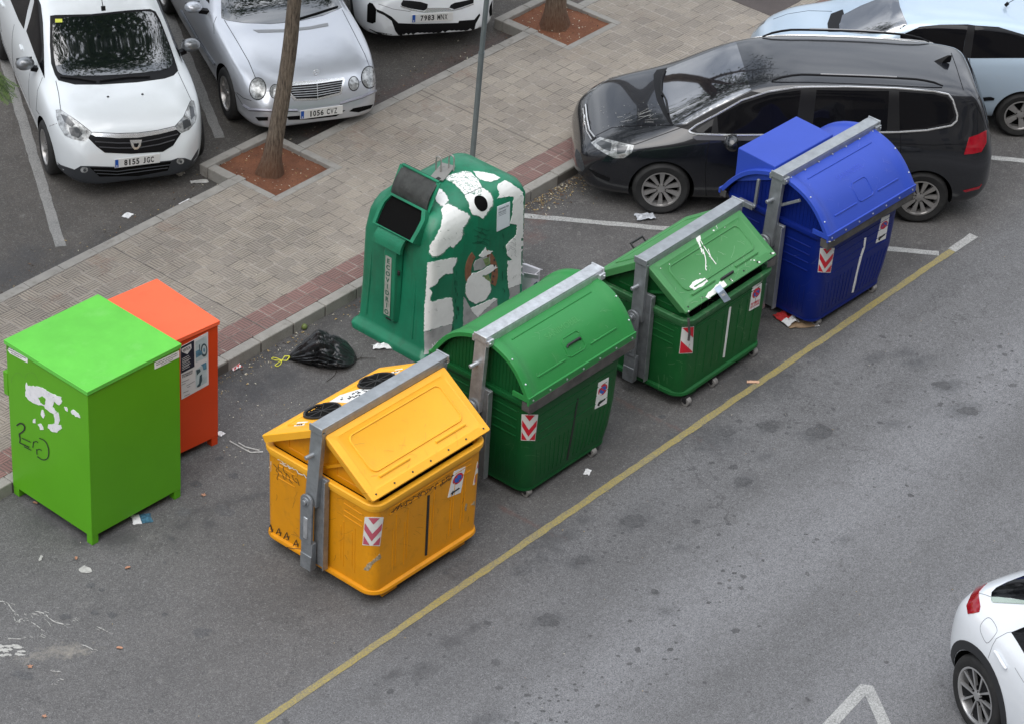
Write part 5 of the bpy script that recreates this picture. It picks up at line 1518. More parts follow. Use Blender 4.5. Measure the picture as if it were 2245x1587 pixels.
# ---- rubbish bag
M_bag = mat('black_bin_bag', (.010, .011, .012), rough=.36, coat=.25, var=.3, vs=5, bump=.25, bs=26, rvar=.08)
pa, pb_ = at(632, 800), at(786, 800)
bc = Vector(((pa.x + pb_.x) / 2 + .05, (pa.y + pb_.y) / 2 + .07, 0)); ba = math.atan2(pb_.y - pa.y, pb_.x - pa.x)
bag = thing('rubbish_bag', 'full black bin bag tied with yellow ribbon, lying by the kerb', 'rubbish bag', (bc.x, bc.y, 0), ba)
mb = MB(); NU, NV = 110, 90; secs = []
hl = (pb_ - pa).length / 2
for i in range(NU + 1):
    u = i / NU; x_ = -hl + 2 * hl * u
    wy = .245 * (math.sin(min(1.0, u / .62) * PI / 2) ** 1.05) * (1 - max(0, (u - .62) / .38) ** 3.5 * .92) + .012
    hz = .30 * (min(1, u / .44) ** .9 if u < .44 else 1 - ((u - .44) / .56) ** 1.25 * .88) * (1 - max(0, (u - .93) / .07) ** 2 * .7) + .012
    ring = []
    nn = lambda f, q, o_: noise.noise(Vector((u * f, math.cos(t) * q, math.sin(t) * q + o_)))
    for j in range(NV):
        t = 2 * PI * j / NV
        pl = abs(math.sin(t * 8 + 3.0 * nn(1.4, 1.2, 0))) ** .7
        cr1 = abs(nn(3.0, 2.4, 9)); cr2 = abs(nn(7, 4.5, 2))
        fold = (pl - .6) * .30 * (1 - u) ** .8 * min(1, u * 6) + .12 * nn(2.4, 1.4, 5) - .34 * max(0, .16 - cr1) * 2.4 - .16 * max(0, .14 - cr2) * 2.0
        q = 1 + fold
        y_, zz = wy * q * math.cos(t), hz * q * (.5 + .5 * math.sin(t)) if math.sin(t) > -.55 else .02 * q
        bulge = .035 * math.sin(u * PI) * (1 if math.cos(t) < 0 else .4)
        ring.append(Vector((-hl + 2 * hl * u, y_ * (1 - .42 * max(0, math.sin(t)) ** 2) + .02, max(.004, zz))))
    secs.append(ring)
mb.loft(secs); build('sack', mb, M_bag, bag, smooth=70)
mb = MB()
kx = -hl - .0
for (dx, dy, s_) in ((-.10, .04, 1), (-.06, -.10, 1)):
    e = Vector((dx, dy, 0)); n_ = Vector((-e.y, e.x, 0)).normalized() * .024
    o_ = Vector((kx - .05, -.03, .02))
    mb.tube([o_, o_ + e * .6 + n_, o_ + e + n_ * .7, o_ + e * 1.06, o_ + e - n_ * .7, o_ + e * .5 - n_ * .6, o_], .004, 6, closed=True)
mb.tube([(kx + .03, .0, .05), (kx - .02, .02, .04), (kx - .05, -.03, .02), (kx + .0, -.05, .03), (kx + .03, -.01, .05)], .006, 6)
build('tie_ribbon', mb, mat('yellow_ribbon', (.70, .68, .05), rough=.45), bag)

# ---- sign post
A0 = at(1035, 352, .13)
post = thing('sign_post', 'thin grey metal post standing on the pavement behind the bottle bank', 'post', (A0.x, A0.y, .13))
q = at(1062, 0, 2.05); 
d_ = Vector((q.x - A0.x, q.y - A0.y, 0)); lean = .0
mb = MB(); tx_ = .12 * .615 * .35; ty_ = -.12 * .788 * .35
mb.tube([(0, 0, -.01), (tx_, ty_, 1.4)], .032, 16); mb.tube([(tx_, ty_, 1.4), (tx_ * 3, ty_ * 3, 3.6)], .030, 16); mb.tube([(tx_ * .98, ty_ * .98, 1.39), (tx_ * 1.02, ty_ * 1.02, 1.42)], .036, 16)
build('pole', mb, mat('painted_grey_steel', (.17, .20, .205), rough=.5, metal=.4, var=.12, vs=6, dirt=.4, dirtc=(.30, .30, .28)), post)
mb = MB(); mb.lathe([(0, 0), (.07, 0), (.06, .012), (.0, .015)], 'z', (0, 0, .0), 16); build('base_collar', mb, M_galvd, post)

# ---- litter
M_pap = mat('litter_paper', (.70, .70, .70), rough=.8, var=.12, vs=30, bump=.6, bs=40)
def crumple(name, label, cat, px, size, h, mats, seed, z0=0.0, flat=.5, rot=0.0, shape=None, mi2=None, group=None):
    """creased sheet or scrap resting on the ground"""
    p = at(px[0], px[1], z0); rnd = random.Random(seed); mb = MB(); n = 7
    sx, sy = size
    top, bot = [], []
    for j in range(n + 1):
        for i in range(n + 1):
            a, b = i / n - .5, j / n - .5
            sc_ = 1 + .22 * noise.noise(Vector((a * 4 + seed, b * 4, 1)))
            zz = h * (.35 + .65 * abs(noise.noise(Vector((a * 3.2 + seed * 1.7, b * 3.2, 4))) * 2.2)) * (1 - flat * (abs(a) + abs(b)) * .8)
            if shape and not inside((a, b), shape): zz *= .3
            top.append(Vector((a * sx * sc_, b * sy * sc_, max(.004, zz))))
    vs = top + [v - Vector((0, 0, .003)) for v in top]
    m = n + 1; fs = []; mis = []
    for j in range(n):
        for i in range(n):
            if shape and not inside(((i + .5) / n - .5, (j + .5) / n - .5), shape): continue
            f = (j * m + i, j * m + i + 1, (j + 1) * m + i + 1, (j + 1) * m + i)
            k = 1 if (mi2 and mi2((i + .5) / n, (j + .5) / n)) else 0
            mb.v = mb.v if mb.v else [Vector(v) for v in vs]
            mb.f.append(f); mb.m.append(k); mb.f.append(tuple(m * m + q for q in reversed(f))); mb.m.append(k)
    o = build(name, mb, mats, None, smooth=25)
    o.location = (p.x, p.y, z0); o.rotation_euler = (0, 0, rot)
    return tag(o, label, cat, group)
M_card = mat('cardboard', (.30, .21, .13), rough=.85, var=.2, vs=15)
M_redp = mat('printed_red', (.45, .03, .03), rough=.5, var=.2, vs=20)
crumple('paper_scrap', 'crumpled white tissue against the base of the bottle bank', 'paper scrap', (838, 763), (.20, .09), .05, [M_pap], 3, rot=-.7)
crumple('paper_scrap', 'torn white paper on the asphalt between yellow line and barrel-lidded green container', 'paper scrap', (1288, 1036), (.09, .06), .03, [M_pap], 5, rot=.4)
crumple('paper_scrap', 'white scrap on the dark asphalt below the white minivan', 'paper scrap', (280, 474), (.11, .09), .02, [M_pap], 6, rot=.2)
crumple('paper_scrap', 'greyish flattened paper beside the first tree pit kerb', 'paper scrap', (437, 400), (.20, .07), .02, [mat('dirty_paper', (.45, .44, .42), rough=.9, var=.2, vs=20)], 7, rot=-.6)
crumple('paper_scrap', 'white scrap by the corner of the orange-red box', 'paper scrap', (484, 951), (.07, .07), .02, [M_pap], 8)
crumple('leaflet', 'glossy torn flyer lying beside the lime green box', 'leaflet', (311, 1137), (.19, .15), .012, [M_pap, mat('print_teal', (.05, .13, .19), rough=.4, var=.6, vs=30)], 9, rot=-.55, mi2=lambda a, b: a > .42)
crumple('pizza_wrapper', 'red and white food wrapper half under the blue container', 'wrapper', (1723, 703), (.17, .26), .07, [M_pap, M_redp], 10, rot=-.25, mi2=lambda a, b: b > .45)
crumple('cardboard_piece', 'flattened brown cardboard under the front castor of the blue container', 'cardboard', (1760, 712), (.34, .14), .022, [M_card, M_pap], 11, rot=-.62, mi2=lambda a, b: a > .8)
crumple('wood_slat', 'short peach coloured slat lying across the yellow line', 'slat', (1651, 838), (.13, .045), .015, [mat('peach_wood', (.58, .36, .24), rough=.7)], 12, rot=-.85, flat=0)
crumple('plastic_film', 'clear plastic film on the white bay line by the van wheel', 'plastic film', (1414, 479), (.22, .14), .06, [mat('clear_film', (.42, .44, .47), rough=.2, coat=.3, var=.35, vs=22)], 13, rot=-.6)
crumple('sweet_wrapper', 'small red and white wrapper in the gutter by the kerb', 'wrapper', (517, 806), (.12, .08), .03, [M_pap, M_redp], 14, mi2=lambda a, b: (int(a * 5) + int(b * 5)) % 2 == 0)
crumple('stone', 'pale stone below the white minivan bumper', 'stone', (396, 385), (.09, .06), .05, [mat('pale_stone', (.48, .44, .38), rough=.9, var=.2, vs=20)], 15)
crumple('paper_scrap', 'white strip of paper on the far kerb edge', 'paper scrap', (404, 411 + 32), (.16, .02), .006, [M_pap], 16, z0=.0, rot=0)
M_leafs = [mat('dry_leaf', (.36, .19, .12), rough=.8, var=.3, vs=40), mat('yellow_leaf', (.42, .36, .12), rough=.8, var=.2, vs=30)]
LEAF = [(-.5, 0), (-.25, .30), (.05, .42), (.3, .2), (.5, 0), (.3, -.22), (.0, -.4), (-.3, -.28)]
for i, (x_, y_, s_, lab) in enumerate([(262, 1421, .062, 'curled red-brown leaf just right of the scraped pale patch of asphalt'), (66, 1462, .062, 'tan star-shaped leaf just below the scraped pale patch of asphalt'), (280, 1245, .058, 'tan star-shaped leaf between the white blot and the yellow container'),
                          (446, 1086, .062, 'tan star-shaped leaf on asphalt between lime green box and yellow container'), (97, 1571, .055, 'tan leaf farthest from the steel boxes, well below the scraped pale patch'), (167, 1224, .05, 'curled dark leaf close beside the round white blot'), (77, 1103, .055, 'brown leaf under the front leg of the lime green box')]):
    p = at(x_, y_); mb = MB(); rr_ = random.Random(i)
    a0 = rr_.uniform(0, 6.28)
    star = i in (1, 3, 4)
    pts = [(math.cos(2 * PI * k / 10) * (.5 if k % 2 == 0 or not star else .24), math.sin(2 * PI * k / 10) * (.5 if k % 2 == 0 or not star else .24) * (1 if star else .55)) for k in range(10)]
    up = [Vector((s_ * 1.0 * (a * math.cos(a0) - b * math.sin(a0)), s_ * 1.0 * (a * math.sin(a0) + b * math.cos(a0)), .010 + .022 * abs(b))) for a, b in pts]
    mb.add(up + [Vector((0, 0, .006))], [(k, (k + 1) % 10, 10) for k in range(10)])
    mb.add([v - Vector((0, 0, .0015)) for v in up] + [Vector((0, 0, .0045))], [((k + 1) % 10, k, 10) for k in range(10)])
    o = build('fallen_leaf', mb, M_leafs[0]); o.location = (p.x, p.y, 0); tag(o, lab, 'leaf', 'single dry leaves on the asphalt')
mb = MB(); mb.lathe([(0, 0), (.022, .004), (.033, .02), (.035, .033), (.028, .05), (.012, .062), (0, .064)], 'z', (0, 0, 0), 16)
o = build('fallen_fruit', mb, mat('green_fruit', (.13, .17, .05), rough=.5)); p = at(667, 722); o.location = (p.x, p.y, 0); tag(o, 'small round green fruit in the gutter above the bin bag', 'fruit')
# discarded carton and lid leaning behind the bottle bank
cb = thing('carton', 'open white carton dumped beside the bottle bank', 'carton', (2.30, 2.93, 0), .15)
mb = MB(); 
for (c_, d_) in (((-.09, 0, .12), (.008, .24, .24)), ((.09, 0, .12), (.008, .24, .24)), ((0, .12, .12), (.18, .008, .24)), ((0, -.12, .12), (.18, .008, .24)), ((0, 0, .006), (.18, .24, .01))): mb.box(c_, d_)
build('side_panel', mb, mat('white_carton', (.58, .57, .60), rough=.7, var=.08), cb)
mb = MB(); mb.bar((-.10, -.13, .24), (-.16, -.15, .33), .16, .006); mb.bar((.09, 0, .24), (.17, 0, .20), .22, .006); build('flap', mb, bpy.data.materials['white_carton'], cb)
mb = MB(); mb.box((0, -.1255, .10), (.07, .004, .05)); build('printed_mark', mb, mat('print_navy', (.02, .03, .10), rough=.5), cb)
mb = MB(); mb.lathe([(0, 0), (.12, 0), (.125, .01), (.125, .02), (.115, .02), (.11, .008), (0, .008)], 'z', (0, 0, 0), 28)
o = build('round_lid', mb, mat('grey_lid', (.30, .32, .31), rough=.5)); o.location = (2.37, 3.16, .16); o.rotation_euler = (R(62), 0, R(-35)); tag(o, 'round grey lid propped behind the white carton', 'lid')
mb = MB(); mb.tube([(0, 0, .012), (.16, -.05, .02), (.28, -.16, .012)], [.006, .004, .002], 5); mb.tube([(.16, -.05, .02), (.24, -.02, .03)], [.003, .001], 4)
for k_ in range(7): mb.tube([(.02 + k_ * .012, 0, .02), (.06 + k_ * .01, .05 + .01 * (k_ % 3), .03)], .0015, 3)
o = build('twig', mb, mat('dark_twig', (.03, .025, .02), rough=.9)); p = at(792, 796); o.location = (p.x - .12, p.y + .1, 0); tag(o, 'dark twig sticking out behind the black bin bag', 'twig')
mb = MB(); pts = [at(*q_, .004) for q_ in ((738, 812), (734, 822), (722, 832), (716, 836))]; mb.tube(pts, .004, 5)
o = build('twig', mb, bpy.data.materials['dark_twig']); tag(o, 'thin bent twig in front of the black bin bag', 'twig')

# ---- leaf litter nobody could count
rnd = random.Random(21); mb = MB()
def bit(x, y, z_, s_, mi):
    a = rnd.uniform(0, 6.28); e = rnd.uniform(.3, .6)
    c_, d_ = math.cos(a), math.sin(a); tl = rnd.uniform(-.5, .5)
    P4 = [(-.5, 0), (0, -e / 2), (.5, 0), (0, e / 2)]
    mb.add([(x + s_ * (p * c_ - q * d_), y + s_ * (p * d_ + q * c_), z_ + .004 + s_ * .18 * (1 + math.sin(p * 5 + tl))) for p, q in P4], [(0, 1, 2, 3)], mi)
for _ in range(750):   # near gutter
    x = rnd.uniform(-1.9, 4.6)
    if -.0 < x < 2.2 and rnd.random() < .6: continue
    y = 4.085 - abs(rnd.gauss(0, .13)); w = .012 + rnd.random() ** 2 * .028
    bit(x, y, 0, w, rnd.choice((0, 0, 1, 1, 2, 3)))
for _ in range(520):
    x = 3.6 + rnd.random() * 1.5; bit(x, 4.085 - abs(rnd.gauss(0, .16)) , 0, .012 + rnd.random() ** 2 * .026, rnd.choice((0, 1, 1, 2, 3)))
for _ in range(120): bit(rnd.uniform(-2.2, -.7), rnd.uniform(2.3, 4.0), 0, rnd.uniform(.008, .03), rnd.choice((0, 0, 1, 2)))
for _ in range(600):   # far gutter
    x = rnd.uniform(-3, 8); bit(x, 6.74 + abs(rnd.gauss(0, .25)), 0, .012 + rnd.random() ** 2 * .03, rnd.choice((0, 1, 2, 2, 3, 3)))
for a, b in PITS[:3]:
    for _ in range(150): bit(rnd.uniform(a + .1, b - .1), rnd.uniform(PY0 + .1, PY1 - .15), .105, rnd.uniform(.01, .035), rnd.choice((0, 0, 1, 2, 3, 3)))
for _ in range(120): bit(rnd.uniform(-4, 9), rnd.uniform(4.3, 6.5), .131, rnd.uniform(.008, .022), rnd.choice((0, 0, 1, 2, 3)))
for _ in range(260): bit(rnd.uniform(-8, 9), rnd.uniform(-5, 3.6), 0, rnd.uniform(.006, .02), rnd.choice((0, 1, 1, 2)))
o = build('leaf_litter', mb, [mat('litter_cream', (.52, .48, .38), rough=.8), mat('litter_ochre', (.36, .26, .11), rough=.8), mat('litter_brown', (.16, .09, .05), rough=.9), mat('litter_dark', (.05, .032, .02), rough=.9)], None, smooth=0); tag(o, 'scattered dry leaf bits, petals and grit', 'leaf litter', kind='stuff')
# small oily gum and white flecks are part of the asphalt

# ---- trees
M_bark = mat('tree_bark', (.145, .105, .072), rough=.92, var=.3, vs=7, bump=0)
kb_ = N(M_bark); v_ = kb_.map((62, 62, 7.5)); n1 = kb_.noise(1.0, 6, .7, v_)
cb_ = kb_.mix(kb_.mr(n1, .35, .65), (.055, .042, .032), (.31, .25, .19)); cb_ = kb_.mix(kb_.mr(kb_.sep(kb_.O)[2], .1, .55, .75, 0), cb_, (.17, .075, .038))
kb_.l.new(cb_, kb_.p.inputs['Base Color']); kb_.bump(n1, 1.0, .045)
M_leaf = mat('tree_leaves', (.045, .085, .02), rough=.5, var=.4, vs=2)
M_leafl = mat('tree_leaves_light', (.095, .15, .035), rough=.5, var=.3, vs=2)
def tree(base, lean, r0, label, seed, crown_c, crown_r, nleaf, sprig=None):
    rnd = random.Random(seed)
    t = thing('street_tree', label, 'tree', (base[0], base[1], .08), 0, 'trees along the pavement')
    L = Vector(lean)
    path, rad = [], []
    for i in range(15):
        z_ = i / 14 * 3.0
        path.append(Vector((L.x * z_ / 2 + .02 * math.sin(z_ * 2 + seed), L.y * z_ / 2 + .015 * math.cos(z_ * 2.6), z_)))
        rad.append(r0 * (1 + .55 * math.exp(-z_ / .16)) * (1 - .09 * z_))
    mb = MB(); mb.tube(path, rad, 20)
    for v in mb.v:
        a = math.atan2(v.y, v.x); f = 1 + .05 * noise.noise(Vector((math.cos(a) * 3, math.sin(a) * 3, v.z * 1.2 + seed)))
        v.x *= f; v.y *= f
        if v.z < .05: q = 1.0 + .16 * max(0, math.sin(a * 4 + seed)); v.x *= q; v.y *= q
    tips = []
    top = path[-1]
    for i in range(7):
        a = 2 * PI * i / 7 + rnd.uniform(-.3, .3); l_ = rnd.uniform(1.2, 2.4)
        e = top + Vector((math.cos(a) * l_, math.sin(a) * l_, rnd.uniform(1.1, 2.6))); m_ = (top + e) / 2 + Vector((0, 0, .3))
        mb.tube([path[-2] if i % 2 else top, m_, e], [r0 * .5, r0 * .32, r0 * .12], 8); tips.append(e)
        for _ in range(3):
            e2 = m_ + Vector((rnd.uniform(-1, 1), rnd.uniform(-1, 1), rnd.uniform(.3, 1.2))); mb.tube([m_, e2], [r0 * .22, r0 * .07], 6)
    if sprig: mb.tube([top * .8 + Vector((0, 0, .6))] + [Vector(s_) - Vector((base[0], base[1], .08)) for s_ in sprig[0]], [r0 * .4, .02, .008, .004], 6)
    build('trunk', mb, M_bark, t, smooth=60)
    cr = MB(); cc = Vector(crown_c); rr_ = Vector(crown_r)
    cl = []
    for _ in range(90):
        d = Vector((rnd.gauss(0, 1), rnd.gauss(0, 1), rnd.gauss(0, 1))).normalized() * rnd.uniform(.35, 1.0)
        cl.append(cc + Vector((d.x * rr_.x, d.y * rr_.y, d.z * rr_.z)))
    bw = Vector((base[0], base[1], .08))
    cnt = 0
    for i in range(nleaf):
        c_ = rnd.choice(cl); p = c_ + Vector((rnd.gauss(0, .32), rnd.gauss(0, .32), rnd.gauss(0, .25)))
        sx, sy = toscreen(p + bw)
        if -60 < sx < 2305 and -60 < sy < 1650: continue
        a = rnd.uniform(0, 6.28); q = Matrix.Rotation(a, 3, 'Z') @ Matrix.Rotation(rnd.uniform(-1, 1), 3, 'X')
        s_ = rnd.uniform(.05, .10)
        cr.add([p + q @ Vector(w) * s_ for w in ((-1, 0, 0), (-.2, -.42, .1), (1, 0, -.15), (-.1, .42, .1))], [(0, 1, 2, 3)], rnd.choice((0, 0, 1)))
    if sprig:
        for (s0, s1) in sprig[1]:
            s0, s1 = Vector(s0) - bw, Vector(s1) - bw
            d = s1 - s0
            cr.tube([s0, s1], .004, 4)
            for k_ in range(15):
                pp = s0 + d * (k_ / 14)
                for sg in (-1, 1):
                    side = Vector((d.y, -d.x, 0)).normalized() * sg
                    e = (side + d.normalized() * .5 + Vector((0, 0, -.25))).normalized() * rnd.uniform(.05, .075)
                    w = d.normalized() * .009
                    cr.add([pp, pp + e * .5 + w, pp + e, pp + e * .5 - w], [(0, 1, 2, 3)], rnd.choice((0, 1, 1)))
    build('crown', cr, [M_leaf, M_leafl], t, smooth=0)
    return t
tree((2.04, 6.515), (.130, -.165, 0), .098, 'tree trunk rising in front of the silver saloon from the red soil pit', 4, (.9, 1.1, 5.3), (3.5, 3.3, 1.7), 12000)
tree((7.25, 6.57), (.03, .0, 0), .125, 'tree trunk in the far soil pit beside the white crossover', 9, (0, .2, 5.4), (2.7, 2.6, 1.7), 7000)
sp0 = at(-40, 120, 3.5); sp1 = at(6, 175, 3.45)
br = []
for (x_, y_, x2, y2) in ((-14, 150, 22, 200), (-10, 158, 12, 216), (-16, 170, 30, 213), (-22, 160, 3, 195), (-8, 162, 33, 190), (-18, 185, 20, 224)):
    br.append((at(x_, y_, 3.5), at(x2, y2, 3.44)))
tree((-3.17, 6.57), (-.05, .02, 0), .11, 'leafy tree whose drooping green spray hangs over the bay line by the minivan', 14, (-.2, .2, 5.0), (2.6, 2.5, 1.6), 7000, ([at(-260, 60, 3.9), at(-60, 130, 3.6), at(-12, 165, 3.5)], br))

# ---- block of flats the picture was taken from, seen only in reflections
flat = thing('apartment_building', 'beige block of flats behind the viewpoint, mirrored in the car windows', 'building', (-6, -15.2, 0))
mb = MB(); mb.box((0, -5, 11), (64, 10, 22)); build('wall', mb, mat('beige_render', (.26, .235, .20), rough=.9, var=.08), flat, smooth=0)
wm = mat('window_glass_dark', (.03, .035, .04), rough=.1); bm_ = mat('balcony_rail', (.5, .47, .42), rough=.8)
w0 = None
for i in range(13):
    for j in range(7):
        if w0 is None:
            m_ = MB(); m_.box((0, .02, 0), (1.6, .06, 1.5)); w0 = build('window', m_, wm, flat, smooth=0); w0.location = (-28.5 + i * 4.7, 0, 2 + j * 3)
        elif abs(-28.5 + i * 4.7 - 6 + 19) > 2.6:
            w = w0.copy(); col.objects.link(w); w.parent = flat; w.location = (-28.5 + i * 4.7, 0, 2 + j * 3)
mb = MB()
for j in range(1, 7):
    for x0 in (-24, -4, 14): mb.box((x0, .35, j * 3 + .35), (7, .7, .9))
build('balcony', mb, bm_, flat, smooth=0)

# ------------------------------------------------------------------ cars
def carpaint(name, c, metal=.0, rough=.28, dirt=.06, dirtc=(.3, .28, .24), flake=0.0):
    m = mat(name, c, rough=rough, metal=metal, coat=1.0, var=.03, vs=1.2, dirt=dirt, dirtc=dirtc, ds=5)
    m.node_tree.nodes['Principled BSDF'].inputs['Coat Roughness'].default_value = .03
    return m
M_glass = mat('car_glass', (.006, .009, .009), rough=.02, spec=.9, coat=1.0)
M_glass.node_tree.nodes['Principled BSDF'].inputs['Coat IOR'].default_value = 1.9
M_glassw = mat('solar_windscreen', (.01, .01, .014), rough=.02, spec=1.0, coat=1.0)
M_glassw.node_tree.nodes['Principled BSDF'].inputs['Coat IOR'].default_value = 2.9
M_glassd = mat('tinted_car_glass', (.004, .004, .005), rough=.04, spec=.25)
M_trim = mat('black_trim', (.005, .005, .006), rough=.45, spec=.2)
M_gap = mat('panel_gap', (.008, .008, .009), rough=.9, spec=.1)
M_tyre = mat('tyre_rubber', (.018, .018, .018), rough=.75, var=.25, vs=9, dirt=.35, dirtc=(.06, .055, .05))
M_rim = mat('alloy_rim', (.42, .41, .40), rough=.35, metal=.75, dirt=.4, dirtc=(.14, .12, .10), ds=14)
M_chrome = mat('chrome_trim', (.82, .82, .82), rough=.22, metal=.8)
M_lamp = mat('headlamp_glass', (.30, .31, .31), rough=.12, metal=.3, coat=1.0, var=.7, vs=22)
M_lampd = mat('headlamp_inner', (.05, .055, .06), rough=.2, coat=1.0)
M_tail = mat('tail_lamp_red', (.27, .003, .012), rough=.12, coat=1.0, var=.2, vs=14)
M_plate = mat('number_plate_white', (.72, .72, .70), rough=.45)
M_euro = mat('number_plate_blue', (.01, .09, .42), rough=.45)
M_under = mat('dark_underbody', (.006, .006, .006), rough=.95, spec=.05)

def interp(tab, x):
    """smooth (monotone-ish) interpolation through a table sorted by x"""
    if x <= tab[0][0]: return tab[0][1]
    if x >= tab[-1][0]: return tab[-1][1]
    for i in range(len(tab) - 1):
        if tab[i][0] <= x <= tab[i + 1][0]:
            x0, y0 = tab[i]; x1, y1 = tab[i + 1]
            t = (x - x0) / (x1 - x0)
            def slope(k):
                if k <= 0: return (tab[1][1] - tab[0][1]) / (tab[1][0] - tab[0][0])
                if k >= len(tab) - 1: return (tab[-1][1] - tab[-2][1]) / (tab[-1][0] - tab[-2][0])
                a = (tab[k][1] - tab[k - 1][1]) / (tab[k][0] - tab[k - 1][0]); b = (tab[k + 1][1] - tab[k][1]) / (tab[k + 1][0] - tab[k][0])
                return 0 if a * b <= 0 else 2 * a * b / (a + b)
            m0, m1 = slope(i) * (x1 - x0), slope(i + 1) * (x1 - x0)
            h = t * t * t; q = t * t
            return (2 * h - 3 * q + 1) * y0 + (h - 2 * q + t) * m0 + (-2 * h + 3 * q) * y1 + (h - q) * m1
def sstep(a, b, x):
    t = max(0.0, min(1.0, (x - a) / (b - a))); return t * t * (3 - 2 * t)

def car_body(root, S, paint):
    hl = S['L'] / 2
    xs_ = sorted(set([-hl, -hl + .012, -hl + .05, -hl + .13, -hl + .25, hl, hl - .012, hl - .05, hl - .12, hl - .22, hl - .36] + [-hl + .42 + i * (S['L'] - .95) / 22 for i in range(23)]))
    secs = []
    for x in xs_:
        zt = interp(S['top'], x); zb = interp(S['bot'], x); w = interp(S['hw'], x); zs = min(interp(S['belt'], x), zt - .05); wr = interp(S['roofw'], x)
        h = zt - zs; k = sstep(.12, .50, h)
        zs = max(zs, zb + .12)
        hp = [(w * .55, zb), (w * .86, zb), (w * .955, zb + .03), (w * .99, zb + (zs - zb) * .22), (w, zb + (zs - zb) * .55), (w * .992, zb + (zs - zb) * .82), (w * .965, zs - .015),
              (w * .93 * (1 - k) + (w * .935) * k, zs + (.018 + .10 * h) * 1.0),
              ((w * .80) * (1 - k) + ((w * .92) * .42 + wr * .58) * k, (zt - .30 * h * 1.0) * (1 - k) + (zs + h * .55) * k),
              ((w * .66) * (1 - k) + (wr + .025) * k, (zt - .12 * h) * (1 - k) + (zt - .115) * k),
              ((w * .50) * (1 - k) + (wr - .05) * k, (zt - .05 * h) * (1 - k) + (zt - .048) * k),
              ((w * .28) * (1 - k) + (wr * .62) * k, zt - .012 * h - .010 * k), (0, zt)]
        ring = [Vector((x, y, z_)) for y, z_ in hp[:-1]] + [Vector((x, 0, zt))] + [Vector((x, -y, z_)) for y, z_ in reversed(hp[:-1])]
        secs.append(ring)
    mb = MB(); mb.loft(secs)
    # end caps as shrunken rings so the subdivision keeps the nose full
    o = build('body', mb, [paint, M_under], root, smooth=0, subsurf=2)
    for p in o.data.polygons: p.use_smooth = True
    applied(o)
    # wheel wells
    cut = MB()
    R_ = S['wr'] + S.get('arch', .045)
    for xa in S['axles']:
        for s_ in (-1, 1):
            y0 = S['W'] / 2 - .30; y1 = S['W'] / 2 + .2
            ring = [(xa + R_ * math.cos(2 * PI * i / 40), S['wr'] + R_ * math.sin(2 * PI * i / 40)) for i in range(40)]
            cut.loft([[Vector((a, s_ * y0, b)) for a, b in ring], [Vector((a, s_ * y1, b)) for a, b in ring]], mi=1)
    co = build('cut', cut, [paint, M_under], None, smooth=0)
    md = o.modifiers.new('b', 'BOOLEAN'); md.object = co; md.operation = 'DIFFERENCE'; md.solver = 'EXACT'
    co.parent = root
    applied(o)
    me = co.data; bpy.data.objects.remove(co); bpy.data.meshes.remove(me)
    me = o.data
    me.polygons.foreach_set('use_smooth', [True] * len(me.polygons)); me.set_sharp_from_angle(angle=R(40))
    return o

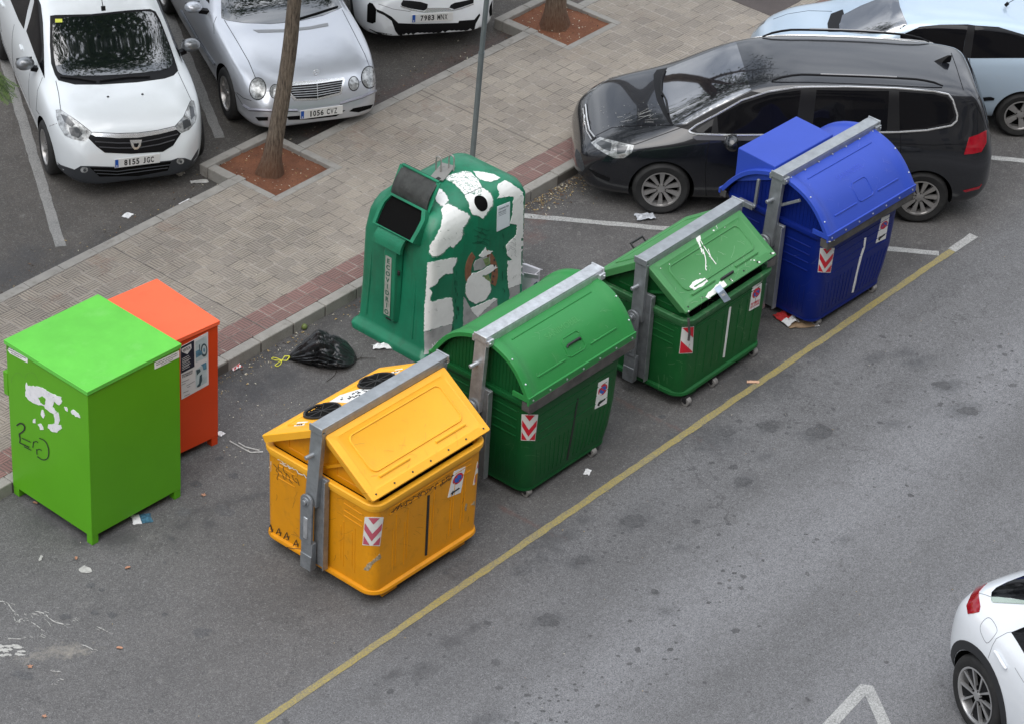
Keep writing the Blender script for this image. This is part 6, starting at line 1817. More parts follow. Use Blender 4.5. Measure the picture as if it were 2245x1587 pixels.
def wheel_proto(root, r, rimr, style, S, rimmat=None, rimmat2=None):
    w_ = .205
    mb = MB()
    prof = [(rimr - .005, -w_ / 2 + .012), (rimr + .03, -w_ / 2), (r - .035, -w_ / 2 - .004), (r - .012, -w_ / 2 + .012), (r, -w_ / 2 + .035), (r, w_ / 2 - .035), (r - .012, w_ / 2 - .012), (r - .035, w_ / 2 + .004), (rimr + .03, w_ / 2), (rimr - .005, w_ / 2 - .012)]
    secs = []
    n = 48
    for (rr0, h) in prof: secs.append([Vector((rr0 * math.cos(2 * PI * k / n), h, rr0 * math.sin(2 * PI * k / n))) for k in range(n)])
    mb.loft(secs, cap0=False, cap1=False)
    wh = build('wheel', mb, M_tyre, root, smooth=40)
    rm_ = MB()
    yo = w_ / 2
    rp = [(rimr, yo - .012), (rimr + .004, yo - .002), (rimr - .012, yo - .002), (rimr - .022, yo - .03), (rimr - .03, -yo + .02)]
    rm_.loft([[Vector((a * math.cos(2 * PI * k / n), h, a * math.sin(2 * PI * k / n))) for k in range(n)] for a, h in rp], cap0=False, cap1=False)
    # dark brake/hub disc
    rm_.loft([[Vector((a * math.cos(2 * PI * k / 32), h, a * math.sin(2 * PI * k / 32))) for k in range(32)] for a, h in ((rimr - .02, yo - .10), (.10, yo - .085), (.0001, yo - .085))], cap0=False, cap1=False, mi=1)
    def spoke(a, w0, w1, mi=0, sk=0.0, y0=.028, y1=.018, r0=.045):
        ca, sa = math.cos(a), math.sin(a); cb, sb = math.cos(a + sk), math.sin(a + sk)
        P = lambda rr0, t, h, c_=0, s_=0: Vector((rr0 * c_ - t * s_, h, rr0 * s_ + t * c_))
        A = [P(r0, -w0 / 2, yo - y0, ca, sa), P(r0, w0 / 2, yo - y0, ca, sa)]; B = [P(rimr - .01, -w1 / 2, yo - y1, cb, sb), P(rimr - .01, w1 / 2, yo - y1, cb, sb)]
        A2 = [v - Vector((0, .03, 0)) for v in A]; B2 = [v - Vector((0, .03, 0)) for v in B]
        rm_.add(A + B + A2 + B2, [(0, 1, 3, 2), (4, 6, 7, 5), (0, 2, 6, 4), (1, 5, 7, 3), (2, 3, 7, 6), (0, 4, 5, 1)], mi)
    if style == 'ten':
        for i in range(10): spoke(2 * PI * i / 10 + .1, .026, .062, 0)
    elif style == 'five2':
        for i in range(5):
            for q in (-1, 1): spoke(2 * PI * i / 5 + q * .13, .03, .034, 0, sk=q * .06)
    elif style == 'five':
        for i in range(5): spoke(2 * PI * i / 5 + .3, .05, .085, 0)
    elif style == 'twin_dark':
        for i in range(5):
            a = 2 * PI * i / 5 + .35
            spoke(a, .05, .10, 2, y0=.034, y1=.028)
            for q in (-1, 1): spoke(a + q * .30 * .4, .012, .026, 0, sk=q * .20, y0=.024, y1=.016)
    rm_.lathe([(0, yo - .045), (.055, yo - .045), (.052, yo - .022), (.035, yo - .018), (0, yo - .018)], 'y', (0, 0, 0), 20, 0)
    for i in range(5):
        a = 2 * PI * i / 5
        rm_.tube([(.05 * math.cos(a), yo - .03, .05 * math.sin(a)), (.05 * math.cos(a), yo - .02, .05 * math.sin(a))], .008, 6, mi=1)
    build('rim', rm_, [rimmat or M_rim, M_under, rimmat2 or M_trim], wh, smooth=35)
    return wh
def place_wheels(root, S, style, rimr=.215, steer=0.0, rimmat=None):
    w0 = wheel_proto(root, S['wr'], rimr, style, S, rimmat)
    rim0 = w0.children[0]
    first = True
    for xa in S['axles']:
        for s_ in (-1, 1):
            if first: w, first = w0, False
            else:
                w = w0.copy(); col.objects.link(w); w.parent = root
                r_ = rim0.copy(); col.objects.link(r_); r_.parent = w
            w.location = (xa, s_ * (S['W'] / 2 - .115), S['wr'])
            w.rotation_euler = (0, .3 * xa, (0 if s_ > 0 else PI) + (steer if xa > 0 else 0))
def part(root, name, pj, polys, mats, step=6, smooth=60, skirt=True, mirror=False):
    """polys: (outline, material index, offset); mirror builds the twin on the other side as a part of its own"""
    mb = MB()
    for q in polys: patch(mb, pj, q[0], step, q[2], q[1], skirt=skirt and q[2] < .0062)
    o = build(name, mb, mats, root, smooth=smooth)
    if mirror:
        m2 = MB(); m2.v = [Vector((p.x, -p.y, p.z)) for p in mb.v]; m2.f = [tuple(reversed(f)) for f in mb.f]; m2.m = list(mb.m)
        build(name, m2, mats, root, smooth=smooth)
    return o
def gapline(root, pj, lines, r=.0045, name='panel_gap', m=None, step=6, off=-.001, mirror=False):
    mb = MB()
    for l_ in lines:
        P = pj.path(l_, step, off)
        if len(P) > 1:
            mb.tube(P, r, 5)
            if mirror: mb.tube([Vector((p.x, -p.y, p.z)) for p in P], r, 5)
    return build(name, mb, m or M_gap, root)
def plate(root, s, c, w=.52, h=.11, tilt=0.0, front=True, depth=.012):
    """number plate standing proud of the bumper, facing +x"""
    sx = 1 if front else -1
    mb = MB(); rot = Matrix.Rotation(-tilt * sx, 3, 'Y')
    c = Vector(c)
    mb.box(c, (depth, w, h), 0, rot)
    def P(a, b, d): return c + rot @ Vector((sx * (depth / 2 + d), -sx * a if False else a * -1 * -sx * 1, b))
    # a runs to the reader's right: for a plate facing +x the reader sees +y on the right
    def Pq(a, b, d): return c + rot @ Vector((sx * (depth / 2 + d), sx * a, b))
    mb.add([Pq(-w / 2 + .006, -h / 2 + .006, .0012), Pq(-w / 2 + .044, -h / 2 + .006, .0012), Pq(-w / 2 + .044, h / 2 - .006, .0012), Pq(-w / 2 + .006, h / 2 - .006, .0012)], [(0, 1, 2, 3)], 1)
    tx, tf = text2d('E', .030, .001); mb.add([Pq(-w / 2 + .025 + a, -h / 2 + .022 + b, .002) for a, b in tx], tf, 0)
    cw, ch, gap = .037, .074, .0085
    chars = list(s); wid = [cw if c_ != ' ' else .022 for c_ in chars]; tot = sum(wid) + gap * (len(chars) - 1)
    xx = (-w / 2 + .048 + w / 2 - .008) / 2 - tot / 2
    for c_, wd in zip(chars, wid):
        if c_ != ' ':
            tx, tf = text2d(c_, 1.0, .030 if c_ not in 'MNXVZ' else .012)
            x0, x1 = min(v[0] for v in tx), max(v[0] for v in tx); y0, y1 = min(v[1] for v in tx), max(v[1] for v in tx)
            ww = wd if c_ not in '1J' else wd * (.45 if c_ == '1' else .75)
            mb.add([Pq(xx + (wd - ww) / 2 + (a - x0) / (x1 - x0) * ww, ((b - y0) / (y1 - y0) - .5) * ch, .0022) for a, b in tx], tf, 2)
        xx += wd + gap
    return build('number_plate', mb, [M_plate, M_euro, M_ink], root, smooth=0, bevel=.0)
def mirror_cap(root, c, size, m, side, m2=None):
    mb = MB(); c = Vector(c); sx, sy, sz = size
    mb.loft([[c + Vector((sx * (-.5 + u), sy * .5 * f * math.cos(2 * PI * k / 16), sz * .5 * f * math.sin(2 * PI * k / 16) * (1 if math.sin(2 * PI * k / 16) > 0 else .85))) for k in range(16)] for u, f in ((0, .90), (.05, .98), (.35, 1.0), (.65, .9), (.85, .66), (.97, .3), (1.0, .06))])
    mb.bar(c + Vector((-.02, -side * sy * .30, -sz * .34)), c + Vector((-.0, -side * (sy * .5 + .07), -sz * .5)), .07, .05, mi=1)
    mb.box(c + Vector((-sx * .5 - .003, 0, 0)), (.004, sy * .82, sz * .78), 2)
    return build('mirror', mb, [m, m2 or M_trim, M_glass], root, smooth=50)

# ---- dark grey people carrier --------------------------------------
def root_at(name, label, C, az, shift=0.0):
    h = R(az)
    return thing(name, label, 'car', (C[0] + math.cos(h) * shift, C[1] + math.sin(h) * shift, 0), h)
van = root_at('people_carrier', 'dusty dark grey people carrier with chrome-edged windows and roof rails', (6.32, 2.33), 131.6, .125)
SV = dict(L=4.76, W=1.90, H=1.71, wr=.330, axles=(1.405, -1.565),
    top=[(-2.38, .80), (-2.36, 1.02), (-2.31, 1.18), (-2.22, 1.42), (-2.17, 1.52), (-2.05, 1.575), (-1.6, 1.62), (-.8, 1.645), (-.2, 1.64), (.25, 1.60), (.60, 1.495), (1.0, 1.30), (1.36, 1.10), (1.52, 1.025), (1.8, .945), (2.05, .85), (2.22, .73), (2.33, .60), (2.38, .46)],
    belt=[(-2.38, .80), (-1.8, .985), (-.5, .96), (.8, .93), (1.4, .885), (1.9, .78), (2.38, .56)],
    bot=[(-2.38, .42), (-2.25, .27), (-1.9, .22), (1.8, .19), (2.2, .20), (2.38, .30)],
    hw=[(-2.38, .70), (-2.35, .78), (-2.25, .86), (-2.0, .93), (-1.4, .952), (1.2, .952), (1.7, .93), (2.0, .87), (2.2, .77), (2.31, .66), (2.36, .54), (2.38, .46)],
    roofw=[(-2.38, .56), (-2.1, .60), (-1.4, .625), (.1, .635), (.7, .68), (1.3, .76), (2.38, .6)])
M_vanp = carpaint('dusty_anthracite_paint', (.008, .009, .012), metal=.1, rough=.22, dirt=.25, dirtc=(.035, .034, .033))
vb = car_body(van, SV, M_vanp)
place_wheels(van, SV, 'ten', .222)
pj = Proj(bvh_of(vb), van)
a4, a5, r4, r8 = zpx((1220, 40), 3.45), zpx((1700, 0), 3.174), zpx((1600, 0), 3.4806), zpx((1650, 200), 3.773)
part(van, 'windscreen', pj, [(a4((838, 385), (1358, 182), (1400, 310), (1472, 548), (1180, 690), (985, 800), (885, 812), (835, 690), (805, 600), (802, 500), (815, 430)), 0, .005)], [M_glassw], 8)
part(van, 'cowl', pj, [(a4((735, 430), (760, 395), (838, 380), (815, 430), (800, 500), (804, 600), (832, 690), (885, 815), (850, 795), (800, 710), (758, 620), (738, 520)), 0, .004)], [M_trim], 6)
gapline(van, pj, [a4((800, 470), (795, 560), (830, 620), (850, 735)), a4((825, 400), (790, 500), (800, 600))], .010, 'wiper', M_trim, off=.02)
side = a4((1003, 855), (1060, 812), (1220, 728), (1400, 625), (1600, 560), (1800, 530), (1930, 525)) + r4((760, 668), (900, 668), (1270, 680), (1560, 703), (1665, 725), (1700, 765), (1735, 880), (1730, 925), (1690, 962), (1500, 998), (1290, 1012)) + r4((700, 1022), (400, 1030)) + a4((1725, 885), (1350, 888), (1180, 884), (1060, 880), (1015, 868))
part(van, 'window_band', pj, [(side, 0, .004)], [M_trim], 9, mirror=True)
gl = [a4((1050, 850), (1190, 762), (1170, 868), (1075, 868)), a4((1215, 745), (1400, 650), (1600, 585), (1800, 553), (1848, 548)) + r4((508, 945),) + a4((1770, 872), (1340, 875), (1225, 868)), r4((662, 690), (1215, 698), (1198, 998), (628, 1003)), r4((1292, 702), (1555, 722), (1655, 745), (1688, 785), (1712, 890), (1675, 938), (1490, 978), (1296, 995))]
for g in gl: part(van, 'side_window', pj, [(g, 0, .0065)], [M_glassd], 9, mirror=True)
mb = MB(); P = pj.path(side + side[:1], 8, .008); mb.tube(P, .012, 6); mb.tube([Vector((p.x, -p.y, p.z)) for p in P], .012, 6); build('chrome_trim', mb, M_chrome, van)
part(van, 'headlamp', pj, [(a4((262, 945), (330, 902), (400, 922), (500, 945), (588, 965), (570, 1020), (510, 1060), (440, 1062), (360, 1022), (300, 985)), 0, .004), (a4((300, 950), (340, 925), (420, 950), (410, 1010), (350, 990)), 1, .0065), (a4((455, 965), (540, 975), (520, 1020), (460, 1030)), 1, .0065)], [M_lamp, M_lampd], 5, mirror=True)
part(van, 'grille', pj, [(a4((193, 700), (232, 650), (243, 740), (262, 850), (302, 905), (268, 942), (225, 865), (193, 780)), 0, .004)], [M_trim], 5, mirror=False)
gapline(van, pj, [a4((222, 660), (232, 760), (250, 850), (292, 905)), a4((205, 690), (212, 760), (232, 860), (270, 925))], .010, 'grille_bar', M_chrome, off=.008)
part(van, 'pillar_glare_patch', pj, [(a4((890, 818), (985, 806), (1180, 696), (1474, 555), (1560, 570), (1400, 618), (1220, 720), (1060, 804), (1003, 848)), 0, .003)], [M_trim], 7)  # dull black patch added over the painted pillar to hide its sky reflection
c0 = pj.hit(a4((213, 786))[0], .014)
if c0:
    mb = MB(); mb.tube([c0 + Vector((0.0, .075 * math.cos(t), .075 * math.sin(t))) for t in [2 * PI * i / 20 for i in range(20)]], .008, 6, closed=True)
    for s_ in (-1, 1): mb.tube([c0 + Vector((0, s_ * .035, .065)), c0 + Vector((0, 0, .01)), ], .006, 5); mb.tube([c0 + Vector((0, s_ * .065, .02)), c0 + Vector((0, s_ * .025, -.06)), c0 + Vector((0, 0, .0))], .006, 5)
    build('badge', mb, M_chrome, van)
part(van, 'lower_intake', pj, [(a4((150, 990), (178, 1020), (216, 1140), (196, 1165), (162, 1120), (140, 1040)), 0, .004)], [mat('mesh_grey', (.04, .045, .05), rough=.6, var=.6, vs=60)], 5)
part(van, 'fog_trim', pj, [(a4((235, 1135), (300, 1165), (405, 1210), (400, 1238), (300, 1200)), 0, .004)], [M_trim], 5, mirror=True)
gapline(van, pj, [a4((1165, 890), (1142, 1000), (1125, 1150), (1132, 1345)), r8((1222, 345), (1226, 470), (1210, 640)), r8((1226, 442), (1500, 448), (1790, 438)), r4((1690, 408), (1730, 520), (1782, 690)), r4((45, 315), (75, 480), (155, 690)), a4((300, 890), (420, 830), (700, 810), (880, 815)), a4((310, 900), (420, 930), (590, 960), (1000, 810)), r8((1840, 100), (1900, 220), (1935, 320)), a4((1190, 740), (1170, 890))], .005, 'panel_gap', M_gap)
part(van, 'tail_lamp', pj, [(r8((1790, 385), (1860, 362), (1932, 325), (1932, 430), (1890, 505), (1820, 520), (1748, 527)), 0, .006)], [M_tail], 5, mirror=True)
part(van, 'reflector', pj, [(r8((1742, 826), (1880, 790), (1895, 770), (1870, 810), (1760, 838)), 0, .006)], [M_tail], 5, mirror=True)
part(van, 'door_moulding', pj, [(a4((1025, 900), (1060, 890), (1720, 892), (1640, 930), (1060, 925)), 0, .005)], [mat('matt_grey_strip', (.06, .06, .07), rough=.5)], 8, mirror=True)
for s_ in (-1, 1):
    mb = MB(); pts = []
    for i in range(19):
        x = -1.72 + i * 1.95 / 18; u = i / 18; zt = interp(SV['top'], x)
        pts.append(Vector((x, s_ * (.535 + .02 * math.sin(u * PI)), zt - .035 + .062 * min(1, math.sin(u * PI) * 2.2) ** .6)))
    mb.tube(pts, [.009] + [.014] * 17 + [.009], 8); 
    build('roof_rail', mb, M_trim, van)
    mb = MB(); mb.tube([p + Vector((0, 0, .014)) for p in pts[5:14]], .008, 6); build('roof_rail_cap', mb, mat('rail_silver', (.35, .35, .36), rough=.4, metal=.5) if s_ < 0 else bpy.data.materials['rail_silver'], van)
mb = MB(); mb.loft([[Vector((-1.78 + a, y_, zt_)) for a, y_ in ((.10, 0), (0, .028), (-.10, 0), (0, -.028))] for zt_ in (1.60,)] + [[Vector((-1.80 + a, y_, 1.635)) for a, y_ in ((.06, 0), (0, .022), (-.09, 0), (0, -.022))], [Vector((-1.86 + a, y_, 1.69)) for a, y_ in ((.02, 0), (0, .006), (-.03, 0), (0, -.006))]])
build('antenna_fin', mb, M_trim, van, smooth=30)
mc = onax(1592, 292, 2, 1.02); ml = tmat(van).inverted() @ mc
mirror_cap(van, (ml.x - .02, 1.05, 1.03), (.14, .24, .20), M_vanp, 1); mirror_cap(van, (ml.x - .02, -1.05, 1.03), (.14, .24, .20), M_vanp, -1)
mb = MB(); rnd = random.Random(6)
for i in range(12):
    x0, y0 = 390 + rnd.random() * 350, 700 + rnd.random() * 110
    ribbon(mb, pj, a4((x0, y0), (x0 + rnd.uniform(30, 110), y0 - rnd.uniform(-8, 50))), rnd.uniform(.3, .8), 4, .003)
for i in range(46):
    x0, y0 = rnd.uniform(330, 800), rnd.uniform(640, 830); c_ = a4((x0, y0))[0]; r_ = rnd.uniform(.4, 1.2)
    patch(mb, pj, [(c_[0] + r_ * math.cos(t), c_[1] + r_ * .6 * math.sin(t)) for t in (0, 1.5, 3, 4.5)], 3, .003, skirt=False)
build('bird_droppings', mb, mat('grey_droppings', (.30, .30, .28), rough=.8), van)

# ---- light blue hatchback behind it
_h = Vector((math.cos(R(131)), math.sin(R(131)))); _l = Vector((-_h.y, _h.x)); HBC = Vector((9.165, .875)) + _h * 1.26 - _l * .85
hb = root_at('hatchback', 'pale silver-blue hatchback mostly hidden behind the dark people carrier', HBC, 131)
SH = dict(L=3.95, W=1.70, H=1.44, wr=.295, axles=(1.20, -1.26),
    top=[(-1.975, .72), (-1.95, .95), (-1.85, 1.10), (-1.65, 1.28), (-1.35, 1.36), (-.6, 1.43), (-.1, 1.435), (.25, 1.40), (.55, 1.27), (.85, 1.10), (1.0, 1.02), (1.4, .93), (1.7, .82), (1.88, .68), (1.95, .52), (1.975, .42)],
    belt=[(-1.975, .80), (-1.2, .95), (0, .92), (.9, .88), (1.5, .78), (1.975, .5)],
    bot=[(-1.975, .40), (-1.8, .25), (1.7, .19), (1.975, .30)],
    hw=[(-1.975, .62), (-1.93, .70), (-1.8, .79), (-1.3, .845), (.9, .85), (1.4, .82), (1.7, .74), (1.88, .62), (1.95, .50), (1.975, .42)],
    roofw=[(-1.975, .5), (-1.4, .56), (-.3, .60), (.3, .62), (1.0, .72), (1.975, .55)])
M_hbp = carpaint('silver_blue_paint', (.40, .50, .60), metal=.25, rough=.3, dirt=.25, dirtc=(.42, .46, .48))
hbb = car_body(hb, SH, M_hbp); place_wheels(hb, SH, 'five', .195)
pj = Proj(bvh_of(hbb), hb)
part(hb, 'windscreen', pj, [(r4((838, 200), (860, 120), (1000, 48), (1120, 0), (1240, -40), (1285, -10), (1300, 60), (1355, 190), (1240, 262), (1000, 262), (840, 244)), 0, .005)], [M_glassw], 7)
part(hb, 'cowl', pj, [(r4((752, 246), (745, 185), (772, 110), (862, 76), (872, 108), (836, 190), (838, 246)), 0, .004)], [M_trim], 5)
part(hb, 'side_window', pj, [(r4((1300, 275), (1450, 207), (1600, 192), (1818, 190), (1790, 330), (1770, 440), (1300, 440)), 0, .004)], [M_glassd], 7, mirror=True)
part(hb, 'side_window', pj, [(r4((1872, 198), (2050, 210), (2245, 268), (2390, 340), (2420, 445), (1838, 447)), 0, .004)], [M_glassd], 7, mirror=True)
part(hb, 'window_pillar', pj, [(r4((1818, 190), (1872, 198), (1838, 447), (1770, 440)), 0, .003)], [M_trim], 5, mirror=True)
part(hb, 'door_moulding', pj, [(r4((1920, 745), (1990, 740), (2020, 750), (2015, 766), (1925, 772)), 0, .008)], [M_trim], 5, mirror=True)
gapline(hb, pj, [r4((780, 90), (600, 85), (440, 110), (330, 150)), r4((1830, 450), (1845, 620), (1850, 840))], .004)
P_ = Proj(bvh_of(hbb), hb, 'z'); q_ = P_.hit((-.15, -.0), .0) or Vector((0, 0, 1.43))
an = tmat(hb).inverted() @ onax(1600 + 2105 / 3.4806, 30 / 3.4806, 2, 1.45)
mb = MB(); mb.tube([(an.x, an.y, 1.42), (an.x - .03, an.y, 1.46)], .022, 8); mb.tube([(an.x - .02, an.y, 1.45), (an.x - .30, an.y, 1.66)], .004, 6); build('antenna', mb, M_trim, hb)
for s_ in (-1, 1): mirror_cap(hb, (.72, s_ * .95, .97), (.10, .18, .13), M_hbp, s_)
part(hb, 'headlamp', Proj(bvh_of(hbb), hb, 'x', 1), [([(.42, .62), (.70, .68), (.66, .78), (.45, .74)], 0, .004)], [M_lamp], .05, mirror=True)

pr_ = Proj(bvh_of(hbb), hb, 'x', -1)
part(hb, 'rear_window', pr_, [([(-.46, 1.02), (.46, 1.02), (.38, 1.26), (-.38, 1.26)], 0, .004)], [M_glassd], .06)
part(hb, 'tail_lamp', pr_, [([(.50, .78), (.70, .80), (.64, 1.0), (.50, .98)], 0, .004)], [M_tail], .05, mirror=True)
pr_ = Proj(bvh_of(vb), van, 'x', -1)
part(van, 'rear_window', pr_, [([(-.62, 1.08), (.62, 1.08), (.54, 1.44), (-.54, 1.44)], 0, .004)], [M_glassd], .08)

# ---- white minivan, top left
mv = root_at('minivan', 'white minivan with silver mirrors and black lower bumper, plate 8155 JGC', (1.859, 9.294), 239.5)
SL = dict(L=4.54, W=1.83, H=1.69, wr=.318, axles=(1.50, -1.36),
    top=[(-2.25, .8), (-2.22, 1.15), (-2.1, 1.5), (-1.95, 1.62), (-1.2, 1.67), (-.2, 1.69), (.30, 1.655), (.60, 1.52), (.95, 1.30), (1.22, 1.13), (1.35, 1.075), (1.65, 1.02), (1.90, .94), (2.06, .85), (2.17, .72), (2.24, .55), (2.27, .40)],
    belt=[(-2.25, .9), (-1, .99), (.3, .96), (1.2, .93), (1.8, .82), (2.27, .52)],
    bot=[(-2.25, .4), (-2, .25), (1.8, .19), (2.15, .17), (2.27, .20)],
    hw=[(-2.25, .70), (-2.1, .82), (-1.6, .895), (1.2, .91), (1.65, .895), (1.92, .84), (2.08, .76), (2.19, .66), (2.25, .56), (2.27, .50)],
    roofw=[(-2.25, .6), (-1.8, .63), (.1, .66), (.6, .70), (1.2, .80), (2.25, .6)])
M_mvp = carpaint('white_van_paint', (.71, .745, .76), rough=.25, dirt=.05, dirtc=(.5, .5, .5))
mvb = car_body(mv, SL, M_mvp); mvb.data.materials.append(mat('bumper_skirt', (.030, .033, .038), rough=.5))
for p_ in mvb.data.polygons:
    if p_.center.z < .285 and p_.center.x > 1.88 and p_.material_index == 0: p_.material_index = 2
place_wheels(mv, SL, 'five2', .205)
pj = Proj(bvh_of(mvb), mv); k1 = zpx((0, 0), 4.989); k3 = zpx((0, 0), 3.307)
part(mv, 'windscreen_surround', pj, [(k1((548, 178), (600, 170), (1000, 160), (1400, 118), (1640, 104), (1700, 130), (1750, 220), (1850, 480), (1905, 640), (1948, 780), (1900, 830), (1800, 865), (1500, 905), (1100, 930), (820, 930), (640, 885), (600, 820), (560, 700), (545, 500)), 0, .003)], [M_trim], 8)
part(mv, 'windscreen', pj, [(smooth2d(k1((578, 200), (1000, 186), (1400, 142), (1645, 128), (1695, 165), (1780, 330), (1880, 600), (1888, 745), (1700, 790), (1200, 832), (800, 838), (645, 822), (600, 700), (575, 450)), 1), 0, .006)], [M_glass], 8)
part(mv, 'windscreen_sticker', pj, [(k1((603, 215), (680, 215), (682, 253), (605, 255)), 0, .009)], [mat('sticker_yellow', (.62, .66, .08), rough=.5)], 4)
gapline(mv, pj, [k1((660, 850), (850, 870), (1050, 902)), k1((1090, 898), (1400, 858), (1640, 850))], .010, 'wiper', M_trim, off=.016)
part(mv, 'side_window', pj, [(k1((290, 345), (335, 200), (372, 40), (380, -40), (415, -20), (448, 60), (470, 250), (480, 500), (488, 860), (440, 745), (380, 590)), 0, .004)], [M_glassd], 7, mirror=True)
part(mv, 'side_window', pj, [(k1((110, -10), (95, -60), (300, -60), (335, -10), (300, 120), (262, 320), (210, 230)), 0, .004)], [M_glassd], 7, mirror=True)
lampL = k3((405, 800), (440, 797), (490, 830), (590, 910), (665, 965), (625, 1020), (590, 1025), (520, 1010), (470, 985), (430, 920), (408, 850)); lampR = k3((1385, 728), (1405, 735), (1420, 790), (1425, 850), (1415, 890), (1370, 945), (1315, 968), (1285, 945), (1266, 922), (1330, 850), (1362, 780))
inL = [k3((440, 830), (490, 850), (545, 905), (520, 925), (470, 890)), k3((500, 930), (560, 925), (600, 975), (570, 1005), (515, 985))]; inR = [k3((1370, 770), (1400, 780), (1410, 840), (1385, 870)), k3((1320, 880), (1370, 860), (1385, 910), (1330, 945))]
part(mv, 'headlamp', pj, [(lampL, 0, .004)] + [(q, 1, .0065) for q in inL], [M_lamp, M_lampd], 5)
part(mv, 'headlamp', pj, [(lampR, 0, .004)] + [(q, 1, .0065) for q in inR], [M_lamp, M_lampd], 5)
part(mv, 'grille', pj, [(k3((655, 978), (690, 990), (850, 1003), (1000, 1001), (1150, 976), (1280, 943), (1312, 970), (1255, 1058), (1180, 1103), (950, 1118), (760, 1110), (700, 1065), (640, 1005)), 0, .004)], [M_trim], 6)
part(mv, 'chrome_bar', pj, [(k3((668, 968), (850, 974), (1000, 970), (1150, 950), (1268, 923), (1282, 942), (1150, 976), (1000, 1001), (850, 1004), (688, 992)), 0, .008)], [M_chrome], 6)
gapline(mv, pj, [k3((690, 1030), (850, 1040), (1000, 1038), (1150, 1010), (1290, 975)), k3((720, 1068), (850, 1076), (1000, 1074), (1150, 1050), (1265, 1015))], .007, 'grille_bar', mat('grille_grey', (.05, .05, .055), rough=.4), off=.004)
part(mv, 'badge', pj, [(k3((940, 1018), (1028, 1015), (1018, 1060), (998, 1085), (972, 1086), (952, 1062)), 0, .012), (k3((965, 1042), (1006, 1040), (996, 1068), (974, 1069)), 1, .015)], [M_chrome, M_trim], 4)
part(mv, 'lower_bumper', pj, [(k3((395, 1160), (440, 1198), (540, 1232), (585, 1206), (640, 1206), (820, 1212), (1240, 1165), (1290, 1148), (1340, 1148), (1385, 1165), (1438, 1080), (1430, 1130), (1380, 1200), (1300, 1285), (1150, 1330), (1000, 1350), (700, 1352), (560, 1322), (440, 1262)), 0, .004), (k3((650, 1214), (820, 1218), (1240, 1172), (1215, 1238), (1000, 1278), (720, 1282)), 1, .0065)], [mat('bumper_grey_plastic', (.030, .033, .038), rough=.5), M_under], 6)
gapline(mv, pj, [k3((680, 1235), (850, 1243), (1230, 1195)), k3((700, 1258), (850, 1265), (1215, 1218))], .006, 'intake_bar', bpy.data.materials['bumper_grey_plastic'], off=.008)
for c_ in ((612, 1232), (1305, 1170)): part(mv, 'fog_lamp', pj, [(k3(*ell(c_[0], c_[1], 27, 22, 16)), 0, .009), (k3(*ell(c_[0] + 4, c_[1] + 3, 11, 10, 10)), 1, .011)], [M_lamp, M_lampd], 4)
gapline(mv, pj, [k3((405, 590), (425, 680), (440, 798)), k3((1292, 528), (1335, 620), (1385, 728)), k3((308, 565), (272, 660), (262, 800), (285, 830)), k3((440, 798), (560, 880), (665, 962), (850, 970), (1000, 966), (1150, 946), (1268, 918), (1330, 850), (1380, 735)), k3((360, 918), (412, 898))], .004)
gapline(mv, pj, [k3((150, 330), (165, 365)), k3((5, 10), (30, 50))], .012, 'door_handle', M_mvp, off=.01)
mb = MB()
for p in ((783, 706), (1033, 688)):
    h_ = pj.hit(k3(p)[0], .0); mb.tube([h_, h_ + Vector((0, 0, .008))], .014, 8)
build('washer_nozzle', mb, M_trim, mv)
plate(mv, '8155 JGC', (2.272, 0.0, .445), tilt=.0)
T_ = tmat(mv).inverted()
def loc_at(root, px, z_): return tmat(root).inverted() @ onax(px[0], px[1], 2, z_)
ant = loc_at(mv, (227, 21), 1.69)
mb = MB(); mb.tube([(ant.x, ant.y, 1.67), (ant.x - .02, ant.y, 1.72)], .026, 8); mb.tube([(ant.x - .02, ant.y, 1.70), (ant.x - .28, ant.y, 1.98)], .0045, 6); build('antenna', mb, M_trim, mv)
M_smir = carpaint('grey_mirror_paint', (.20, .21, .22), metal=.6, rough=.3)
for s_ in (-1, 1): mirror_cap(mv, (.93, s_ * .97, 1.09), (.12, .22, .165), M_smir, s_)
for s_ in (-1, 1):
    mb = MB(); mb.tube([Vector((-1.9, s_ * .60, 1.62)), Vector((-1.7, s_ * .62, 1.70)), Vector((-.2, s_ * .63, 1.72)), Vector((.02, s_ * .64, 1.66))], .016, 8); build('roof_rail', mb, M_trim, mv)

# ---- silver saloon
ms = root_at('saloon_car', 'silver saloon with twin oval headlamps and chrome grille, plate 1056 CVZ', (4.223, 8.849), 241)
SM = dict(L=4.82, W=1.80, H=1.44, wr=.318, axles=(1.55, -1.28),
    top=[(-2.41, .7), (-2.35, .95), (-1.7, 1.02), (-1.3, 1.15), (-.8, 1.38), (-.2, 1.43), (.15, 1.40), (.5, 1.22), (.80, 1.03), (.95, .975), (1.4, .935), (1.8, .875), (2.08, .805), (2.26, .70), (2.35, .57), (2.40, .45), (2.41, .38)],
    belt=[(-2.41, .8), (-1.4, .93), (.5, .90), (1.2, .86), (1.9, .74), (2.41, .48)],
    bot=[(-2.41, .35), (-2.2, .25), (2.0, .19), (2.3, .21), (2.41, .27)],
    hw=[(-2.41, .7), (-2.2, .82), (-1.6, .885), (1.2, .90), (1.7, .885), (2.0, .84), (2.2, .78), (2.33, .68), (2.39, .58), (2.41, .52)],
    roofw=[(-2.41, .6), (-1.0, .56), (0, .58), (.6, .68), (1.0, .80), (2.41, .62)])
M_msp = carpaint('silver_metallic_paint', (.55, .57, .61), metal=.55, rough=.3, dirt=.12, dirtc=(.45, .45, .45))
msb = car_body(ms, SM, M_msp); place_wheels(ms, SM, 'five', .205)
pj = Proj(bvh_of(msb), ms); m2_ = zpx((360, 0), 3.45)
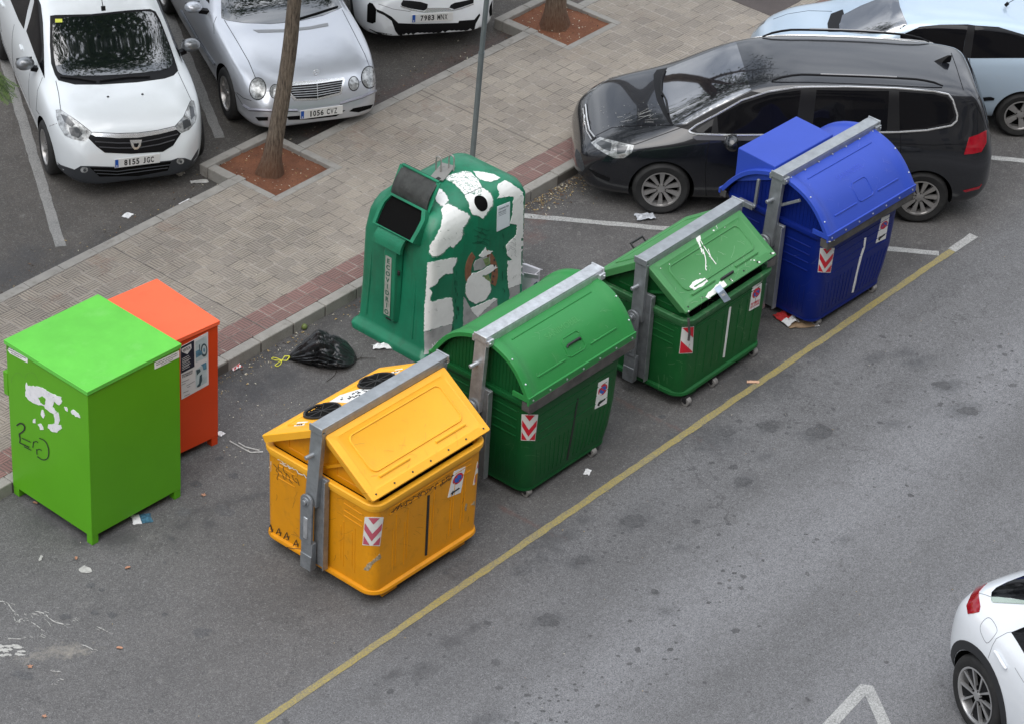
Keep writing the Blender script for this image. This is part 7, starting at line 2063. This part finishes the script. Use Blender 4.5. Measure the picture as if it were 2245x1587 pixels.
part(ms, 'windscreen', pj, [(m2_((430, -60), (432, 140), (470, 156), (600, 176), (800, 184), (1000, 168), (1200, 122), (1345, 62), (1330, 30), (1290, -60)), 0, .004)], [M_glass], 7)
gapline(ms, pj, [m2_((985, 160), (1150, 110), (1310, 58))], .010, 'wiper', M_trim, off=.014)
part(ms, 'headlamp', pj, [(m2_(*ell(708, 675, 66, 87)), 1, .003), (m2_(*ell(708, 675, 59, 79)), 0, .006)], [M_lamp, M_trim], 5); part(ms, 'headlamp', pj, [(m2_(*ell(838, 695, 42, 56)), 1, .003), (m2_(*ell(838, 695, 37, 50)), 0, .006)], [M_lamp, M_trim], 5)
part(ms, 'headlamp', pj, [(m2_(*ell(1550, 588, 62, 87)), 1, .003), (m2_(*ell(1550, 588, 55, 79)), 0, .006)], [M_lamp, M_trim], 5); part(ms, 'headlamp', pj, [(m2_(*ell(1433, 636, 42, 57)), 1, .003), (m2_(*ell(1433, 636, 36, 50)), 0, .006)], [M_lamp, M_trim], 5)
part(ms, 'grille', pj, [(m2_((928, 640), (940, 625), (1150, 610), (1358, 588), (1367, 608), (1340, 712), (1300, 728), (1150, 762), (990, 764), (952, 728)), 0, .006), (m2_((945, 655), (1150, 638), (1350, 610), (1328, 702), (1150, 746), (1000, 750), (962, 712)), 1, .009)], [M_chrome, M_trim], 5)
gapline(ms, pj, [m2_((948 + i * 9, 672 + i * 16), (1150, 655 + i * 18), (1346 - i * 5, 626 + i * 17)) for i in range(5)] + [m2_((1155, 632), (1160, 750))], .0045, 'grille_bar', M_galvl, off=.012)
part(ms, 'bonnet_vent', pj, [(m2_((672, 230), (900, 226), (1100, 205), (1238, 177), (1243, 200), (1100, 226), (900, 246), (712, 252)), 0, .004)], [mat('vent_grey', (.28, .29, .30), rough=.5)], 5)
part(ms, 'lower_intake', pj, [(m2_((925, 885), (1150, 868), (1370, 836), (1300, 882), (1100, 905), (940, 910)), 0, .004), (m2_((1400, 845), (1430, 822), (1580, 792), (1560, 822), (1470, 852)), 0, .004), (m2_((690, 888), (785, 888), (785, 914), (715, 916)), 0, .004)], [M_under], 5)
gapline(ms, pj, [m2_((455, 156), (560, 330), (640, 470), (690, 590)), m2_((1345, 75), (1450, 280), (1520, 420), (1550, 500)), m2_((395, 130), (375, 180), (378, 260)), m2_((535, 700), (590, 790), (650, 835), (800, 848), (1010, 846)), m2_((1330, 795), (1500, 745), (1622, 690)), m2_((530, 690), (600, 745), (660, 765)), m2_((150, 100), (270, 310), (392, 500)), m2_((775, 692), (797, 692)), m2_((1473, 625), (1490, 620))], .004)
gapline(ms, pj, [m2_((600, 800), (650, 830), (800, 838), (1008, 836)), m2_((1330, 785), (1500, 735), (1618, 680))], .016, 'bumper_strip', mat('bumper_strip_silver', (.30, .30, .34), metal=.5, rough=.35), off=.004)
gapline(ms, pj, [m2_((130, 85), (250, 290), (385, 490))], .018, 'side_moulding', mat('moulding_silver', (.16, .17, .19), metal=.5, rough=.35), off=.006)
h_ = pj.hit(m2_((1148, 572))[0], .0)
mb = MB(); mb.tube([h_ + Vector((0, .032 * math.cos(t), .04 + .032 * math.sin(t))) for t in [2 * PI * i / 16 for i in range(16)]], .0035, 5, closed=True)
for a_ in (90, 210, 330): mb.tube([h_ + Vector((0, 0, .04)), h_ + Vector((0, .032 * math.cos(R(a_)), .04 + .032 * math.sin(R(a_))))], .003, 5)
mb.tube([h_, h_ + Vector((0, 0, .012))], .010, 8)
build('bonnet_ornament', mb, M_chrome, ms)
plate(ms, '1056 CVZ', (2.425, 0.03, .40), tilt=.0)
for s_ in (-1, 1): mirror_cap(ms, (.62, s_ * 1.0, 1.0), (.13, .22, .14), M_msp, s_)
part(ms, 'side_window', Proj(bvh_of(msb), ms, 'y', 1), [([(.55, 1.0), (.0, 1.33), (-.6, 1.34), (-1.05, 1.16), (-1.15, 1.0)], 0, .004)], [M_glassd], .08, mirror=True)

# ---- white crossover
kx = root_at('crossover_car', 'white crossover with silver lower bumper lip, plate 7983 MNX', (6.93, 9.03), 234)
SK = dict(L=4.40, W=1.82, H=1.49, wr=.335, axles=(1.32, -1.33),
    top=[(-2.2, .8), (-2.1, 1.1), (-1.7, 1.38), (-1.0, 1.47), (-.1, 1.48), (.3, 1.42), (.75, 1.18), (1.05, 1.05), (1.5, .99), (1.85, .91), (2.02, .82), (2.12, .70), (2.18, .52), (2.2, .42)],
    belt=[(-2.2, .85), (-1, .97), (.8, .92), (1.7, .82), (2.2, .56)],
    bot=[(-2.2, .4), (-2, .28), (1.9, .24), (2.2, .30)],
    hw=[(-2.2, .7), (-2.0, .84), (-1.4, .91), (1.3, .91), (1.75, .89), (1.95, .84), (2.09, .76), (2.16, .66), (2.2, .58)],
    roofw=[(-2.2, .5), (-1.0, .58), (.2, .60), (.9, .74), (2.2, .6)])
M_kxp = carpaint('white_crossover_paint', (.72, .74, .76), rough=.25)
kxb = car_body(kx, SK, M_kxp); place_wheels(kx, SK, 'five2', .22)
pj = Proj(bvh_of(kxb), kx); k6 = zpx((740, 0), 6.236)
part(kx, 'grille', pj, [(k6((865, 62), (895, 8), (1000, 14), (1130, 30), (1235, 62), (1222, 128), (1180, 150), (1000, 122), (882, 90)), 0, .004)], [M_trim], 5)
part(kx, 'grille', pj, [(k6((1548, 72), (1600, 45), (1750, 15), (1862, -15), (1858, 48), (1700, 102), (1592, 132), (1528, 110)), 0, .004)], [M_trim], 5)
part(kx, 'grille_trim', pj, [(k6((860, 82), (1000, 128), (1188, 162), (1228, 112), (1522, 112), (1560, 138), (1700, 108), (1858, 54), (1860, 68), (1700, 128), (1545, 162), (1230, 184), (1000, 148), (862, 98)), 0, .006)], [M_chrome], 5)
part(kx, 'bumper_grille', pj, [(k6((830, 322), (1085, 332), (1650, 318), (1662, 290), (1870, 275), (1938, 190), (1950, 215), (1888, 330), (1872, 400), (1885, 468), (1600, 486), (1100, 502), (900, 497)), 0, .004), (k6((530, 130), (620, 165), (740, 235), (832, 322), (902, 495), (830, 482), (790, 430), (740, 290), (640, 215), (540, 170)), 0, .004), (k6((440, 400), (530, 440), (780, 482), (900, 497), (1000, 540), (870, 530), (560, 470), (430, 400)), 0, .004)], [M_trim], 5)
part(kx, 'fog_slot', pj, [(k6((405, 300), (412, 70), (440, 40), (482, 55), (530, 130), (522, 308), (480, 326), (430, 312)), 0, .006)], [M_under], 4)
part(kx, 'fog_slot', pj, [(k6((2070, 160), (2080, 90), (2112, 20), (2150, 30), (2160, 180), (2130, 242), (2082, 240)), 0, .006)], [M_under], 4)
part(kx, 'silver_lip', pj, [(k6((868, 525), (905, 500), (1100, 500), (1500, 489), (1850, 452), (1892, 440), (1885, 462), (1800, 482), (1500, 512), (1100, 524)), 0, .010)], [M_galvl], 5)
pp = loc_at(kx, (960, 42), .54)
plate(kx, '7983 MNX', (2.205, 0.0, .53), tilt=.0)
gapline(kx, pj, [k6((560, 60), (760, 130), (1000, 165))], .003)
part(kx, 'windscreen', Proj(bvh_of(kxb), kx, 'z'), [([(.98, -.66), (.98, .66), (.32, .56), (.32, -.56)], 0, .005)], [M_glass], .1)

part(kx, 'side_window', Proj(bvh_of(kxb), kx, 'y', 1), [([(.62, 1.06), (.10, 1.34), (-.7, 1.36), (-1.35, 1.20), (-1.5, 1.06)], 0, .004)], [M_glassd], .08, mirror=True)
gapline(mv, Proj(bvh_of(mvb), mv, 'y', 1), [[(.75, .95), (.70, .4)], [(-.25, 1.0), (-.25, .35)], [(-1.15, 1.0), (-.95, .55)]], .004, step=.08, mirror=True)

# ---- white compact in the bottom right corner
hub = onax(2136, 1526, 2, .378)
az = 245
hv = Vector((math.cos(R(az)), math.sin(R(az)), 0)); rv = Vector((math.cos(R(az - 90)), math.sin(R(az - 90)), 0))
C_ = hub + hv * 1.30 * 1.13 - rv * .90 * 1.13
tr = root_at('compact_crossover', 'white car with black wheel arch cladding on the open road, its red tail lamp showing', (C_.x, C_.y), az)
ST = dict(L=4.23, W=1.82, H=1.57, wr=.335, axles=(1.29, -1.30),
    top=[(-2.115, .70), (-2.10, .90), (-2.04, 1.04), (-1.9, 1.16), (-1.65, 1.34), (-1.35, 1.47), (-.8, 1.55), (-.1, 1.57), (.3, 1.50), (.7, 1.28), (1.0, 1.10), (1.5, 1.02), (1.9, .88), (2.07, .65), (2.115, .45)],
    belt=[(-2.115, .80), (-1.7, 1.04), (-.8, 1.02), (.8, .96), (1.6, .86), (2.115, .6)],
    bot=[(-2.115, .42), (-1.95, .30), (1.9, .25), (2.115, .32)],
    hw=[(-2.115, .62), (-2.08, .74), (-1.95, .84), (-1.6, .905), (-1.2, .915), (1.3, .91), (1.8, .86), (2.05, .72), (2.115, .58)],
    roofw=[(-2.115, .5), (-1.6, .54), (-.8, .60), (.3, .62), (.9, .74), (2.115, .6)])
for k_ in ('L', 'W', 'H', 'wr'): ST[k_] *= 1.13
ST['axles'] = tuple(a * 1.13 for a in ST['axles'])
for k_ in ('top', 'belt', 'bot', 'hw', 'roofw'): ST[k_] = [((a if a > -1.3 else -1.3 + (a + 1.3) * .80) * 1.13, b * (1.13 if k_ in ('hw', 'roofw') else 1.05)) for a, b in ST[k_]]
ST['L'] *= .95
M_trp = carpaint('white_compact_paint', (.71, .74, .77), rough=.25)
trb = car_body(tr, ST, M_trp); place_wheels(tr, ST, 'twin_dark', .268, rimmat=mat('bright_alloy', (.5, .5, .5), rough=.3, metal=.7))
pj = Proj(bvh_of(trb), tr); t5 = zpx((2045, 1230), 4.445)
part(tr, 'tail_lamp', pj, [(t5((345, 512), (332, 430), (380, 320), (420, 265), (480, 225), (545, 198), (500, 240), (455, 290), (450, 330), (466, 440), (455, 492), (400, 505)), 0, .006)], [M_tail], 4, mirror=True)
part(tr, 'rear_window', pj, [(t5((570, 342), (575, 300), (620, 255), (730, 200), (889, 140), (1100, 80), (1300, 200), (1200, 400), (889, 378), (760, 355), (640, 348)), 0, .004)], [M_glassd], 6)
part(tr, 'roof_strip', pj, [(t5((570, 348), (640, 348), (889, 380), (1200, 420), (1200, 458), (889, 416), (590, 400), (572, 380)), 0, .008)], [mat('pale_chrome_strip', (.50, .58, .50), rough=.2, metal=.8)], 5)
part(tr, 'side_window', pj, [(t5((765, 690), (889, 640), (1150, 540), (1250, 800), (1150, 1020), (889, 890), (830, 790)), 0, .004)], [M_glassd], 6)
fl = smooth2d(t5((450, 645), (500, 565), (560, 535), (640, 665), (600, 725), (540, 800), (505, 780)), 2)
gapline(tr, pj, [t5((540, 940), (580, 820), (620, 750), (720, 695), (765, 685)), t5((455, 308), (510, 322), (570, 345)), fl + fl[:1], t5((800, 1035), (889, 1180))], .0035, m=mat('soft_gap', (.15, .16, .17), rough=.8))
mb = MB(); P = pj.path(smooth2d(t5((612, 868), (640, 900), (690, 990), (728, 1045)), 1, False), 4, .016)
if len(P) > 2: mb.tube(P, [.010] + [.016] * (len(P) - 2) + [.010], 8)
build('door_handle', mb, M_trp, tr)
mb = MB()
for pj2, sg in ((Proj(bvh_of(trb), tr, 'y', 1), 1), (Proj(bvh_of(trb), tr, 'y', -1), -1)):
    for xa in ST['axles']:
        a0, a1, n = (-18, 198, 26)
        o_ = [(xa + .515 * math.cos(R(a0 + (a1 - a0) * i / n)), .378 + .515 * math.sin(R(a0 + (a1 - a0) * i / n))) for i in range(n + 1)]
        i_ = [(xa + .428 * math.cos(R(a1 + (a0 - a1) * i / n)), .378 + .428 * math.sin(R(a1 + (a0 - a1) * i / n))) for i in range(n + 1)]
        patch(mb, pj2, o_ + i_, .05, .008, 0)
    patch(mb, pj2, [(-.86, .27), (.86, .27), (.86, .42), (-.86, .42)], .08, .008, 0)
build('arch_cladding', mb, mat('cladding_black', (.02, .021, .023), rough=.6), tr)
